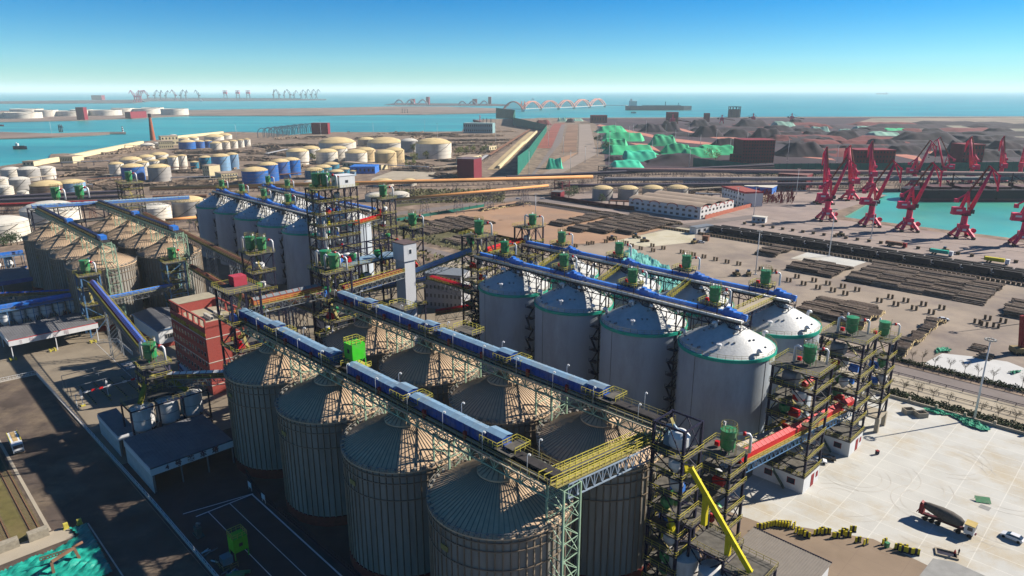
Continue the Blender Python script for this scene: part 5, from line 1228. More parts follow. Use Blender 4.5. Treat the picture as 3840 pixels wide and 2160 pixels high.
for n, (c_, x, yb, yt) in enumerate([('C',875,735,470),('C',915,690,530),('C',985,860,490),('C',1400,760,575),('C',1180,640,440),('C',1345,520,380),('C',1535,520,425),('C',1755,570,435),('C',1625,640,480),('C',1765,835,665),('C',1870,640,530),('C',2020,640,475),('C',2155,720,570),('C',2325,590,510),
        ('C',215,910,675),('C',403,650,490),('C',548,715,535),('C',615,895,680),('C',757,800,640),('C',415,485,330),('C',232,400,340),('C',318,425,360),('C',655,410,370),('C',1220,560,425),('C',1050,520,400),('E',290,780,565),('E',768,800,630),('E',375,1110,855),('E',2020,690,600),
        ('B',315,570,430),('B',525,530,400),('B',1033,550,415),('B',1528,495,380),('B',1650,560,418),('B',2212,610,410),('A',2285,550,430),('A',497,505,400),('A',1665,460,465)]):
    X, Y, h = htop(c_, x, yb, yt)
    if h > 8: mast('distant thin light mast, one of the many scattered over the coal yard and tank farm' if n > 3 else 'thin light mast beside the %s' % ['green embankment fence', 'first green tarpaulin heap', 'lowest green tarpaulin heap', 'middle green tarpaulin heap'][n], X, Y, h)
# ---------------- apron ----------------
def car(label, x, y, rz, m_, src={}, L=4.5, glassm=None):
    t = thing('parked_car', label, 'car', (x, y, .08), rz, 'parked cars'); prof = [(-L/2, .35), (-L/2, .85), (-L/2+.15, .95), (-1.0, 1.0), (1.2, .95), (L/2-.1, .75), (L/2, .35)]
    m = MB(); n = len(prof)
    for sy in (-.85, .85): f = [(x_, sy, z_) for x_, z_ in prof]; m.quad(f if sy < 0 else f[::-1])
    for p, q in zip(prof, prof[1:]+prof[:1]): m.quad([(p[0], -.85, p[1]), (p[0], .85, p[1]), (q[0], .85, q[1]), (q[0], -.85, q[1])])
    m.quad([(-1.3, -.66, 1.42), (.35, -.66, 1.42), (.35, .66, 1.42), (-1.3, .66, 1.42)]); build('body', m, m_, t)
    m = MB(); lo_ = [(-1.85, -.8, .98), (1.15, -.8, .96), (1.15, .8, .96), (-1.85, .8, .98)]; hi = [(-1.3, -.65, 1.41), (.35, -.65, 1.41), (.35, .65, 1.41), (-1.3, .65, 1.41)]
    for k in range(4): m.quad([lo_[k], lo_[(k+1) % 4], hi[(k+1) % 4], hi[k]])
    build('windows', m, glass, t)
    for sx in (-1.35, 1.4):
        for sy in (-.8, .8): m = MB(); m.tube([(sx, sy-.1, .32), (sx, sy+.1, .32)], .32, 14); build('wheel', m, rubber, t)
    return t
carw = mat('car_white', (.85, .86, .88), .25, 0, .02); cardk = mat('car_dark', (.02, .02, .025), .25, 0, .1)
car('white hatchback parked at the right edge of the white apron', *at2('b', 2185, 1050), 2.25, carw, L=4.2)
car('black car parked in the shade of the farther control room', *at2('Z', 1690, 395), -.35, cardk); car('white car behind the dark columns of the middle tower', *at2('Z', 1610, 420), -.35, carw)
car('white car passing the tan-ended log stack on the yard', *at2('a', 862, 122), -.2, carw)
for c_, x, y, rz, lab in (('C', 345, 1152, .1, 'white car on the road above the sandy yard'), ('C', 806, 1206, -.2, 'white car beside the wall left of the warehouse'), ('C', 112, 1152, .1, 'white car parked near the foot of the orange conveyor'), ('C', 2415, 1192, 0, 'white car behind the white office'), ('N', 1925, 437, -.2, 'white car by the small kiosk on the pale slab'), ('R', 85, 150, 0, 'white car at the brick wall end near the office')):
    car(lab, *at2(c_, x, y), rz, carw)
for k in range(9): car('white car in the line parked below the dark red block', *at2('E', 345+(k % 5)*34+(k//5)*10, 1058+(k//5)*18), .3, carw)
# concrete mixer
x, y = at2('b', 1500, 925); xe, ye = at2('b', 1690, 1000)
t = thing('mixer_truck', 'grey-brown concrete mixer truck with a yellow-roofed cab on the white apron', 'truck', (x, y, .08), math.atan2(ye-y, xe-x))
m = MB(); m.box(-5.6, 3.0, -.45, .45, .9, 1.3); m.box(-5.8, 5.2, -.35, .35, .75, 1.0); build('chassis', m, brickdk, t)
m = MB(); pr_ = [(-5.6, .55), (-4.8, .9), (-2.0, 1.35), (0.0, 1.4), (1.8, 1.1), (2.6, .6)]
m.tube([(x_, 0, 2.9-.13*(x_+2)) for x_, _ in pr_], [r_ for _, r_ in pr_], 20); build('drum', m, mat('drum_brown', (.13, .115, .10), .8, 0, .2, 2), t)
m = MB(); m.box(3.0, 4.9, -1.2, 1.2, .8, 2.9); m.box(2.9, 4.95, -1.25, 1.25, 2.9, 3.1, 1); cb = build('cab', m, [white, mat('cab_roof', (.60, .45, .16), .6)], t)
m = MB(); m.box(4.9, 4.93, -1.1, 1.1, 1.7, 2.7); m.box(3.6, 4.6, -1.23, -1.2, 1.8, 2.7); m.box(3.6, 4.6, 1.2, 1.23, 1.8, 2.7); build('windscreen', m, glass, cb)
m = MB(); m.box(-6.2, -5.3, -.9, .9, 1.2, 3.6); m.bar((-6.1, 0, 3.9), (-5.4, 0, 3.5), 1.2, .3); m.bar((-6.2, 0, 2.0), (-6.7, 0, .9), .5, .2); build('chute', m, red2, t)
for sx in (-4.6, -3.3, -2.0, 2.0, 4.2):
    for sy in (-1.0, 1.0): m = MB(); m.tube([(sx, sy-.2, .52), (sx, sy+.2, .52)], .52, 14); build('wheel', m, rubber, t)
# dump truck on the dark road
x, y = at2('Q', 165, 215)
t = thing('dump_truck', 'white-cabbed truck with a tan open load box on the dark road at left', 'truck', (x, y, .1), R_(-47))
m = MB(); m.box(-5.2, 2.0, -1.2, 1.2, 1.1, 3.0); m.box(-5.0, 1.8, -.55, .55, 3.0, 3.06, 1); build('load_box', m, [white, mat('load_tan', (.55, .38, .17), .8)], t)
m = MB(); m.box(-5.3, 2.1, -1.25, -1.1, 2.9, 3.15); m.box(-5.3, 2.1, 1.1, 1.25, 2.9, 3.15); build('side_rails', m, yellowp, t)
m = MB(); m.box(2.2, 4.3, -1.2, 1.2, .7, 3.1); cb = build('cab', m, white, t)
m = MB(); m.box(4.3, 4.34, -1.1, 1.1, 1.8, 2.8); m.box(4.3, 4.36, -1.0, 1.0, .8, 1.2); build('windscreen', m, glass, cb)
m = MB(); m.box(-5.2, 4.1, -.5, .5, .6, 1.1); build('chassis', m, navy, t)
for sx in (-4.2, -2.9, 1.2, 3.2):
    for sy in (-1.0, 1.0): m = MB(); m.tube([(sx, sy-.2, .5), (sx, sy+.2, .5)], .5, 14); build('wheel', m, rubber, t)
x, y = at2('P', 1810, 790)
t = thing('parked_bus', 'small bus with white roof panels in the shade beside the brick building', 'bus', (x, y, .06), R_(-52))
m = MB(); m.box(-4.2, 4.2, -1.2, 1.2, .5, 2.9); build('body', m, bluec, t); m = MB(); m.box(-3.9, -.4, -1.1, 1.1, 2.9, 3.0); m.box(0, 3.9, -1.1, 1.1, 2.9, 3.0); build('roof_panel', m, white, t)
m = MB(); m.box(-4.0, 4.0, -1.23, -1.2, 1.5, 2.5); m.box(4.2, 4.23, -1.1, 1.1, 1.4, 2.6); build('windows', m, glass, t)
for sx in (-2.6, 2.6):
    for sy in (-1.0, 1.0): m = MB(); m.tube([(sx, sy-.2, .45), (sx, sy+.2, .45)], .45, 12); build('wheel', m, rubber, t)
# black and yellow barrier boards
BB = [(1080,1015),(1110,1010),(1140,1003),(1165,995),(1190,990),(1215,985),(1250,985),(1275,988),(1300,990),(1325,992),(1350,995),(1390,1005)]
BB = [('Z', x, y+15) for x, y in BB] + [('Z', x, y) for x, y in ((1420,1060),(1450,1075),(1480,1085),(1510,1105),(1595,1080),(1640,1060),(1665,1075),(1695,1070),(1765,1105),(1780,1110),(1820,1085),(1850,1070),(1880,1100),(1925,1050),(1970,1150),(2040,1170),(2210,1165),(2330,1210),(2390,1220))] + [('b', x, y) for x, y in ((990,1190),(1070,1210),(1140,1220))]
bb0 = None; rb = random.Random(2)
for n, (c_, x_, y_) in enumerate(BB):
    x, y = at2(c_, x_, y_); rz = rb.uniform(-.5, .5) if n > 11 else -.1+.08*n
    if bb0 is None:
        m = MB(); m.prism([(-.7, -.3), (.7, -.3), (.7, .3), (-.7, .3)], 0, .25, 1); m.box(-.7, -.25, -.13, .13, .25, 1.5, 0); m.box(-.25, .25, -.13, .13, .25, 1.5, 1); m.box(.25, .7, -.13, .13, .25, 1.5, 0)
        bb0 = build('barrier', m, [mat('barrier_yellow', (.60, .50, .02), .6), navy], None, (x, y, .08), rz); o = bb0
    else: o = bb0.copy(); C.objects.link(o); o.location = (x, y, .08); o.rotation_euler = (0, 0, rz)
    tag(o, 'yellow and black striped barrier block in the %s' % ('curved unbroken run beside the shed roof' if n < 12 else 'loose scattered line across the brown yard'), 'barrier', 'striped barrier blocks %s' % ('in the curved run' if n < 12 else 'scattered loosely'))
def figure(label, x, y, rz, top, trousers):
    m = MB()
    m.tube([(0, .1, 0), (0, .1, .45), (0, .09, .88)], [.06, .075, .1], 8, 1); m.tube([(0, -.1, 0), (0, -.1, .45), (0, -.09, .88)], [.06, .075, .1], 8, 1)
    m.tube([(0, 0, .82), (0, 0, 1.0), (0, 0, 1.3), (0, 0, 1.45), (0, 0, 1.5)], [.15, .15, .19, .16, .07], 10, 0)
    for s_ in (-1, 1): m.tube([(0, s_*.2, 1.42), (.03, s_*.25, 1.12), (.16, s_*.22, .88)], [.06, .05, .04], 6, 0)
    m.tube([(0, 0, 1.48), (0, 0, 1.56), (0, 0, 1.66), (0, 0, 1.74)], [.05, .085, .1, .05], 8, 2)
    o = build('person', m, [top, trousers, skin], None, (x, y, .08), rz); tag(o, label, 'person')
figure('person in a red jacket standing by the open pit on the apron', *at2('b', 1557, 1240), 2.0, redc, navy)
figure('person in dark clothes standing right of the one in red', *at2('b', 1602, 1232), 2.4, navy, navy)
t = thing('open_pit', 'square open pit with pale concrete rim on the apron beside two people', 'pit', (*at2('b', 1475, 1215), .07), -.45)
m = MB(); m.box(-2.1, 2.1, -1.3, -1.0, 0, .35); m.box(-2.1, 2.1, 1.0, 1.3, 0, .35); m.box(-2.1, -1.8, -1, 1, 0, .35); m.box(1.8, 2.1, -1, 1, 0, .35); build('rim', m, verge_m, t)
m = MB(); m.box(-1.8, 1.8, -1, 1, 0, .03); build('pit_floor', m, navy, t)
for k, (u, v, w_) in enumerate(((485, 1130, 0), (615, 1165, 1))):
    t = thing('concrete_basin', '%s square concrete basin standing on the white apron' % ('left', 'right')[k], 'basin', (*at2('a', u, v), .06), .1)
    m = MB(); m.box(-1.6, 1.6, -1.2, -1.0, 0, 1.5); m.box(-1.6, 1.6, 1.0, 1.2, 0, 1.5); m.box(-1.6, -1.4, -1, 1, 0, 1.5); m.box(1.4, 1.6, -1, 1, 0, 1.5); m.box(-1.4, 1.4, -1, 1, 0, .2); build('walls', m, verge_m, t)
net = mat('green_net', (.01, .28, .16), .7, 0, .3, 1)
cloth('long crumpled green net lying along the apron edge wall', [at2('a', *p) for p in ((640,1090),(700,1080),(930,1130),(1100,1180),(1180,1220),(1360,1300),(1370,1330),(1290,1330),(1080,1260),(1040,1215),(930,1160),(750,1145))], net, 8, .5, .1, cat='netting', name='netting')
cloth('green and white net heap on the white slab beyond the road', [at2('a', *p) for p in ((780,440),(870,420),(950,450),(930,475),(850,470),(780,495))], net, 9, .6, .1, cat='netting', name='netting', n=16)
cloth('green net strip at the right edge beyond the road', [at2('a', *p) for p in ((1560,690),(1650,675),(1735,680),(1680,695),(1630,715))], net, 10, .5, .1, cat='netting', name='netting', n=16)
cloth('huge teal tarpaulin over a long cargo heap behind the concrete silos', [at2('N', *p) for p in ((1300,590),(1360,500),(1580,600),(1800,740),(1740,840),(1560,820),(1420,690))], mat('pale_teal_tarp', (.16, .46, .40), .5, 0, .12, .3), 11, 1.7, .5, n=30)
t = thing('steel_plate', 'green steel plate leaning on the white apron', 'plate', (*at2('b', 1865, 640), .1), -.3); m = MB(); m.quad([(-1.6, -.9, .1), (1.6, -.9, .1), (1.6, .7, .9), (-1.6, .7, .9)]); m.quad([(-1.6, -.9, .06), (-1.6, .7, .86), (1.6, .7, .86), (1.6, -.9, .06)]); build('sheet', m, green, t)
m = MB(); m.bar((-1.5, .7, 0), (-1.5, .7, .86), .06); m.bar((1.5, .7, 0), (1.5, .7, .86), .06); build('props', m, green, t)
sheet('slab_patch', [at2('b', *p) for p in ((1850,670),(1965,710),(1935,745),(1820,700))], .09, mat('grey_patch', (.33, .33, .32), .9))
sheet('slab_patch', [at2('b', *p) for p in ((1180,1449),(1330,1260),(1560,1300),(2318,1640),(1900,1700))], .085, mat('grey_patch', (0,0,0)))
for k, (c_, u, v, nm) in enumerate((('b', 720, 130, 'small dark bin standing alone on the white apron'), ('b', 825, 1140, 'green wheelie bin among the striped barriers'))):
    x, y = at2(c_, u, v); t = thing('waste_bin', nm, 'bin', (x, y, .08), .4); m = MB(); m.prism([(-.4, -.35), (.4, -.35), (.4, .35), (-.4, .35)], .1, 1.1); build('body', m, navy if k == 0 else green, t); m = MB(); m.box(-.45, .45, -.4, .4, 1.1, 1.2); build('lid', m, red2 if k == 0 else green, t)
# tyre marks
tm_ = MB(); rt = random.Random(9)
for _ in range(16):
    u, v = rt.uniform(150, 2250), rt.uniform(120, 1050); cx, cy = at2('b', u, v); R0 = rt.uniform(5, 16); t0 = rt.uniform(0, 6.28); tl = rt.uniform(.8, 3.4)
    for dr in (0, 2.0):
        n_ = 18; last = None
        for k in range(n_+1):
            th = t0 + tl*k/n_; cur = [(cx+(R0+dr+o_)*math.cos(th), cy+(R0+dr+o_)*math.sin(th), .075) for o_ in (-.07, .07)]
            ok = AB(cur[0][0], cur[0][1]); 
            if last and -52 < ok[0] < 100 and 152 < ok[1] < 226: tm_.quad([last[0], last[1], cur[1], cur[0]])
            last = cur
struct('tyre_marks', tm_, mat('tyre_mark', (.60, .565, .50), .95))
# road furniture: walls, rails, hedges, bare trees
t = gthing('yard_wall', 'low pale wall with posts along the edge of the white apron', 'wall', -66, 228.5)
m = MB(); m.box(0, 220, -.2, .2, 0, .9); build('wall', m, verge_m, t); m = MB()
for k in range(28): m.cbox(k*7.6, 0, 0, .7, .7, 1.9)
build('posts', m, verge_m, t)
for b, h, lab in ((241, 1.1, 'dark guard rail on posts between hedge and pale verge'), (249.6, 1.1, 'dark guard rail along the near side of the road'), (260.4, 1.0, 'dark guard rail along the far side of the road')):
    t = gthing('guard_rail', lab, 'guard rail', -180, b); m = MB(); m.box(0, 330, -.05, .05, h-.18, h); m.box(0, 330, -.04, .04, h*.5-.05, h*.5+.05); build('rails', m, navy, t)
    m = MB()
    for k in range(70): m.cbox(k*4.8, 0, 0, .18, .18, h)
    build('posts', m, navy, t)
leaf = mat('hedge_leaf', (.045, .075, .028), .8, 0, .5, 1.2, 1, (.12, .11, .05), .5)
def hedge(label, a0, a1, b, w, h, n, seed):
    r = random.Random(seed); m = MB()
    for _ in range(n):
        a = r.uniform(a0, a1); bb = b + r.uniform(-w, w); x, y = XY(a, bb); z = r.uniform(.1, h*(.6+.4*math.sin(a*.7)**2)); s_ = r.uniform(.18, .42)
        u = Vector((r.uniform(-1, 1), r.uniform(-1, 1), r.uniform(-.3, 1))).normalized(); v = u.cross(Vector((r.uniform(-1, 1), r.uniform(-1, 1), r.uniform(-1, 1)))).normalized(); p = Vector((x, y, z)); m.quad([p-u*s_, p-v*s_*.7, p+u*s_, p+v*s_*.7])
    tag(build('hedge', m, leaf), label, 'hedge')
hedge('scruffy green hedge between the white apron wall and the rail', -66, 60, 232.6, 1.9, 1.5, 9000, 1); hedge('dark green hedge on the far side of the road', -100, 70, 264.3, 1.5, 1.5, 9000, 2)
def bare_tree(label, x, y, h, seed, dens=60):
    r = random.Random(seed); t = thing('small_tree', label, 'tree', (x, y, 0), r.uniform(0, 6), 'bare young trees beside the road'); m = MB(); tips = []
    m.tube([(0, 0, 0), (.05, 0, h*.35), (0, .05, h*.6)], [.1, .07, .04], 6)
    for k in range(13):
        th = r.uniform(0, 6.28); z = h*r.uniform(.3, .6); l = h*r.uniform(.28, .45); e = Vector((math.cos(th)*l*.7, math.sin(th)*l*.7, z+l*.8)); m.tube([(0, 0, z), (Vector((0, 0, z))+e)/2 + Vector((0, 0, -.1)), e], [.045, .03, .015], 4)
        for _ in range(3): q = e + Vector((r.uniform(-.6, .6), r.uniform(-.6, .6), r.uniform(-.3, .6))); m.tube([(Vector((0, 0, z))+e)/2, q], [.025, .012], 3, caps=False); tips.append(q)
        tips.append(e)
    build('trunk', m, bark, t); m = MB()
    for _ in range(dens):
        p = r.choice(tips) + Vector((r.gauss(0, .3), r.gauss(0, .3), r.gauss(0, .3))); s_ = r.uniform(.07, .15); u = Vector((r.uniform(-1, 1), r.uniform(-1, 1), r.uniform(-1, 1))).normalized(); v = u.orthogonal().normalized(); m.quad([p-u*s_, p-v*s_, p+u*s_, p+v*s_])
    build('leaves', m, mat('dry_leaf', (.14, .13, .05), .8, 0, .4, 2), t)
for k, (u, v) in enumerate(((275, 850), (425, 895), (580, 935), (745, 985), (915, 1050), (1265, 1140), (1450, 1190), (1640, 1230))): bare_tree('%s sparse young tree from the left in the hedge by the apron wall' % (NTH[k] if k else 'first'), *at2('a', u, v), 4.6, 30+k)
for k, (u, v) in enumerate(((520, 560), (630, 575), (765, 620), (930, 660), (1090, 690), (1235, 735), (1400, 770), (1715, 850))): bare_tree('%s leafless young tree from the left in the hedge beyond the road' % (NTH[k] if k else 'first'), *at2('a', u, v), 5.0, 50+k, 25)
# ---------------- storage tanks ----------------
TK = []
yroof = mat('tank_roof_yellow', (.74, .57, .30), .7, 0, .12, .15, 1, (.5, .36, .2), .5); wroof = mat('tank_roof_pale', (.68, .64, .56), .7, 0, .1, .15)
TW = dict(w=mat('tank_white', (.82, .76, .66), .6, 0, .06, .2, .3, (.45, .33, .2), .45), b=mat('tank_blue', (.02, .15, .50), .5, 0, .15, .15, .3, (.3, .2, .15), .3), l=mat('tank_pale_blue', (.22, .40, .60), .6, 0, .15, .2, .3, (.15, .15, .2), .4),
    t=mat('tank_teal', (.03, .22, .34), .5, 0, .15, .2, .3), g=mat('tank_grey', (.42, .40, .38), .6, 0, .1, .2, .3, (.3, .25, .2), .5), n=mat('tank_brown', (.26, .17, .12), .8, 0, .2, .3, .3), c=mat('tank_cream', (.72, .55, .32), .6, 0, .15, .2, .3, (.4, .26, .12), .6))
TL = dict(w='white', b='deep blue', l='pale blue', t='teal', g='grey', n='brown', c='rusty cream')
def tank(c, x0, x1, ye, yb, col, roof, where, cat='storage tank', lip=False):
    xm = (x0+x1)/2; X, Y = at2(c, xm, yb); u0, _ = px(c, x0, 0); u1, _ = px(c, x1, 0)
    z = Y*cT + HC*sT; R = (u1-u0)/2*z/FPX; R = R*(1 + R/z); Xc, Yc = X*(Y+R)/Y, Y+R
    e = (px(c, x0, ye)[1]-1080)/FPX; H = max(2.5, HC - (Y*sT + e*Y*cT)/(cT - e*sT))
    TK.append((Xc, Yc, R))
    t = thing('storage_tank', '%s round storage tank %s' % (TL[col], where), cat, (Xc, Yc, 0), .7, 'round storage tanks')
    m = MB(); m.lathe(0, 0, [(R, 0), (R, H)], 40)
    for k in range(1, 4): m.lathe(0, 0, [(R, H*k/4-.08), (R+.14, H*k/4-.08), (R+.14, H*k/4+.08), (R, H*k/4+.08)], 40, 1)
    build('wall', m, [TW[col], galv], t)
    m = MB()
    if lip: m.cyl(0, 0, H-1.6, H-1.5, R-.2, 40); m.lathe(0, 0, [(R, H), (R-.3, H)], 40)
    else: m.lathe(0, 0, [(R+.2, H-.1), (R+.2, H+.1), (R*.75, H+R*.15), (R*.45, H+R*.235), (R*.15, H+R*.27), (.05, H+R*.275)], 40)
    build('roof', m, yroof if roof == 'y' else wroof, t)
    m = MB(); th = -2.6
    for k in range(16):
        f, g_ = k/16, (k+1)/16; m.bar(((R+.4)*math.cos(th+f*1.5), (R+.4)*math.sin(th+f*1.5), H*f), ((R+.4)*math.cos(th+g_*1.5), (R+.4)*math.sin(th+g_*1.5), H*g_), .7, .25)
    if not lip: m.rail([((R+.1)*math.cos(q), (R+.1)*math.sin(q), H) for q in [6.283*j/24 for j in range(24)]], 1, .1, closed=True, step=6, mid=False)
    build('stair_rail', m, deck, t)
A_ = [(1368,1492,628,660,'w','w','nearest the tall chimney, lower left'),(1490,1572,612,652,'w','w','just right of the chimney foot'),(1645,1712,535,578,'w','w','standing alone on the shore right of the chimney'),(1735,1830,568,610,'w','y','left end of the shore cluster'),(1815,1920,562,592,'w','y','second in the shore cluster'),
 (1985,2160,552,585,'w','y','broad, in the middle of the shore cluster'),(2110,2240,535,572,'w','y','broad, right end at the back of the shore cluster'),(1737,1890,602,672,'b','y','leftmost of the three behind the cream offices'),(1887,1980,597,660,'b','y','middle of the three behind the cream offices'),(1975,2052,592,655,'b','y','rightmost of the three behind the cream offices'),
 (2037,2145,612,682,'w','y','first of five in the slanting row by the shore'),(2140,2225,602,668,'w','y','second of five in the slanting row by the shore'),(2218,2300,592,662,'w','y','third of five in the slanting row by the shore'),(2295,2362,583,652,'w','y','fourth of five in the slanting row by the shore'),(2355,2422,576,640,'w','y','last of five in the slanting row by the shore'),
 (1172,1365,775,818,'w','y','wide, back left of the middle cluster'),(1345,1498,748,800,'w','y','wide, back centre of the middle cluster'),(1460,1625,725,775,'w','y','wide, back right of the middle cluster'),(1075,1205,815,938,'w','y','left of the deep blue one in front'),(1335,1450,800,930,'w','y','between the deep blue and grey ones in front'),
 (1450,1548,785,870,'w','y','narrow, above the grey front one'),(1540,1640,768,862,'w','y','narrow, second above the grey front one'),(1635,1730,748,866,'w','y','tall, next to last on the right of the middle cluster'),(1720,1815,735,858,'w','y','tall, right end of the middle cluster'),
 (1197,1400,845,980,'b','y','in front of the middle cluster, by the green filter'),(1452,1655,848,985,'g','y','in front of the middle cluster, right of the blue one'),(1848,1925,795,875,'t','y','small, left end of the muted blue group'),(1938,2050,750,868,'t','y','second in the muted blue group'),(2060,2230,742,885,'l','y','largest in the muted blue group'),(2190,2312,722,865,'l','y','right end of the muted blue group'),
 (35,205,872,965,'w','w','second from the left edge in the left cluster'),(205,390,870,980,'g','w','in the middle of the left cluster'),(385,540,858,962,'w','w','right end of the left cluster'),(-60,85,962,1030,'w','w','cut by the left edge behind'),(-10,130,1042,1118,'w','w','at the left edge in front'),(125,297,968,1095,'g','w','dark, in front of the left cluster'),(182,280,1085,1140,'w','w','very small, beside the brown one'),
 (328,615,1028,1112,'n','y','wide, under a bright yellow roof'),(597,822,1002,1088,'l','y','right beside the brown one'),(2352,2595,885,1010,'b','y','first of the four in the blue row')]
B_ = [(-65,120,825,985,'b','y','second of the four in the blue row'),(50,232,795,957,'b','y','third of the four in the blue row'),(160,333,778,922,'b','y','last of the four in the blue row'),(378,558,878,960,'t','y','front left of the low teal group'),(470,633,848,918,'t','y','back left of the low teal group'),(555,703,818,865,'t','y','farthest back in the low teal group'),(610,750,890,948,'t','y','front right of the low teal group'),(690,805,865,920,'t','y','right of the low teal group'),(805,865,882,925,'l','y','very small, beside the blue-roofed shed'),
 (512,862,612,668,'w','y','huge, left of the three biggest'),(883,1045,578,640,'g','y','half hidden between two of the biggest'),(978,1322,612,665,'w','y','huge, middle of the three biggest'),(1300,1465,592,700,'g','w','tall, between the middle and right biggest'),(1445,1788,620,765,'w','y','huge, right of the three biggest'),
 (335,520,668,770,'w','y','back row of the cream cluster, left'),(203,415,695,830,'w','y','front row of the cream cluster, leftmost'),(605,785,668,790,'w','y','back row of the cream cluster, second'),(484,692,700,815,'w','y','front row of the cream cluster, second'),(865,1055,682,795,'c','y','back row of the cream cluster, third'),(765,975,708,818,'w','y','front row of the cream cluster, third'),(1140,1333,685,808,'c','y','back row of the cream cluster, right end'),(1050,1258,710,845,'c','y','front row of the cream cluster, right end'),
 (1030,1228,990,1035,'w','y','just behind the orange conveyor, left'),(1310,1448,978,1025,'w','y','just behind the orange conveyor, right')]
for q in A_: tank('A', *q)
for q in B_: tank('B', *q)
for q in ((825,1022,1058,1170,'g','y','leftmost of four behind the warehouse'),(1072,1265,1058,1165,'g','y','second of four behind the warehouse'),(1307,1505,1055,1150,'g','y','third of four behind the warehouse'),(1548,1745,1052,1135,'g','y','rightmost of four behind the warehouse')): tank('C', *q)
for q in ((-160,290,545,715,'w','w','largest, at the left edge behind the left silos'),(272,770,405,545,'w','w','large, behind the dark frame of the left galleries'),(1390,1665,375,505,'w','w','large, right of the black lattice tower'),(1700,1990,308,455,'g','y','large, left of the far concrete silos')): tank('L', *q)
for q in ((1450,1645,238,300,'w','w','right of the second work tower'),(1218,1440,252,305,'w','w','behind the second work tower'),(625,750,118,140,'w','w','flat, behind the green filters of the biggest tower')): tank('M', *q)
for k, q in enumerate(((-30,82,316,372),(360,555,292,355),(125,400,282,320),(78,388,316,374),(700,895,288,345),(550,835,302,352),(1097,1293,274,332),(890,1165,292,345),(1380,1578,268,318),(1293,1545,278,330),(1570,1815,280,340))):
    tank('A', *q, 'w', 'w', 'on the far island, number %s counted from its left end' % ('one two three four five six seven eight nine ten eleven'.split()[k]), lip=True)
# ---------------- buildings of the middle distance ----------------
def block(label, c, xl, yl, xr, yr, depth, h, wall_m, roof_m, win=(0, 0), name='building', rz=None, parapet=None, cat='building'):
    "rectangular building; its front foot runs from pixel (xl,yl) to (xr,yr)"
    P, Q = Vector(at2(c, xl, yl)), Vector(at2(c, xr, yr)); d = Q-P; W = d.length; t = thing(name, label, cat, (P.x, P.y, 0), math.atan2(d.y, d.x) if rz is None else rz)
    m = MB(); m.box(0, W, 0, depth, 0, h); build('wall', m, wall_m, t)
    m = MB(); m.box(-.3, W+.3, -.3, depth+.3, h, h+.35)
    if parapet: m.box(-.35, W+.35, -.4, -.1, h-.6, h+.9, 1); m.box(W+.1, W+.4, -.35, depth, h-.6, h+.9, 1)
    build('roof', m, [roof_m, parapet or roof_m], t)
    nr, nc = win; w1 = None
    for r in range(nr):
        for k in range(nc):
            if w1 is None: m = MB(); ww = W/nc*.42; m.box(0, ww, -.06, 0, 0, h/nr*.42); w1 = build('window', m, glass, t); o = w1
            else: o = w1.copy(); C.objects.link(o); o.parent = t
            o.location = (W*(k+.29)/nc, 0, h*(r+.32)/nr)
    return t
cream = mat('cream_wall', (.80, .68, .42), .8, 0, .06, .3); whitew = mat('white_wall', (.80, .78, .76), .8, 0, .05, .3); tanroof = mat('tan_roof', (.44, .34, .26), .85, 0, .12, .1, 1, (.3, .23, .18), .6); haze_red = mat('ore_red', (.26, .03, .05), .85, 0, .15, .1)
wh = gthing('warehouse', 'long white warehouse with three roof waves and red arches over its windows', 'warehouse', -329, 466)
W, D_, H_ = 66, 52, 9.2
m = MB(); m.box(0, W, 0, D_, 0, H_); build('wall', m, whitew, wh)
m = MB()
for k in range(3):
    for j in range(8):
        y0, y1 = D_*(k+j/8)/3, D_*(k+(j+1)/8)/3; f = lambda j_: H_+.3+1.9*math.sin(math.pi*j_/8); m.quad([(-.4, y0, f(j)), (W+.4, y0, f(j)), (W+.4, y1, f(j+1)), (-.4, y1, f(j+1))])
build('roof', m, tanroof, wh)
m = MB()
for k in range(4):
    for side in (0, 1):
        m = MB(); n_ = 14; c0_ = (W if side == 0 else D_)*(k+.5)/4
        for j in range(n_):
            a0_, a1_ = math.pi*j/n_, math.pi*(j+1)/n_; p = [(c0_+5.2*math.cos(q_)*s_, H_-1.6+2.6*math.sin(q_)*s_) for q_, s_ in ((a0_, 1), (a1_, 1), (a1_, .8), (a0_, .8))]
            if side == 0: m.quad([(u_, -.25, v_) for u_, v_ in p][::-1])
            else: m.quad([(W+.25, u_, v_) for u_, v_ in p])
        build('red_arch', m, mat('arch_red', (.45, .07, .06), .8), wh); m = MB()
w1 = None
for k in range(12):
    for r in range(2):
        m = MB(); m.box(0, 2.6, -.08, 0, 0, 1.7)
        if w1 is None: w1 = build('window', m, glass, wh); o = w1
        else: o = w1.copy(); C.objects.link(o); o.parent = wh
        o.location = (1.6+5.4*k, 0, 1.2+3.8*r)
        if k < 9: o = w1.copy(); C.objects.link(o); o.parent = wh; o.rotation_euler = (0, 0, math.pi/2); o.location = (W, 1.6+5.6*k, 1.2+3.8*r)
block('white three-storey office with a red roof edge right of the warehouse', 'C', 2072, 1160, 2290, 1228, 17, 12, whitew, mat('red_roof', (.36, .09, .07), .8), (3, 8), parapet=mat('parapet_red', (.50, .06, .08), .7))
block('blue shed with a pale flat roof behind the white office', 'C', 2290, 1085, 2560, 1105, 24, 6, blue2, wroof, name='shed', cat='shed')
block('dark maroon two-storey block by the quay road', 'E', 188, 1040, 465, 1062, 26, 14, haze_red, mat('maroon_roof', (.25, .12, .11), .9), (3, 9))
block('hazy reddish slab building far behind the first cranes', 'E', 935, 890, 1310, 890, 30, 26, haze_red, haze_red, (5, 12))
block('big square red building beside the green tarpaulin heaps', 'C', 2268, 800, 2576, 800, 40, 30, haze_red, haze_red, (7, 12))
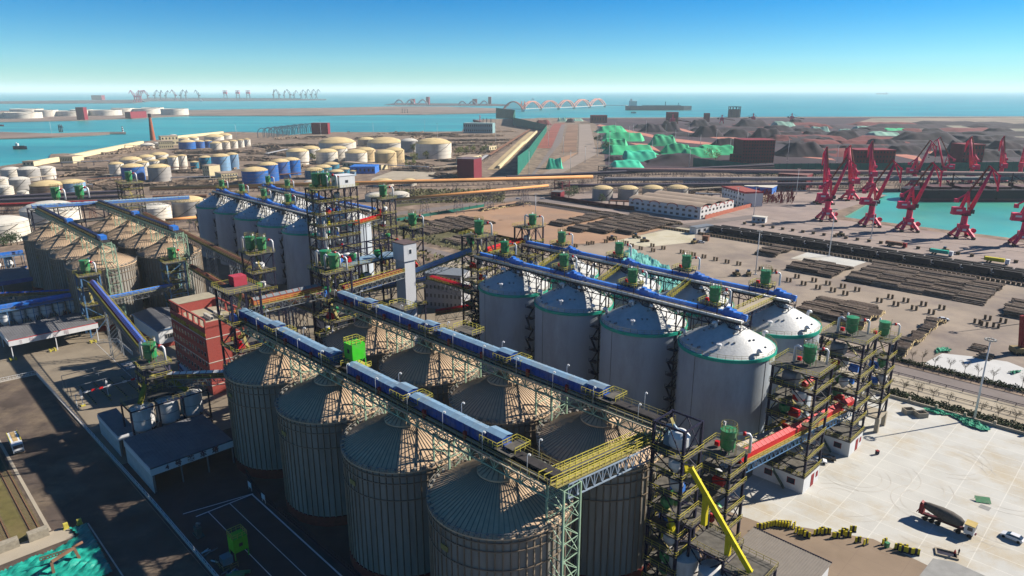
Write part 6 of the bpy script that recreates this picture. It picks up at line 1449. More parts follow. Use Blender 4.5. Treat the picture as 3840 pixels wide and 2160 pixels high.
block('low red annex left of the big square red building', 'C', 2150, 785, 2268, 800, 22, 10, haze_red, haze_red, (2, 4))
block('reddish cube building between upright crane booms', 'E', 1958, 860, 2160, 860, 26, 30, haze_red, haze_red, (4, 6))
block('dark red windowless block beside the causeway', 'B', 1842, 955, 2003, 962, 24, 22, mat('maroon_clad', (.22, .03, .05), .8), mat('grey_top', (.18, .14, .16), .8))
block('cream four-storey block beside the pale blue tanks', 'A', 1965, 945, 2030, 952, 14, 14, cream, tanroof, (3, 3)); 
for q in (('cream office with many windows right of the chimney', 'A', 1540, 665, 1680, 660, 22, 12, (2, 7)), ('taller cream office behind the chimney tanks', 'A', 1565, 635, 1730, 628, 22, 16, (2, 5)), ('long cream shed on the shore road', 'A', 582, 805, 708, 806, 22, 9, (1, 8)), ('cream gatehouse at the end of the sea wall', 'A', 222, 832, 330, 832, 14, 6, (1, 3)),
          ('cream two-storey building near the first blue tank', 'A', 2145, 978, 2300, 965, 20, 8, (2, 6)), ('small cream house near the causeway end', 'B', 2150, 690, 2220, 680, 14, 8, (1, 3)), ('cream house among trees by the causeway', 'B', 1950, 822, 2075, 795, 18, 10, (2, 4)), ('long low cream building behind the blue-roofed shed', 'B', 735, 840, 1108, 868, 12, 6, (1, 9))):
    block(q[0], q[1], q[2], q[3], q[4], q[5], q[6], q[7], cream, tanroof, q[8])
block('bright blue shed in the middle of the tank farm', 'B', 805, 905, 1048, 905, 26, 8, blue2, blue2, (1, 6), name='shed', cat='shed')
block('long pale teal quay shed by the water', 'B', 1900, 512, 2182, 515, 30, 22, mat('shed_teal', (.25, .42, .44), .7), mat('shed_teal_roof', (.35, .5, .5), .7), (2, 14), name='shed', cat='shed')
block('red container stack on the quay beside the sea', 'B', 437, 523, 595, 523, 20, 24, haze_red, haze_red, name='container_stack', cat='containers')
block('four-storey pale grey office block behind the lift shaft', 'M', 1800, 1330, 2150, 1360, 12, 16, mat('office_grey', (.42, .42, .44), .8), grey, (4, 9)); block('small white kiosk on the pale slab of the log yard', 'N', 1885, 372, 2015, 350, 6, 4.5, whited, grey, (1, 3), name='kiosk', cat='kiosk')
block('small grey kiosk beside the quay road', 'R', 45, 320, 165, 332, 6, 4, whited, wroof, (1, 3), name='kiosk', cat='kiosk'); block('dark red guard house below the orange conveyor', 'C', 430, 1145, 520, 1150, 12, 6, haze_red, greyroof, (1, 3)); block('tiny brown hut on the pale slab beside a white car', 'N', 1930, 420, 1975, 425, 3.5, 3, rustb, rustb, name='kiosk', cat='kiosk')
def wallrun(label, pts, h, m_, name='wall', wd=1.0, cat='wall'):
    m = MB()
    for p, q in zip(pts, pts[1:]): m.bar((p[0], p[1], h/2), (q[0], q[1], h/2), wd, h)
    return tag(build(name, m, m_), label, cat)
wallrun('long cream sea wall running along the shore to the chimney', P_('A', (335,825),(575,785)), 6, cream, wd=5); wallrun('long cream sea wall between the shore shed and the chimney', P_('A', (700,762),(1370,622)), 6, cream, wd=8); wallrun('cream sea wall behind the shore tanks', P_('A', (1700,565),(2150,518)), 5, cream, wd=6)
wallrun('low terracotta wall around the warehouse yard', P_('C', (1915,1345),(2400,1215),(2410,1200)), 3, mat('terracotta', (.55, .18, .12), .9), wd=.5); wallrun('brown wall along the road left of the warehouse', P_('C', (440,1150),(960,1235),(1230,1260)), 3.5, brickdk, wd=.6)
wallrun('pale parapet along the right side of the causeway', P_('B', (2240,860),(2475,622)) + P_('C', (180,610),(290,505)), 4, cream, wd=3)
gn = mat('windbreak_green', (.02, .20, .15), .8, 0, .2, .1)
def netwall(label, pts, h0, h1):
    t = thing('windbreak_fence', label, 'fence', (pts[0][0], pts[0][1], 0)); P = [(p[0]-pts[0][0], p[1]-pts[0][1]) for p in pts]; m = MB(); m2 = MB(); n_ = len(P)-1
    for k in range(n_):
        za, zb = h0+(h1-h0)*k/n_, h0+(h1-h0)*(k+1)/n_; p, q = P[k], P[k+1]; d = Vector((q[0]-p[0], q[1]-p[1], 0)).normalized(); s_ = Vector((-d.y, d.x, 0))*.2
        for sg in (-1, 1): f = [(p[0]+s_.x*sg, p[1]+s_.y*sg, 0), (q[0]+s_.x*sg, q[1]+s_.y*sg, 0), (q[0]+s_.x*sg, q[1]+s_.y*sg, zb), (p[0]+s_.x*sg, p[1]+s_.y*sg, za)]; m.quad(f if sg > 0 else f[::-1])
        L = math.hypot(q[0]-p[0], q[1]-p[1]); c_ = int(L/8)
        for j in range(c_): f = j/c_; x, y = p[0]+(q[0]-p[0])*f, p[1]+(q[1]-p[1])*f; m2.bar((x, y, 0), (x, y, za+.8), .5)
    build('net', m, gn, t); build('posts', m2, mat('post_green', (.02, .12, .12), .8), t)
netwall('tall dark green windbreak fence climbing beside the sandy causeway', P_('C', (105,925),(210,790),(385,500)), 22, 14.5)
netwall('tall dark green windbreak fence continuing to the pier', P_('C', (385,498),(60,440)) + P_('B', (2400,375),(2215,372)), 16, 36)
netwall('long dark green windbreak fence behind the quay and the cranes', P_('C', (1800,835),(2350,905)) + P_('E', (0,905),(620,905),(1200,905),(2000,900),(2900,890)), 11, 13)
t = thing('chimney', 'tall slender brick chimney by the shore', 'chimney', at2('A', 1478, 582)); X, Y, h = htop('A', 1478, 582, 325)
m = MB(); m.lathe(0, 0, [(5.2, 0), (2.4, h-6)], 20); build('shaft', m, mat('chimney_brick', (.42, .13, .07), .9), t); m = MB(); m.lathe(0, 0, [(2.9, h-7), (2.9, h), (1.8, h), (1.8, h-4)], 20); build('crown', m, navy, t)
# ---------------- long conveyors ----------------
def pconv(label, c1, x1, y1, c2, x2, y2, Z1, Z2=None, **k):
    Z2 = Z1 if Z2 is None else Z2; a = AB(*at2(c1, x1, y1, Z1)); b = AB(*at2(c2, x2, y2, Z2)); return conveyor(label, (a[0], a[1], Z1), (b[0], b[1], Z2), **k)
tk = mat('truss_dark', (.13, .11, .15), .7)
OG = mat('orange_case', (.78, .36, .13), .6, 0, .12, .1)
pconv('long orange pipe conveyor crossing the whole middle distance', 'A', 1450, 1058, 'C', 830, 942, 15, w=4, cm=OG, h=2.9, roundc=True, rail=0, truss=4, tm=tk, legs=(.06,.16,.26,.36,.46,.56,.66,.74,.82,.9,.97), legw=3)
pconv('thin orange conveyor on tall lattice legs above the planted verge', 'B', 1240, 1165, 'C', 400, 1028, 15, w=3, cm=OG, h=2.0, roundc=True, rail=0, truss=2.6, tm=tk, legs=(.17,.38,.58,.83), legw=4)
pconv('short orange pipe behind the left silo group and far silos', 'A', 1600, 1365, 'A', 1905, 1335, 9, w=2.4, cm=OG, h=1.8, roundc=True, rail=0, truss=1.4, tm=tk, legs=(.2,.8))
pconv('pinkish pipe conveyor running right from the dark transfer tower', 'C', 930, 878, 'E', 2700, 925, 14, w=5, cm=mat('pink_case', (.50, .30, .27), .6), h=3.4, rail=0, truss=3, tm=tk, legs=tuple(.04+.067*k for k in range(15)), legw=3.2)
pconv('grey double conveyor below the pinkish one running to the cranes', 'C', 945, 970, 'E', 2700, 962, 10, w=5, cm=mat('dusty_grey', (.34, .31, .32), .7), h=3, rail=0, truss=3, tm=tk, legs=tuple(.05+.09*k for k in range(11)), legw=3)
pconv('dark belt conveyor rising from the orange one towards the coal yard', 'C', 0, 955, 'C', 2576, 835, 12, w=5, cm=mat('dusty_dark', (.09, .08, .11), .8), h=3, rail=0, truss=3, tm=tk, legs=tuple(.03+.075*k for k in range(13)), legw=3)
pconv('low dark conveyor line under the grey double one', 'C', 500, 1030, 'E', 900, 1010, 6, w=5, cm=tk, h=2.4, rail=0, truss=2.4, tm=tk, legs=tuple(.05+.1*k for k in range(10)))
pconv('dusty dark belt conveyor behind the left silos, upper line', 'A', -60, 1150, 'A', 1200, 1092, 10, w=5, cm=mat('dusty_dark', (0,0,0)), h=2.6, rail=0, truss=2.6, tm=tk, legs=(.1,.3,.5,.7,.9)); pconv('dusty dark belt conveyor behind the left silos, lower line', 'A', -60, 1185, 'A', 1150, 1140, 9, w=5, cm=mat('dusty_dark', (0,0,0)), h=2.6, rail=0, truss=2.6, tm=tk, legs=(.1,.3,.5,.7,.9))
pconv('dull red belt conveyor behind the left galleries', 'A', -80, 1225, 'A', 980, 1188, 12, w=4.5, cm=red2, h=2.2, rail=0, truss=4, tm=mat('truss_red', (.20, .06, .05), .8), legs=(.1,.3,.5,.7,.9)); pconv('dull brown belt conveyor right of the black lattice tower', 'A', 1480, 1142, 'A', 2000, 1132, 10, w=4, cm=rustb, h=2, rail=0, truss=2.4, tm=tk, legs=(.2,.5,.8))
for q in ((880, 1010, 830, 'dark transfer tower where the long conveyors meet'), (460, 1110, 968, 'red transfer tower at the end of the thin orange conveyor')):
    X, Y, h = htop('C', q[0], q[1], q[2]); a, b = AB(X, Y); tower(q[3], a, a+10, b, b+10, h, [h*.25, h*.5, h*.75], rails=False, stairs=False, steel=navy if q[0] > 500 else mat('tower_red', (.30, .05, .08), .7))
# wheel-like row of grey pipe arches on the shore and pipe racks
for k in range(7):
    X, Y = at2('B', 40+62*k, 560-9*k); t = thing('barge_loader', '%s pale teal arched steel rack in the row on the shore' % (NTH[k]), 'steel rack', (X, Y, 0), .3, 'arched racks on the shore'); m = MB()
    for j in range(4):
        m = MB()
        for q in range(8): a0_, a1_ = math.pi*q/8, math.pi*(q+1)/8; m.bar((j*10-16+9*math.cos(a0_), j*9, 9+11*math.sin(a0_)), (j*10-16+9*math.cos(a1_), j*9, 9+11*math.sin(a1_)), 1.4)
        m.bar((j*10-25, j*9, 0), (j*10-25, j*9, 9), 1.3); m.bar((j*10-7, j*9, 0), (j*10-7, j*9, 9), 1.3); build('arch', m, mat('rack_teal', (.40, .52, .52), .7), t)
# ---------------- heaps ----------------
coalh = mat('coal_heap', (.045, .038, .05), .95, 0, .4, .05, 1, (.08, .05, .06), .6); orered = mat('ore_heap', (.20, .06, .06), .95, 0, .3, .05); tarpg = mat('green_tarp', (.06, .60, .26), .7, 0, .2, .06, 1, (.03, .36, .2), .5); paleg = mat('pale_green_tarp', (.32, .58, .46), .7, 0, .2, .06, 1, (.12, .18, .17), .6); tarpt = mat('teal_heap', (.06, .70, .42), .7, 0, .2, .06)
TMS = dict(k=(coalh, 'dark coal heap'), r=(orered, 'reddish ore heap'), g=(tarpg, 'heap under a bright green tarpaulin'), p=(paleg, 'heap partly covered by pale green netting'), t=(tarpt, 'heap under a turquoise sheet'))
def heap(c, x0, x1, yt, yb, kind, where, seed, flat=.45, group=None):
    X, Y, h = htop(c, (x0+x1)/2, yb, yt); u0, _ = px(c, x0, 0); u1, _ = px(c, x1, 0); z = Y*cT + HC*sT; W = (u1-u0)/2*z/FPX; D_ = min(W*.85, 110); h = max(3, h*.93); r = random.Random(seed); n_, k_ = 34, 20; b = MB()
    fl = min(.9, flat*r.uniform(.8, 1.2)); sk = r.uniform(-.25, .25); tp = (TMS[kind][0], TMS[kind][1])
    for j in range(k_+1):
        for i in range(n_+1):
            u, v = 2*i/n_-1, 2*j/k_-1; e_ = max(abs(u+sk*0), abs(v)); hh = min(1, max(0, (1-abs(u))/(1-fl))) * min(1, max(0, (1-abs(v))/.7)); ns = .07*math.sin(u*5+seed)+.05*math.sin(v*6+seed*2)+.04*math.sin(u*13+v*5)
            b.v.append((u*W + (.06*W*math.sin(v*4+seed) if abs(u) > .9 else 0), v*D_, -.3 + h*max(0, hh*(1+ns) + (.035*r.random() if hh > .02 and kind in 'kr' else 0))))
    for j in range(k_):
        for i in range(n_): q = j*(n_+1)+i; b.f.append((q, q+1, q+n_+2, q+n_+1)); b.m.append(0); b.s.append(kind in 'kr')
    o = build('stockpile', b, tp[0], None, (X, Y+D_*.9, .1), r.uniform(-.12, .12)); tag(o, '%s %s' % (tp[1], where), 'stockpile', group)
HL = [('C',870,1180,445,510,'g','left end of the back green row'),('C',945,1345,510,592,'g','long one in the back green row'),('C',1395,1668,535,638,'g','peaked one beside the red track'),('C',925,1200,570,668,'g','left of the front green group'),('C',960,1460,640,722,'g','broad one in the middle of the green group'),('C',1130,1480,692,788,'t','right in front of the broad green one'),('C',1000,1350,785,862,'t','nearest the conveyors, by the access road'),('C',1510,1820,620,718,'g','right of the middle of the green group'),('C',1705,2050,665,750,'g','low one left of the big red building'),('C',1860,2262,640,725,'g','touching the big red building'),('C',385,545,760,862,'t','on the orange sand beside the access road'),('C',490,585,362,402,'p','small, at the far end of the access road'),('C',640,745,372,398,'p','small, near the far shoreline'),
 ('C',1380,2085,735,828,'k','long black one in front of the green group'),('C',950,1155,740,790,'k','small one at the foot of the access road'),('C',1300,1560,425,505,'k','behind the back green row'),('C',1480,1700,400,500,'k','below the red stacker'),('C',1820,2120,440,552,'k','tall peak right of the red track'),('C',1780,1990,385,452,'k','far back, left of the middle stacker'),('C',2000,2300,570,645,'k','wide one above the big red building'),('C',2110,2420,480,555,'k','low one in the middle of the coal yard'),('C',2240,2580,385,455,'k','far back by the right stacker'),('C',2400,2700,470,565,'k','at the middle of the right half'),('C',265,440,385,435,'r','at the far end of the green fence'),('C',1230,1400,430,470,'k','small dark one behind the green row'),('C',570,660,375,412,'k','small dark one near the far shore'),
 ('E',40,440,445,525,'k','left part of the right coal yard'),('E',150,410,405,465,'p','far left of the right coal yard'),('E',440,700,500,562,'k','second in the right coal yard'),('E',530,718,452,502,'p','small crest in the right coal yard'),('E',700,1110,492,580,'k','long grey one in the right coal yard'),('E',790,950,476,518,'p','small crest beside the long grey one'),('E',950,1115,446,482,'p','flat one near the open field'),('E',1100,1440,505,572,'p','long low one in mid yard'),('E',1230,1490,470,505,'g','flat strip near the open field'),('E',1080,1430,575,645,'k','mid yard, in front of the pale strip'),('E',1430,2090,512,625,'k','very long dark one right of centre'),('E',1620,1860,470,508,'k','far one in the field edge'),('E',1610,1830,548,605,'p','flat, above the fly jibs'),('E',2250,2600,470,530,'k','far right near the field'),('E',1860,2110,600,740,'k','behind the third crane pair'),('E',2080,2360,545,610,'k','right of the third crane pair'),('E',250,760,605,745,'k','wide one behind the first crane'),('E',560,820,560,615,'k','low one left of the red strips'),('E',780,1200,640,720,'k','behind the second crane'),('E',1300,1700,640,720,'k','long one behind the folded jibs'),('E',2300,2700,600,700,'k','last one at the right edge'),('E',320,470,380,420,'k','under the lone far stacker'),('E',2100,2500,690,780,'k','low dark one behind the right cranes')]
for k, q in enumerate(HL): heap(*q, k+1, .72 if q[5] in 'gtp' else .45)
rh = random.Random(91); wh_ = 'left|centre-left|centre|centre-right|right'.split('|')
for k in range(64):
    row = k // 8; yb = (440, 470, 505, 545, 590, 640, 690, 740)[row]; xx = rh.uniform(-950, 2600) + 0; wd = rh.uniform(260, 760); ht = rh.uniform(16, 34)+row*4
    if row > 4: xx = rh.uniform(240, 2600)
    if xx < -300 and row > 3: xx += 900
    heap('E', xx, xx+wd, yb-ht, yb, 'k' if rh.random() < .86 else 'r', 'in row %s from the sea, %s part of the coal yard' % ('one two three four five six seven eight'.split()[row], wh_[min(4, max(0, int((xx+950)/720)))]), 200+k, rh.uniform(.5, .85), 'heaps in rows across the coal yard')
# red track strips in the yard
for k, (c_, pts) in enumerate((('C', [(870,440),(1560,590),(2260,660),(2260,640),(1560,560),(900,430)]), ('C', [(1600,470),(1990,560),(2230,600),(2230,560),(1820,500),(1620,455)]), ('E', [(820,610),(1900,740),(1900,700),(1300,650),(850,600)]), ('E', [(270,730),(760,780),(720,760),(420,740),(300,725)]), ('E', [(1180,700),(1600,790),(1560,740),(1300,700)]), ('E', [(2350,600),(2576,640),(2576,600)]), ('C', [(1180,610),(1500,700),(1380,620)]))):
    sheet('red_ground', [at2(c_, *p) for p in pts], .32+.02*k, mat('red_ground', (.58, .24, .18), .95, 0, .2, .02))
def stacker(label, c, x, yb, yt, flip=1):
    X, Y, h = htop(c, x, yb, yt); t = thing('stacker', label, 'stacker', (X, Y, 0), 0); s = h/30; m = MB(); m.bar((-8*s, 0, 0), (-2*s, 0, 12*s), 2.5*s); m.bar((8*s, 0, 0), (2*s, 0, 12*s), 2.5*s); m.box(-6*s, 6*s, -4*s, 4*s, 10*s, 20*s); m.bar((0, 0, 18*s), (0, 0, 30*s), 3*s); build('body', m, crim, t)
    m = MB(); m.bar((0, 0, 17*s), (flip*44*s, -6*s, 11*s), 1.6*s, 2.2*s); m.bar((0, 0, 29*s), (flip*40*s, -5*s, 12*s), .5*s); m.bar((0, 0, 29*s), (-flip*14*s, 2*s, 18*s), .5*s); m.box(-16*s, -10*s, -2*s, 2*s, 15*s, 19*s); build('boom', m, brickdk, t)
stacker('red stacker with a long boom, tallest of those by the shore', 'C', 1600, 450, 330); stacker('small red stacker in the middle of the far coal yard', 'C', 2075, 420, 335, 1); stacker('red stacker at the right of the far coal yard', 'C', 2378, 410, 322, -1); stacker('lone red stacker near the sea at right', 'E', 328, 405, 322)
block('bright red machine house beside the tallest stacker', 'C', 1555, 430, 1655, 430, 30, 34, haze_red, haze_red, name='storehouse'); block('small red machine house in the far coal yard', 'C', 1915, 405, 1960, 405, 20, 26, haze_red, haze_red, name='storehouse'); block('low maroon shed along the shoreline', 'C', 815, 415, 970, 415, 30, 22, haze_red, haze_red, (1, 6), name='shed', cat='shed')
X, Y, h = htop('C', 2195, 362, 256); t = thing('water_tower', 'dark cylindrical lattice tower standing at the shoreline', 'tower', (X, Y, 0)); m = MB(); m.lathe(0, 0, [(20, 0), (20, h*.75)], 16); build('drum', m, mat('tower_dusk', (.06, .09, .11), .8), t); m = MB()
for k in range(12): th = k*.5236; m.bar((21*math.cos(th), 21*math.sin(th), 0), (21*math.cos(th), 21*math.sin(th), h), 2)
m.lathe(0, 0, [(21, h-2), (23, h-2), (23, h), (21, h)], 16); build('frame', m, mat('tower_dusk', (0,0,0)), t)
# timber and scrap heaps among the tanks
scrap = mat('driftwood', (.30, .22, .16), .95, 0, .45, .25, 1, (.08, .055, .05), .9); scrap2 = mat('dark_wood', (.09, .07, .06), .95, 0, .4, .25, 1, (.3, .24, .18), .5); rs = random.Random(44)
def timber(label, c, x0, y0, x1, y1, w, h, seed, group=None):
    P, Q = Vector(at2(c, x0, y0)), Vector(at2(c, x1, y1)); d = Q-P; L = d.length; r = random.Random(seed); m = MB(); n_ = int(min(150, L*w/9))
    for _ in range(n_):
        x, y = r.uniform(0, L), r.uniform(0, w); z = h*r.uniform(.2, 1)*(1-abs(2*y/w-1)*.6); th = r.gauss(.25, .2); l = r.uniform(6, 14); m.bar((x-l*math.cos(th)/2, y-l*math.sin(th)/2, z), (x+l*math.cos(th)/2, y+l*math.sin(th)/2, z+r.uniform(-.6, .6)), r.uniform(1, 2.4), r.uniform(1, 2))
    tag(build('timber_heap', m, [scrap], None, (P.x, P.y, 0), math.atan2(d.y, d.x)), label, 'timber heap', group)
TH_ = [('A',560,880,1150,880),('A',620,930,1180,925),('A',820,800,1090,790),('A',830,765,1180,745),('A',1040,720,1300,700),('A',1230,690,1500,670),('A',1700,700,2020,690),('A',2060,700,2400,705),('A',1900,900,2300,860),('A',1650,900,1930,905),('A',2400,720,2576,720),('A',2300,760,2576,790),('A',2440,640,2576,660),('B',0,640,470,640),('B',0,690,200,690),('B',330,575,520,570),('B',1220,520,1580,525),('B',1260,540,1850,535),('B',1750,590,2400,585),('B',1800,555,2280,545),('B',1820,625,2350,620),('B',1350,820,1540,870),('B',1580,930,1740,960),('B',0,720,200,740),('B',1800,700,2100,690),('B',1790,670,2250,650),('B',2130,510,2400,500),('B',1230,880,1540,885),('A',1000,1010,1200,1015),('A',1660,1030,1960,1020),('A',860,1060,1160,1065),('C',1830,1120,2080,1110),('C',1880,1080,2150,1075),('C',2440,1180,2576,1170)]
where = 'left edge|shore wall|cream shed|sea wall|chimney road|chimney|teal tanks|white row|muted blue tanks|muted blue tanks front|arched racks|blue row|racks|big tanks left|cream cluster left|racks right|shore right|shore far right|causeway|pale teal shed|causeway middle|verge corner|dark red block|blue row foot|tree belt|tree belt top|pier foot|paved lot edge|black tower|orange conveyor start|brown tank|four tanks right|white office rear|office yard'.split('|')
for k, q in enumerate(TH_): timber('long weathered timber and scrap heap near the %s' % where[k], *q, rs.uniform(14, 26), rs.uniform(2.5, 5), k)
nt_ = 0; rq = random.Random(321)
while nt_ < 75:
    c_ = rq.choice('AB'); x, y = (rq.uniform(500, 2500), rq.uniform(640, 1080)) if c_ == 'A' else (rq.uniform(0, 2450), rq.uniform(515, 930)); l = rq.uniform(90, 300)
    if (c_ == 'A' and y < 840-.17*x+90) or (c_ == 'B' and x > 1500 and x > 2560-(y-500)*1.25-l): continue
    P, Q = at2(c_, x, y), at2(c_, x+l, y+rq.uniform(-18, 8))
    if any((P[0]+(Q[0]-P[0])*f-tx)**2+(P[1]+(Q[1]-P[1])*f+8-ty)**2 < (tr+16)**2 for tx, ty, tr in TK for f in (0, .25, .5, .75, 1)): continue
    p = P_(c_, (x, y))[0]; dd = math.hypot(Q[0]-P[0], Q[1]-P[1]); q = (P[0]+(Q[0]-P[0])*min(1, 70/dd), P[1]+(Q[1]-P[1])*min(1, 70/dd)); r = random.Random(nt_); L = min(dd, 70); m = MB(); w = rq.uniform(8, 20); h = rq.uniform(1.5, 4.2)
    for _ in range(int(min(60, L*w/12))):
        x_, y_ = r.uniform(0, L), r.uniform(0, w); z = h*r.uniform(.2, 1); th = r.gauss(.3, .25); l2 = r.uniform(5, 13); m.bar((x_-l2*math.cos(th)/2, y_-l2*math.sin(th)/2, z), (x_+l2*math.cos(th)/2, y_+l2*math.sin(th)/2, z+r.uniform(-.6, .6)), r.uniform(1, 2.2), r.uniform(.8, 1.8))
    tag(build('timber_heap', m, scrap if nt_ % 3 else scrap2, None, (P[0], P[1], 0), math.atan2(q[1]-P[1], q[0]-P[0])), 'rough timber heap on the open ground between the storage tanks', 'timber heap', 'timber heaps between the storage tanks'); nt_ += 1
def rack(label, c, x0, y0, x1, y1, h, seed):
    P, Q = Vector(at2(c, x0, y0)), Vector(at2(c, x1, y1)); d = Q-P; L = d.length; t = thing('pipe_rack', label, 'pipe rack', (P.x, P.y, 0), math.atan2(d.y, d.x)); m = MB(); n_ = max(3, int(L/14))
    for k in range(n_+1): m = MB(); x = L*k/n_; m.bar((x, -2.5, 0), (x, -2.5, h), .5); m.bar((x, 2.5, 0), (x, 2.5, h), .5); m.bar((x, -2.5, h), (x, 2.5, h), .5); build('portal', m, tk, t)
    m = MB(); r = random.Random(seed)
    for y in (-2, -1, .2, 1.4, 2.2): m.bar((0, y, h+.4), (L, y, h+.4), r.uniform(.4, .8))
    build('pipes', m, [mat('rack_pipe_tan', (.50, .42, .32), .7), mat('rack_pipe_grey', (.40, .40, .42), .6), rustb][seed % 3], t)
RK = [('A',140,1010,540,965),('A',300,1095,900,1060),('A',850,1010,1180,985),('A',1010,960,1230,975),('A',1660,990,2300,970),('A',1650,890,1900,880),('A',1900,1010,2360,990),('A',1200,660,1500,662),('A',2080,660,2220,655),('A',2380,665,2576,655),('B',0,745,200,700),('B',250,840,420,835),('B',860,865,1000,850),('B',1100,860,1560,880),('B',120,960,380,940),('B',1600,890,1850,870),('B',2010,850,2130,760),('B',2150,760,2540,500),('B',1830,660,2060,650),('A',600,835,1060,820),('A',0,1010,140,1000),('C',1750,1110,2070,1090),('C',1820,1150,2060,1160),('C',990,1225,1200,1235)]
rw = 'left cluster|brown tank front|pale blue tank right|timber by the cream tanks|middle tanks right|muted blue tanks front|blue row left|chimney front|shore tanks row|racks right|first cream tanks left|teal tanks left|cream cluster right|paved lot top|blue row foot|paved lot corner|dark red block right|causeway side|biggest tank right|cream shed front|left edge|office rear left|office rear right|warehouse left'.split('|')
for k, q in enumerate(RK): rack('low pipe rack with bundled pipes, %s' % rw[k], *q, 5, k)
m = MB()
for k in range(110):
    x, y = at2('E', rs.uniform(0, 360), 1150+rs.uniform(-45, 45)); m.bar((x, y, 0), (x+rs.uniform(-2, 2), y, rs.uniform(3, 7)), .5)
tag(build('red_grab_gear', m, haze_red), 'tangle of upright red steel grab gear stored in a fenced yard', 'grab gear')
sheet('paved_lot', P_('B', (1020,950),(1240,870),(1600,890),(1830,900),(1840,960),(1500,985),(1000,985)), .08, verge_m)
gsheet('verge_green', [(-440, 318), (-300, 318), (-300, 300), (-260, 290), (-260, 268), (-440, 268)], .05, mat('olive_ground', (.12, .11, .055), .95, 0, .3, .1)); sheet('verge_green', P_('B', (1240,1230),(2300,1110),(2300,1060),(1240,1100)), .08, mat('olive_ground', (0,0,0)))
netwall('low green mesh fence along the sandy yard edge', P_('B', (1255,1365),(2100,1225)), 2.2, 2.2)
sheet('road', P_('B', (1240,1280),(2576,1110)) + P_('C', (200,1120),(900,1180),(1700,1390),(2400,1300),(2450,1330),(1700,1425),(900,1225),(150,1165)) + P_('B', (2400,1165),(1240,1310)), .1, road_m)
# trees of the middle distance
def crown_tree(label, x, y, h, w_, seed, dk=0):
    r = random.Random(seed); t = thing('leafy_tree', label, 'tree', (x, y, 0), 0, 'leafy trees of the middle distance'); m = MB(); m.tube([(0, 0, 0), (.1, 0, h*.4), (.3, .2, h*.75)], [h*.04, h*.03, h*.012], 6)
    for k in range(5): th = k*1.3; m.tube([(0, 0, h*.35), (math.cos(th)*w_*.35, math.sin(th)*w_*.35, h*.65)], [h*.02, h*.008], 5)
    build('trunk', m, bark, t); m = MB(); cl_ = [(Vector((r.gauss(0, w_*.26), r.gauss(0, w_*.26), h*r.uniform(.35, .92))), w_*r.uniform(.14, .26)) for _ in range(9)]
    for _ in range(420):
        c_, rr = r.choice(cl_); v = Vector((r.gauss(0, 1), r.gauss(0, 1), r.gauss(0, 1))).normalized()*rr*r.uniform(.6, 1.1); p = c_+v; s_ = r.uniform(.25, .6)*h/9; u = Vector((r.uniform(-1, 1), r.uniform(-1, 1), r.uniform(-1, 1))).normalized(); q = u.orthogonal().normalized(); m.quad([p-u*s_, p-q*s_*.7, p+u*s_, p+q*s_*.7])
    build('crown', m, mat('leaf_olive', (.16, .18, .055), .8, 0, .4, .6) if dk == 0 else mat('leaf_dark', (.05, .085, .035), .8, 0, .4, .6), t)
for k, (c_, x, y, h, w_, d_) in enumerate((('B',1420,700,14,9,0),('B',1475,715,15,9,1),('B',1550,765,12,10,0),('B',1640,760,11,8,0),('B',1430,800,13,11,0),('B',1850,745,16,12,0),('B',1930,725,14,12,0),('B',1990,700,12,10,0),('B',2100,710,14,12,0),('B',2160,680,12,10,1),('B',1380,860,12,10,0),('B',440,790,13,7,0),('B',940,800,9,12,1),('B',1280,800,10,9,1),('L',40,730,7,10,1),('L',110,725,8,9,1),('L',170,718,7,9,1),('L',1900,560,8,9,1),
        ('C',600,1140,9,11,1),('C',650,1120,9,10,1),('C',920,1180,7,7,1),('C',970,700,16,16,1),('C',880,620,18,14,1),('C',2020,770,14,22,0))):
    crown_tree('leafy tree number %s counted from the tank farm rightwards' % (k+1) if 0 else '%s leafy tree %s' % (('olive green', 'dark green')[d_], ('between the two tallest pale tanks|beside the tall grey tank|in front of the biggest right tank, left|in front of the biggest right tank, right|at the corner of the tree belt below the big tank|right of the biggest right tank|second right of the biggest right tank|third right of the biggest right tank|by the cream house near the causeway|rightmost near the causeway|lowest in the belt below the big tank|between the first cream cluster tanks|in front of the third cream cluster tank|right of the rusty cream tanks|lowest left at the largest left tank|middle at the largest left tank|right one at the largest left tank|beside the far concrete silos|left of four grey tanks, first|left of four grey tanks, second|in front of the leftmost grey tank|at the foot of the access road bank|beside the access road|beside the big square red building').split('|')[k]), *at2(c_, x, y), h, w_, k+1, d_)
rg = random.Random(77); m = MB()
for _ in range(5200):
    if rg.random() < .6: x, y = at2('B', rg.uniform(1240, 2300), 0+rg.uniform(1070, 1190))
    elif rg.random() < .6: a = rg.uniform(-440, -200); x, y = XY(a, rg.choice((236, 246, 268, 274, 300))+rg.uniform(-2.5, 2.5))
    else: x, y = at2('E', rg.uniform(0, 2576), rg.uniform(915, 935))
    z = rg.uniform(.2, 2.6); s_ = rg.uniform(.5, 1.3); u = Vector((rg.uniform(-1, 1), rg.uniform(-1, 1), rg.uniform(-.2, 1))).normalized(); v = u.orthogonal().normalized(); p = Vector((x, y, z)); m.quad([p-u*s_, p-v*s_, p+u*s_, p+v*s_])
tag(build('shrubs', m, mat('shrub_leaf', (.13, .13, .06), .85, 0, .5, .3, 1, (.25, .17, .09), .5)), kind='stuff')
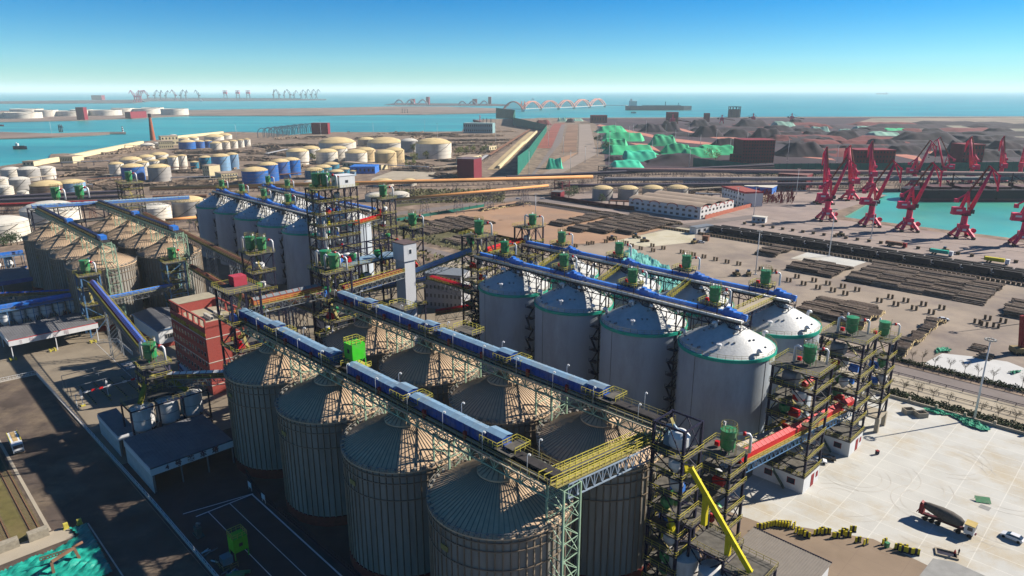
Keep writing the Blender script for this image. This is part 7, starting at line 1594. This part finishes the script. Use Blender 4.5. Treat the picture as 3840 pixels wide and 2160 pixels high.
# ---------------- far harbour ----------------
farc = mat('far_crane_grey', (.10, .13, .15), .8); far1 = None
def far_crane(label, c, x, yb, yt, rz, m_, group):
    X, Y, h = htop(c, x, yb, yt); t = thing('quay_crane', label, 'crane', (X, Y, 0), rz, group); s = h/100; m = MB()
    for sx in (-1, 1): m.bar((sx*14*s, 0, 0), (sx*5*s, 0, 22*s), 5*s)
    m.bar((0, 0, 20*s), (0, 0, 45*s), 9*s); m.box(-16*s, 5*s, -6*s, 6*s, 40*s, 52*s); build('tower', m, m_, t)
    m = MB(); m.bar((2*s, 0, 45*s), (26*s, 0, 98*s), 5*s); m.bar((-4*s, 0, 50*s), (0, 0, 75*s), 5*s); m.bar((0, 0, 75*s), (24*s, 0, 100*s), 3*s); m.bar((26*s, 0, 99*s), (42*s, 0, 72*s), 4*s); build('boom', m, m_, t)
for k, (x, yt, rz) in enumerate(((1430,95,3.3),(1500,95,.2),(1555,95,1.5),(1608,100,.1),(1698,92,3.2),(1752,92,.1),(1800,95,1.5),(1925,95,3.3))): far_crane('%s tiny grey crane on the far left pier between the red cluster and gantries' % NTH[k], 'A', x, 196, yt, rz, farc if k % 4 else mat('far_crane_pink', (.32, .12, .15), .8), 'tiny far cranes')
for k, (x, yt, rz) in enumerate(((70,88,1.5),(122,90,3.2),(172,100,1.5),(228,88,3.2),(268,98,.2),(335,92,.4),(384,88,.1),(436,88,.1),(482,88,.1))): far_crane('%s tiny grey crane on the end of the far pier' % NTH[k], 'B', x, 188, yt, rz, farc, 'tiny far cranes')
for k, x in enumerate((1305, 1328, 1350, 1366)): far_crane('%s crane of the close red cluster on the far pier' % NTH[k], 'A', x, 212, 98, (3.3, .1, .2, .3)[k], crim, 'red far cranes')
for k, x in enumerate((2182, 2302, 2402)):
    X, Y, h = htop('A', x, 192, 98); t = thing('gantry_crane', '%s tall red gantry crane on the far pier' % NTH[k], 'crane', (X, Y, 0), 0, 'tall far gantries'); s = h/100; m = MB()
    for sx in (-1, 1): m.bar((sx*18*s, 0, 0), (sx*14*s, 0, 80*s), 6*s)
    m.bar((-16*s, 0, 50*s), (16*s, 0, 50*s), 5*s); build('legs', m, farc, t); m = MB(); m.box(-20*s, 20*s, -8*s, 8*s, 62*s, 82*s); m.box(-24*s, 24*s, -4*s, 4*s, 88*s, 96*s); m.bar((0, 0, 80*s), (0, 0, 98*s), 6*s); build('head', m, crim, t)
# arch bridge
white2 = mat('bridge_deck', (.70, .68, .66), .8); archm = mat('arch_pink', (.72, .32, .26), .7)
ap = [('B', 2292, 285), ('B', 2470, 283), ('C', 155, 298), ('C', 328, 290), ('C', 500, 284), ('C', 650, 277), ('C', 800, 268), ('C', 945, 258)]; W_ = [Vector(at2(*p)) for p in ap]; W_[0:2] = [Vector(at2('B', 2290, 300)), Vector(at2('B', 2480, 302))]
t = thing('arch_bridge', 'low sea bridge with a line of pinkish arches leading to the tanker jetty', 'bridge', (W_[0].x, W_[0].y, 0)); O = W_[0]; m = MB(); pr_ = MB()
pts = W_ + [Vector(at2('C', 1160, 262))]
for p, q in zip(pts, pts[1:]): m.bar((p.x-O.x, p.y-O.y, 9), (q.x-O.x, q.y-O.y, 9), 12, 3)
build('deck', m, white2, t)
for p in pts: d = p-O; pr_.box(d.x-6, d.x+6, d.y-8, d.y+8, -2, 8)
build('piers', pr_, white2, t)
for p, q in zip(W_, W_[1:]):
    d = q-p; L = d.length; n_ = d.normalized(); s_ = Vector((-n_.y, n_.x)); m = MB(); hh = 34+.006*(p.y-3300)
    for off in (-7, 7):
        for k in range(10):
            f0, f1 = k/10, (k+1)/10; a0_, a1_ = p-O+d*f0+s_*off, p-O+d*f1+s_*off; z0_, z1_ = 9+hh*math.sin(math.pi*f0)**.8, 9+hh*math.sin(math.pi*f1)**.8
            m.bar((a0_.x, a0_.y, z0_), (a1_.x, a1_.y, z1_), 4.5, 4.5); m.bar((a0_.x, a0_.y, 9), (a0_.x, a0_.y, z0_), 1.2)
    build('arch', m, archm, t)
def ship(label, c, x0, x1, yb, yt, hullm, sup=1.0, bx=.12, cat='ship', name='cargo_ship', hf=.38):
    X, Y, h = htop(c, (x0+x1)/2, yb, yt); u0, _ = px(c, x0, 0); u1, _ = px(c, x1, 0); z = Y*cT+HC*sT; L = (u1-u0)*z/FPX; W = L*.16; hh = h*hf; t = thing(name, label, cat, (X, Y, -1.6), 0); m = MB()
    m.prism([(-L/2, -W*.35), (-L/2+L*.05, -W/2), (L*.36, -W/2), (L/2, 0), (L*.36, W/2), (-L/2+L*.05, W/2), (-L/2, W*.35)], 0, hh); build('hull', m, hullm, t); m = MB(); x = -L/2+L*bx; m.box(x-L*.05*sup, x+L*.06*sup, -W*.42, W*.42, hh, h*.82); m.box(x-L*.02, x+L*.03, -W*.5, W*.5, h*.7, h*.8); m.box(x-L*.035, x-L*.01, -W*.1, W*.1, h*.8, h); build('bridge_house', m, white, t)
    m = MB(); m.bar((L*.1, 0, hh), (L*.1, 0, h*.75), L*.008); m.bar((L*.3, 0, hh), (L*.3, 0, h*.65), L*.006); m.box(-L*.25, L*.33, -W*.2, W*.2, hh, hh*1.12); build('deck_gear', m, farc, t)
ship('large dark tanker with a white bridge moored at the jetty beyond the arch bridge', 'C', 1150, 1785, 288, 178, mat('tanker_hull', (.06, .11, .14), .7), .9, .1); ship('small dark tug with white wheelhouse on the water near the left edge', 'A', 130, 262, 660, 590, mat('tug_hull', (.02, .03, .06), .5), 1.7, .3, 'tug', 'tug_boat', .45); ship('small grey boat in front of the tanker', 'C', 1200, 1252, 318, 292, farc, 1.6, .4, 'boat', 'small_boat'); ship('faint far freighter near the horizon at right', 'E', 1150, 1262, 137, 112, farc, .7, .85); ship('small red boat half out of the left picture edge', 'A', -40, 38, 440, 405, haze_red, 1, .3, 'boat', 'small_boat')
for k, (c_, x, y, y1) in enumerate((('C',252,187,170),('C',695,190,178),('C',785,200,186),('A',1795,205,188),('A',1945,205,180),('A',1385,212,185),('B',790,500,478),('B',1250,495,478))): ship('tiny boat, %s' % ('left of three beyond the bridge|middle of three beyond the bridge|right of three beyond the bridge|white one below the far cranes|right of the white one at the far pier|at the foot of the red crane cluster|moored at the tank farm quay, left|moored at the tank farm quay, right').split('|')[k], c_, x-14, x+14, y, y1, farc if k not in (3, 4) else white, 2, .4, 'boat', 'small_boat')
X, Y, h = htop('A', 1187, 500, 448); t = thing('lighthouse', 'small black and white banded lighthouse on the breakwater tip', 'lighthouse', (X, Y, 0)); m = MB(); s = h/10
for k in range(5): m.lathe(0, 0, [(1.6*s-.1*k*s, k*1.8*s), (1.5*s-.1*k*s, (k+1)*1.8*s)], 16, k % 2)
build('tower', m, [white, navy], t); m = MB(); m.cyl(0, 0, 9*s, 10*s, 1.4*s, 12); build('lantern', m, navy, t)
# loading arms, jetty gear on the piers
for k, (c_, x, yb, yt, lab) in enumerate((('A',575,505,430,'left of three dark pipes on the breakwater'),('A',590,505,428,'middle of three dark pipes on the breakwater'),('A',605,505,430,'right of three dark pipes on the breakwater'),('B',1310,318,275,'first loading arm on the spit'),('B',1335,318,278,'second loading arm on the spit'),('B',1360,318,276,'third loading arm on the spit'),('B',2060,400,340,'first red arm on the long pier'),('B',2090,415,365,'second arm on the long pier'),('B',2125,425,365,'third arm on the long pier'),('B',2165,435,372,'fourth arm on the long pier'))):
    X, Y, h = htop(c_, x, yb, yt); t = thing('jetty_crane', '%s' % lab + ', standing upright', 'jetty crane', (X, Y, 0), 0, 'loading arms'); m = MB(); m.tube([(0, 0, 0), (0, 0, h)], [h*.07, h*.05], 8); build('column', m, farc if k != 6 else crim, t); m = MB(); m.bar((0, 0, h*.9), (h*.18, 0, h*.55), h*.05); build('arm', m, farc, t)
for q in (('B',745,385,820,385,26,45,'small'),): pass
block('red deck house on the island jetty, left', 'A', 745, 385, 820, 385, 20, 40, haze_red, haze_red, name='deckhouse'); block('red deck house on the island jetty, right', 'A', 1265, 372, 1420, 362, 20, 22, haze_red, haze_red, name='deckhouse'); block('brown shed on the far island', 'A', 885, 192, 985, 192, 60, 45, haze_red, haze_red, name='shed', cat='shed')
for k, (x0, x1, yt) in enumerate(((1230,1330,192),(1345,1430,192),(1460,1555,190),(1850,1930,207),(1950,2030,205),(2060,2140,203))):
    X0, Y0 = at2('B', x0, 238); X1, Y1 = at2('B', x1, 238); _, _, h = htop('B', x0, 238, yt); t = thing('white_arch', '%s white arch of the distant sea platform' % NTH[k], 'arch', (X0, Y0, 0), 0, 'white arches of the sea platform'); m = MB(); L = X1-X0
    for j in range(8): f0, f1 = j/8, (j+1)/8; m.bar((L*f0, 0, h*math.sin(math.pi*f0)), (L*f1, 0, h*math.sin(math.pi*f1)), 9, 9)
    build('rib', m, white2, t)
for k, (x0, x1, yt) in enumerate(((1390,1425,180),(1540,1568,170),(1988,2030,195),(2140,2168,172))): block('%s red frame block on the distant sea platform' % NTH[k], 'B', x0, 236, x1, 236, 60, 50 if k % 2 else 36, haze_red, haze_red, name='steelwork')
wallrun('low dark rocky edge of the long pier at the fence end', P_('B', (2000,400),(2200,470)), 6, brickdk, wd=6); wallrun('thin dark breakwater line on the horizon behind the far cranes', P_('A', (1430,176),(2576,182)) + P_('B', (330,186),), 8, farc, wd=20)
r = random.Random(5)
for k in range(12):
    X, Y = at2('E', 1230+rs.uniform(-30, 250), 968-3*(k % 4)) if k < 6 else at2('C', 1780+60*(k-6), 1012)
    m = MB(); m.box(-8, 8, -3, 3, 0, 5); m.box(-8.3, 8.3, -3.3, 3.3, 5, 5.6, 1); tag(build('container', m, [white, wroof], None, (X, Y, 0), r.uniform(-.2, .2)), 'pale container in the row %s' % ('beyond the basin corner' if k < 6 else 'under the long conveyors'), 'container', 'pale containers')
m = MB(); P, Q = Vector((*XY(-150, 500), 0)), None
for k, (c_, x, y, colr, lab) in enumerate((('R', 1350, 545, rustb, 'dark flatbed truck with a long load on the quay road'), ('R', 1760, 620, teal_band, 'teal truck on the quay road behind the train'), ('R', 2262, 695, yellowp, 'yellow truck on the quay road behind the train'))):
    X, Y = at2(c_, x, y); t = thing('lorry', lab, 'truck', (X, Y, 0), GR); m = MB(); m.box(-6, 3.5, -1.3, 1.3, 1.2, 3.2); build('load_bed', m, colr, t); m = MB(); m.box(4, 6, -1.2, 1.2, .6, 3.2); build('cab', m, red2 if k == 0 else white, t)
    for sx in (-4.5, -3, 4.8):
        for sy in (-1, 1): m = MB(); m.tube([(sx, sy-.2, .5), (sx, sy+.2, .5)], .5, 10); build('wheel', m, rubber, t)
for k, (c_, x, y) in enumerate((('N', 1415, 400), ('N', 1480, 430), ('N', 1870, 440), ('N', 2290, 690), ('N', 2200, 690), ('R', 850, 445), ('R', 1790, 590), ('N', 1230, 415))):
    X, Y = at2(c_, x, y); t = thing('wheel_loader', ('tan wheel loader beside the pale slab, upper|tan wheel loader beside the pale slab, lower|dark loader beside the tiny hut|flat tractor near the mast behind the last gallery, right|flat tractor near the mast behind the last gallery, left|pale loader on the quay below the second crane|dark loader on the quay road|small loader left of the pale slab').split('|')[k], 'loader', (X, Y, 0), .4*k); m = MB(); m.box(-2.4, 1.2, -1, 1, .8, 2); m.box(-.8, .8, -.8, .8, 2, 3.2, 1); build('body', m, [mat('loader_tan', (.30, .22, .10), .7), glass], t); m = MB(); m.box(2.6, 3.2, -1.4, 1.4, .2, 1.3); m.bar((.8, .7, 1.6), (2.7, .7, .8), .25); m.bar((.8, -.7, 1.6), (2.7, -.7, .8), .25); build('bucket', m, rustb, t)
    for sx in (-1.6, 1.2):
        for sy in (-1.1, 1.1): m = MB(); m.tube([(sx, sy-.25, .7), (sx, sy+.25, .7)], .7, 12); build('wheel', m, rubber, t)
t = thing('mobile_crane', 'dark red lattice boom of a mobile crane at the right edge of the log yard', 'crane', at2('a', 1690, 480)); m = MB(); m.bar((0, 0, 2), (-2.0, 0, 15), 1.2); m.bar((0, 0, 2), (5, 0, 22), 1.6); build('boom', m, red2, t); m = MB(); m.box(-3, 5, -2, 2, .8, 2.6); build('carrier', m, mat('loader_tan', (0,0,0)), t)
for sx in (-2, 0, 2, 4):
    for sy in (-1.8, 1.8): m = MB(); m.tube([(sx, sy-.3, .6), (sx, sy+.3, .6)], .6, 10); build('wheel', m, rubber, t)
# ---------------- haze ----------------
hb = MB(); hb.box(-60000, 60000, -400, 61000, -6, 260)
hz = build('haze', hb, []); tag(hz, kind='stuff')
hm = bpy.data.materials.new('haze_air'); hm.use_nodes = True; n = hm.node_tree
n.nodes.remove(n.nodes['Principled BSDF']); pv = n.nodes.new('ShaderNodeVolumePrincipled')
pv.inputs['Color'].default_value = (.82, .95, 1, 1); pv.inputs['Density'].default_value = .00005; pv.inputs['Anisotropy'].default_value = .0
n.links.new(pv.outputs[0], n.nodes['Material Output'].inputs['Volume']); hz.data.materials.append(hm)
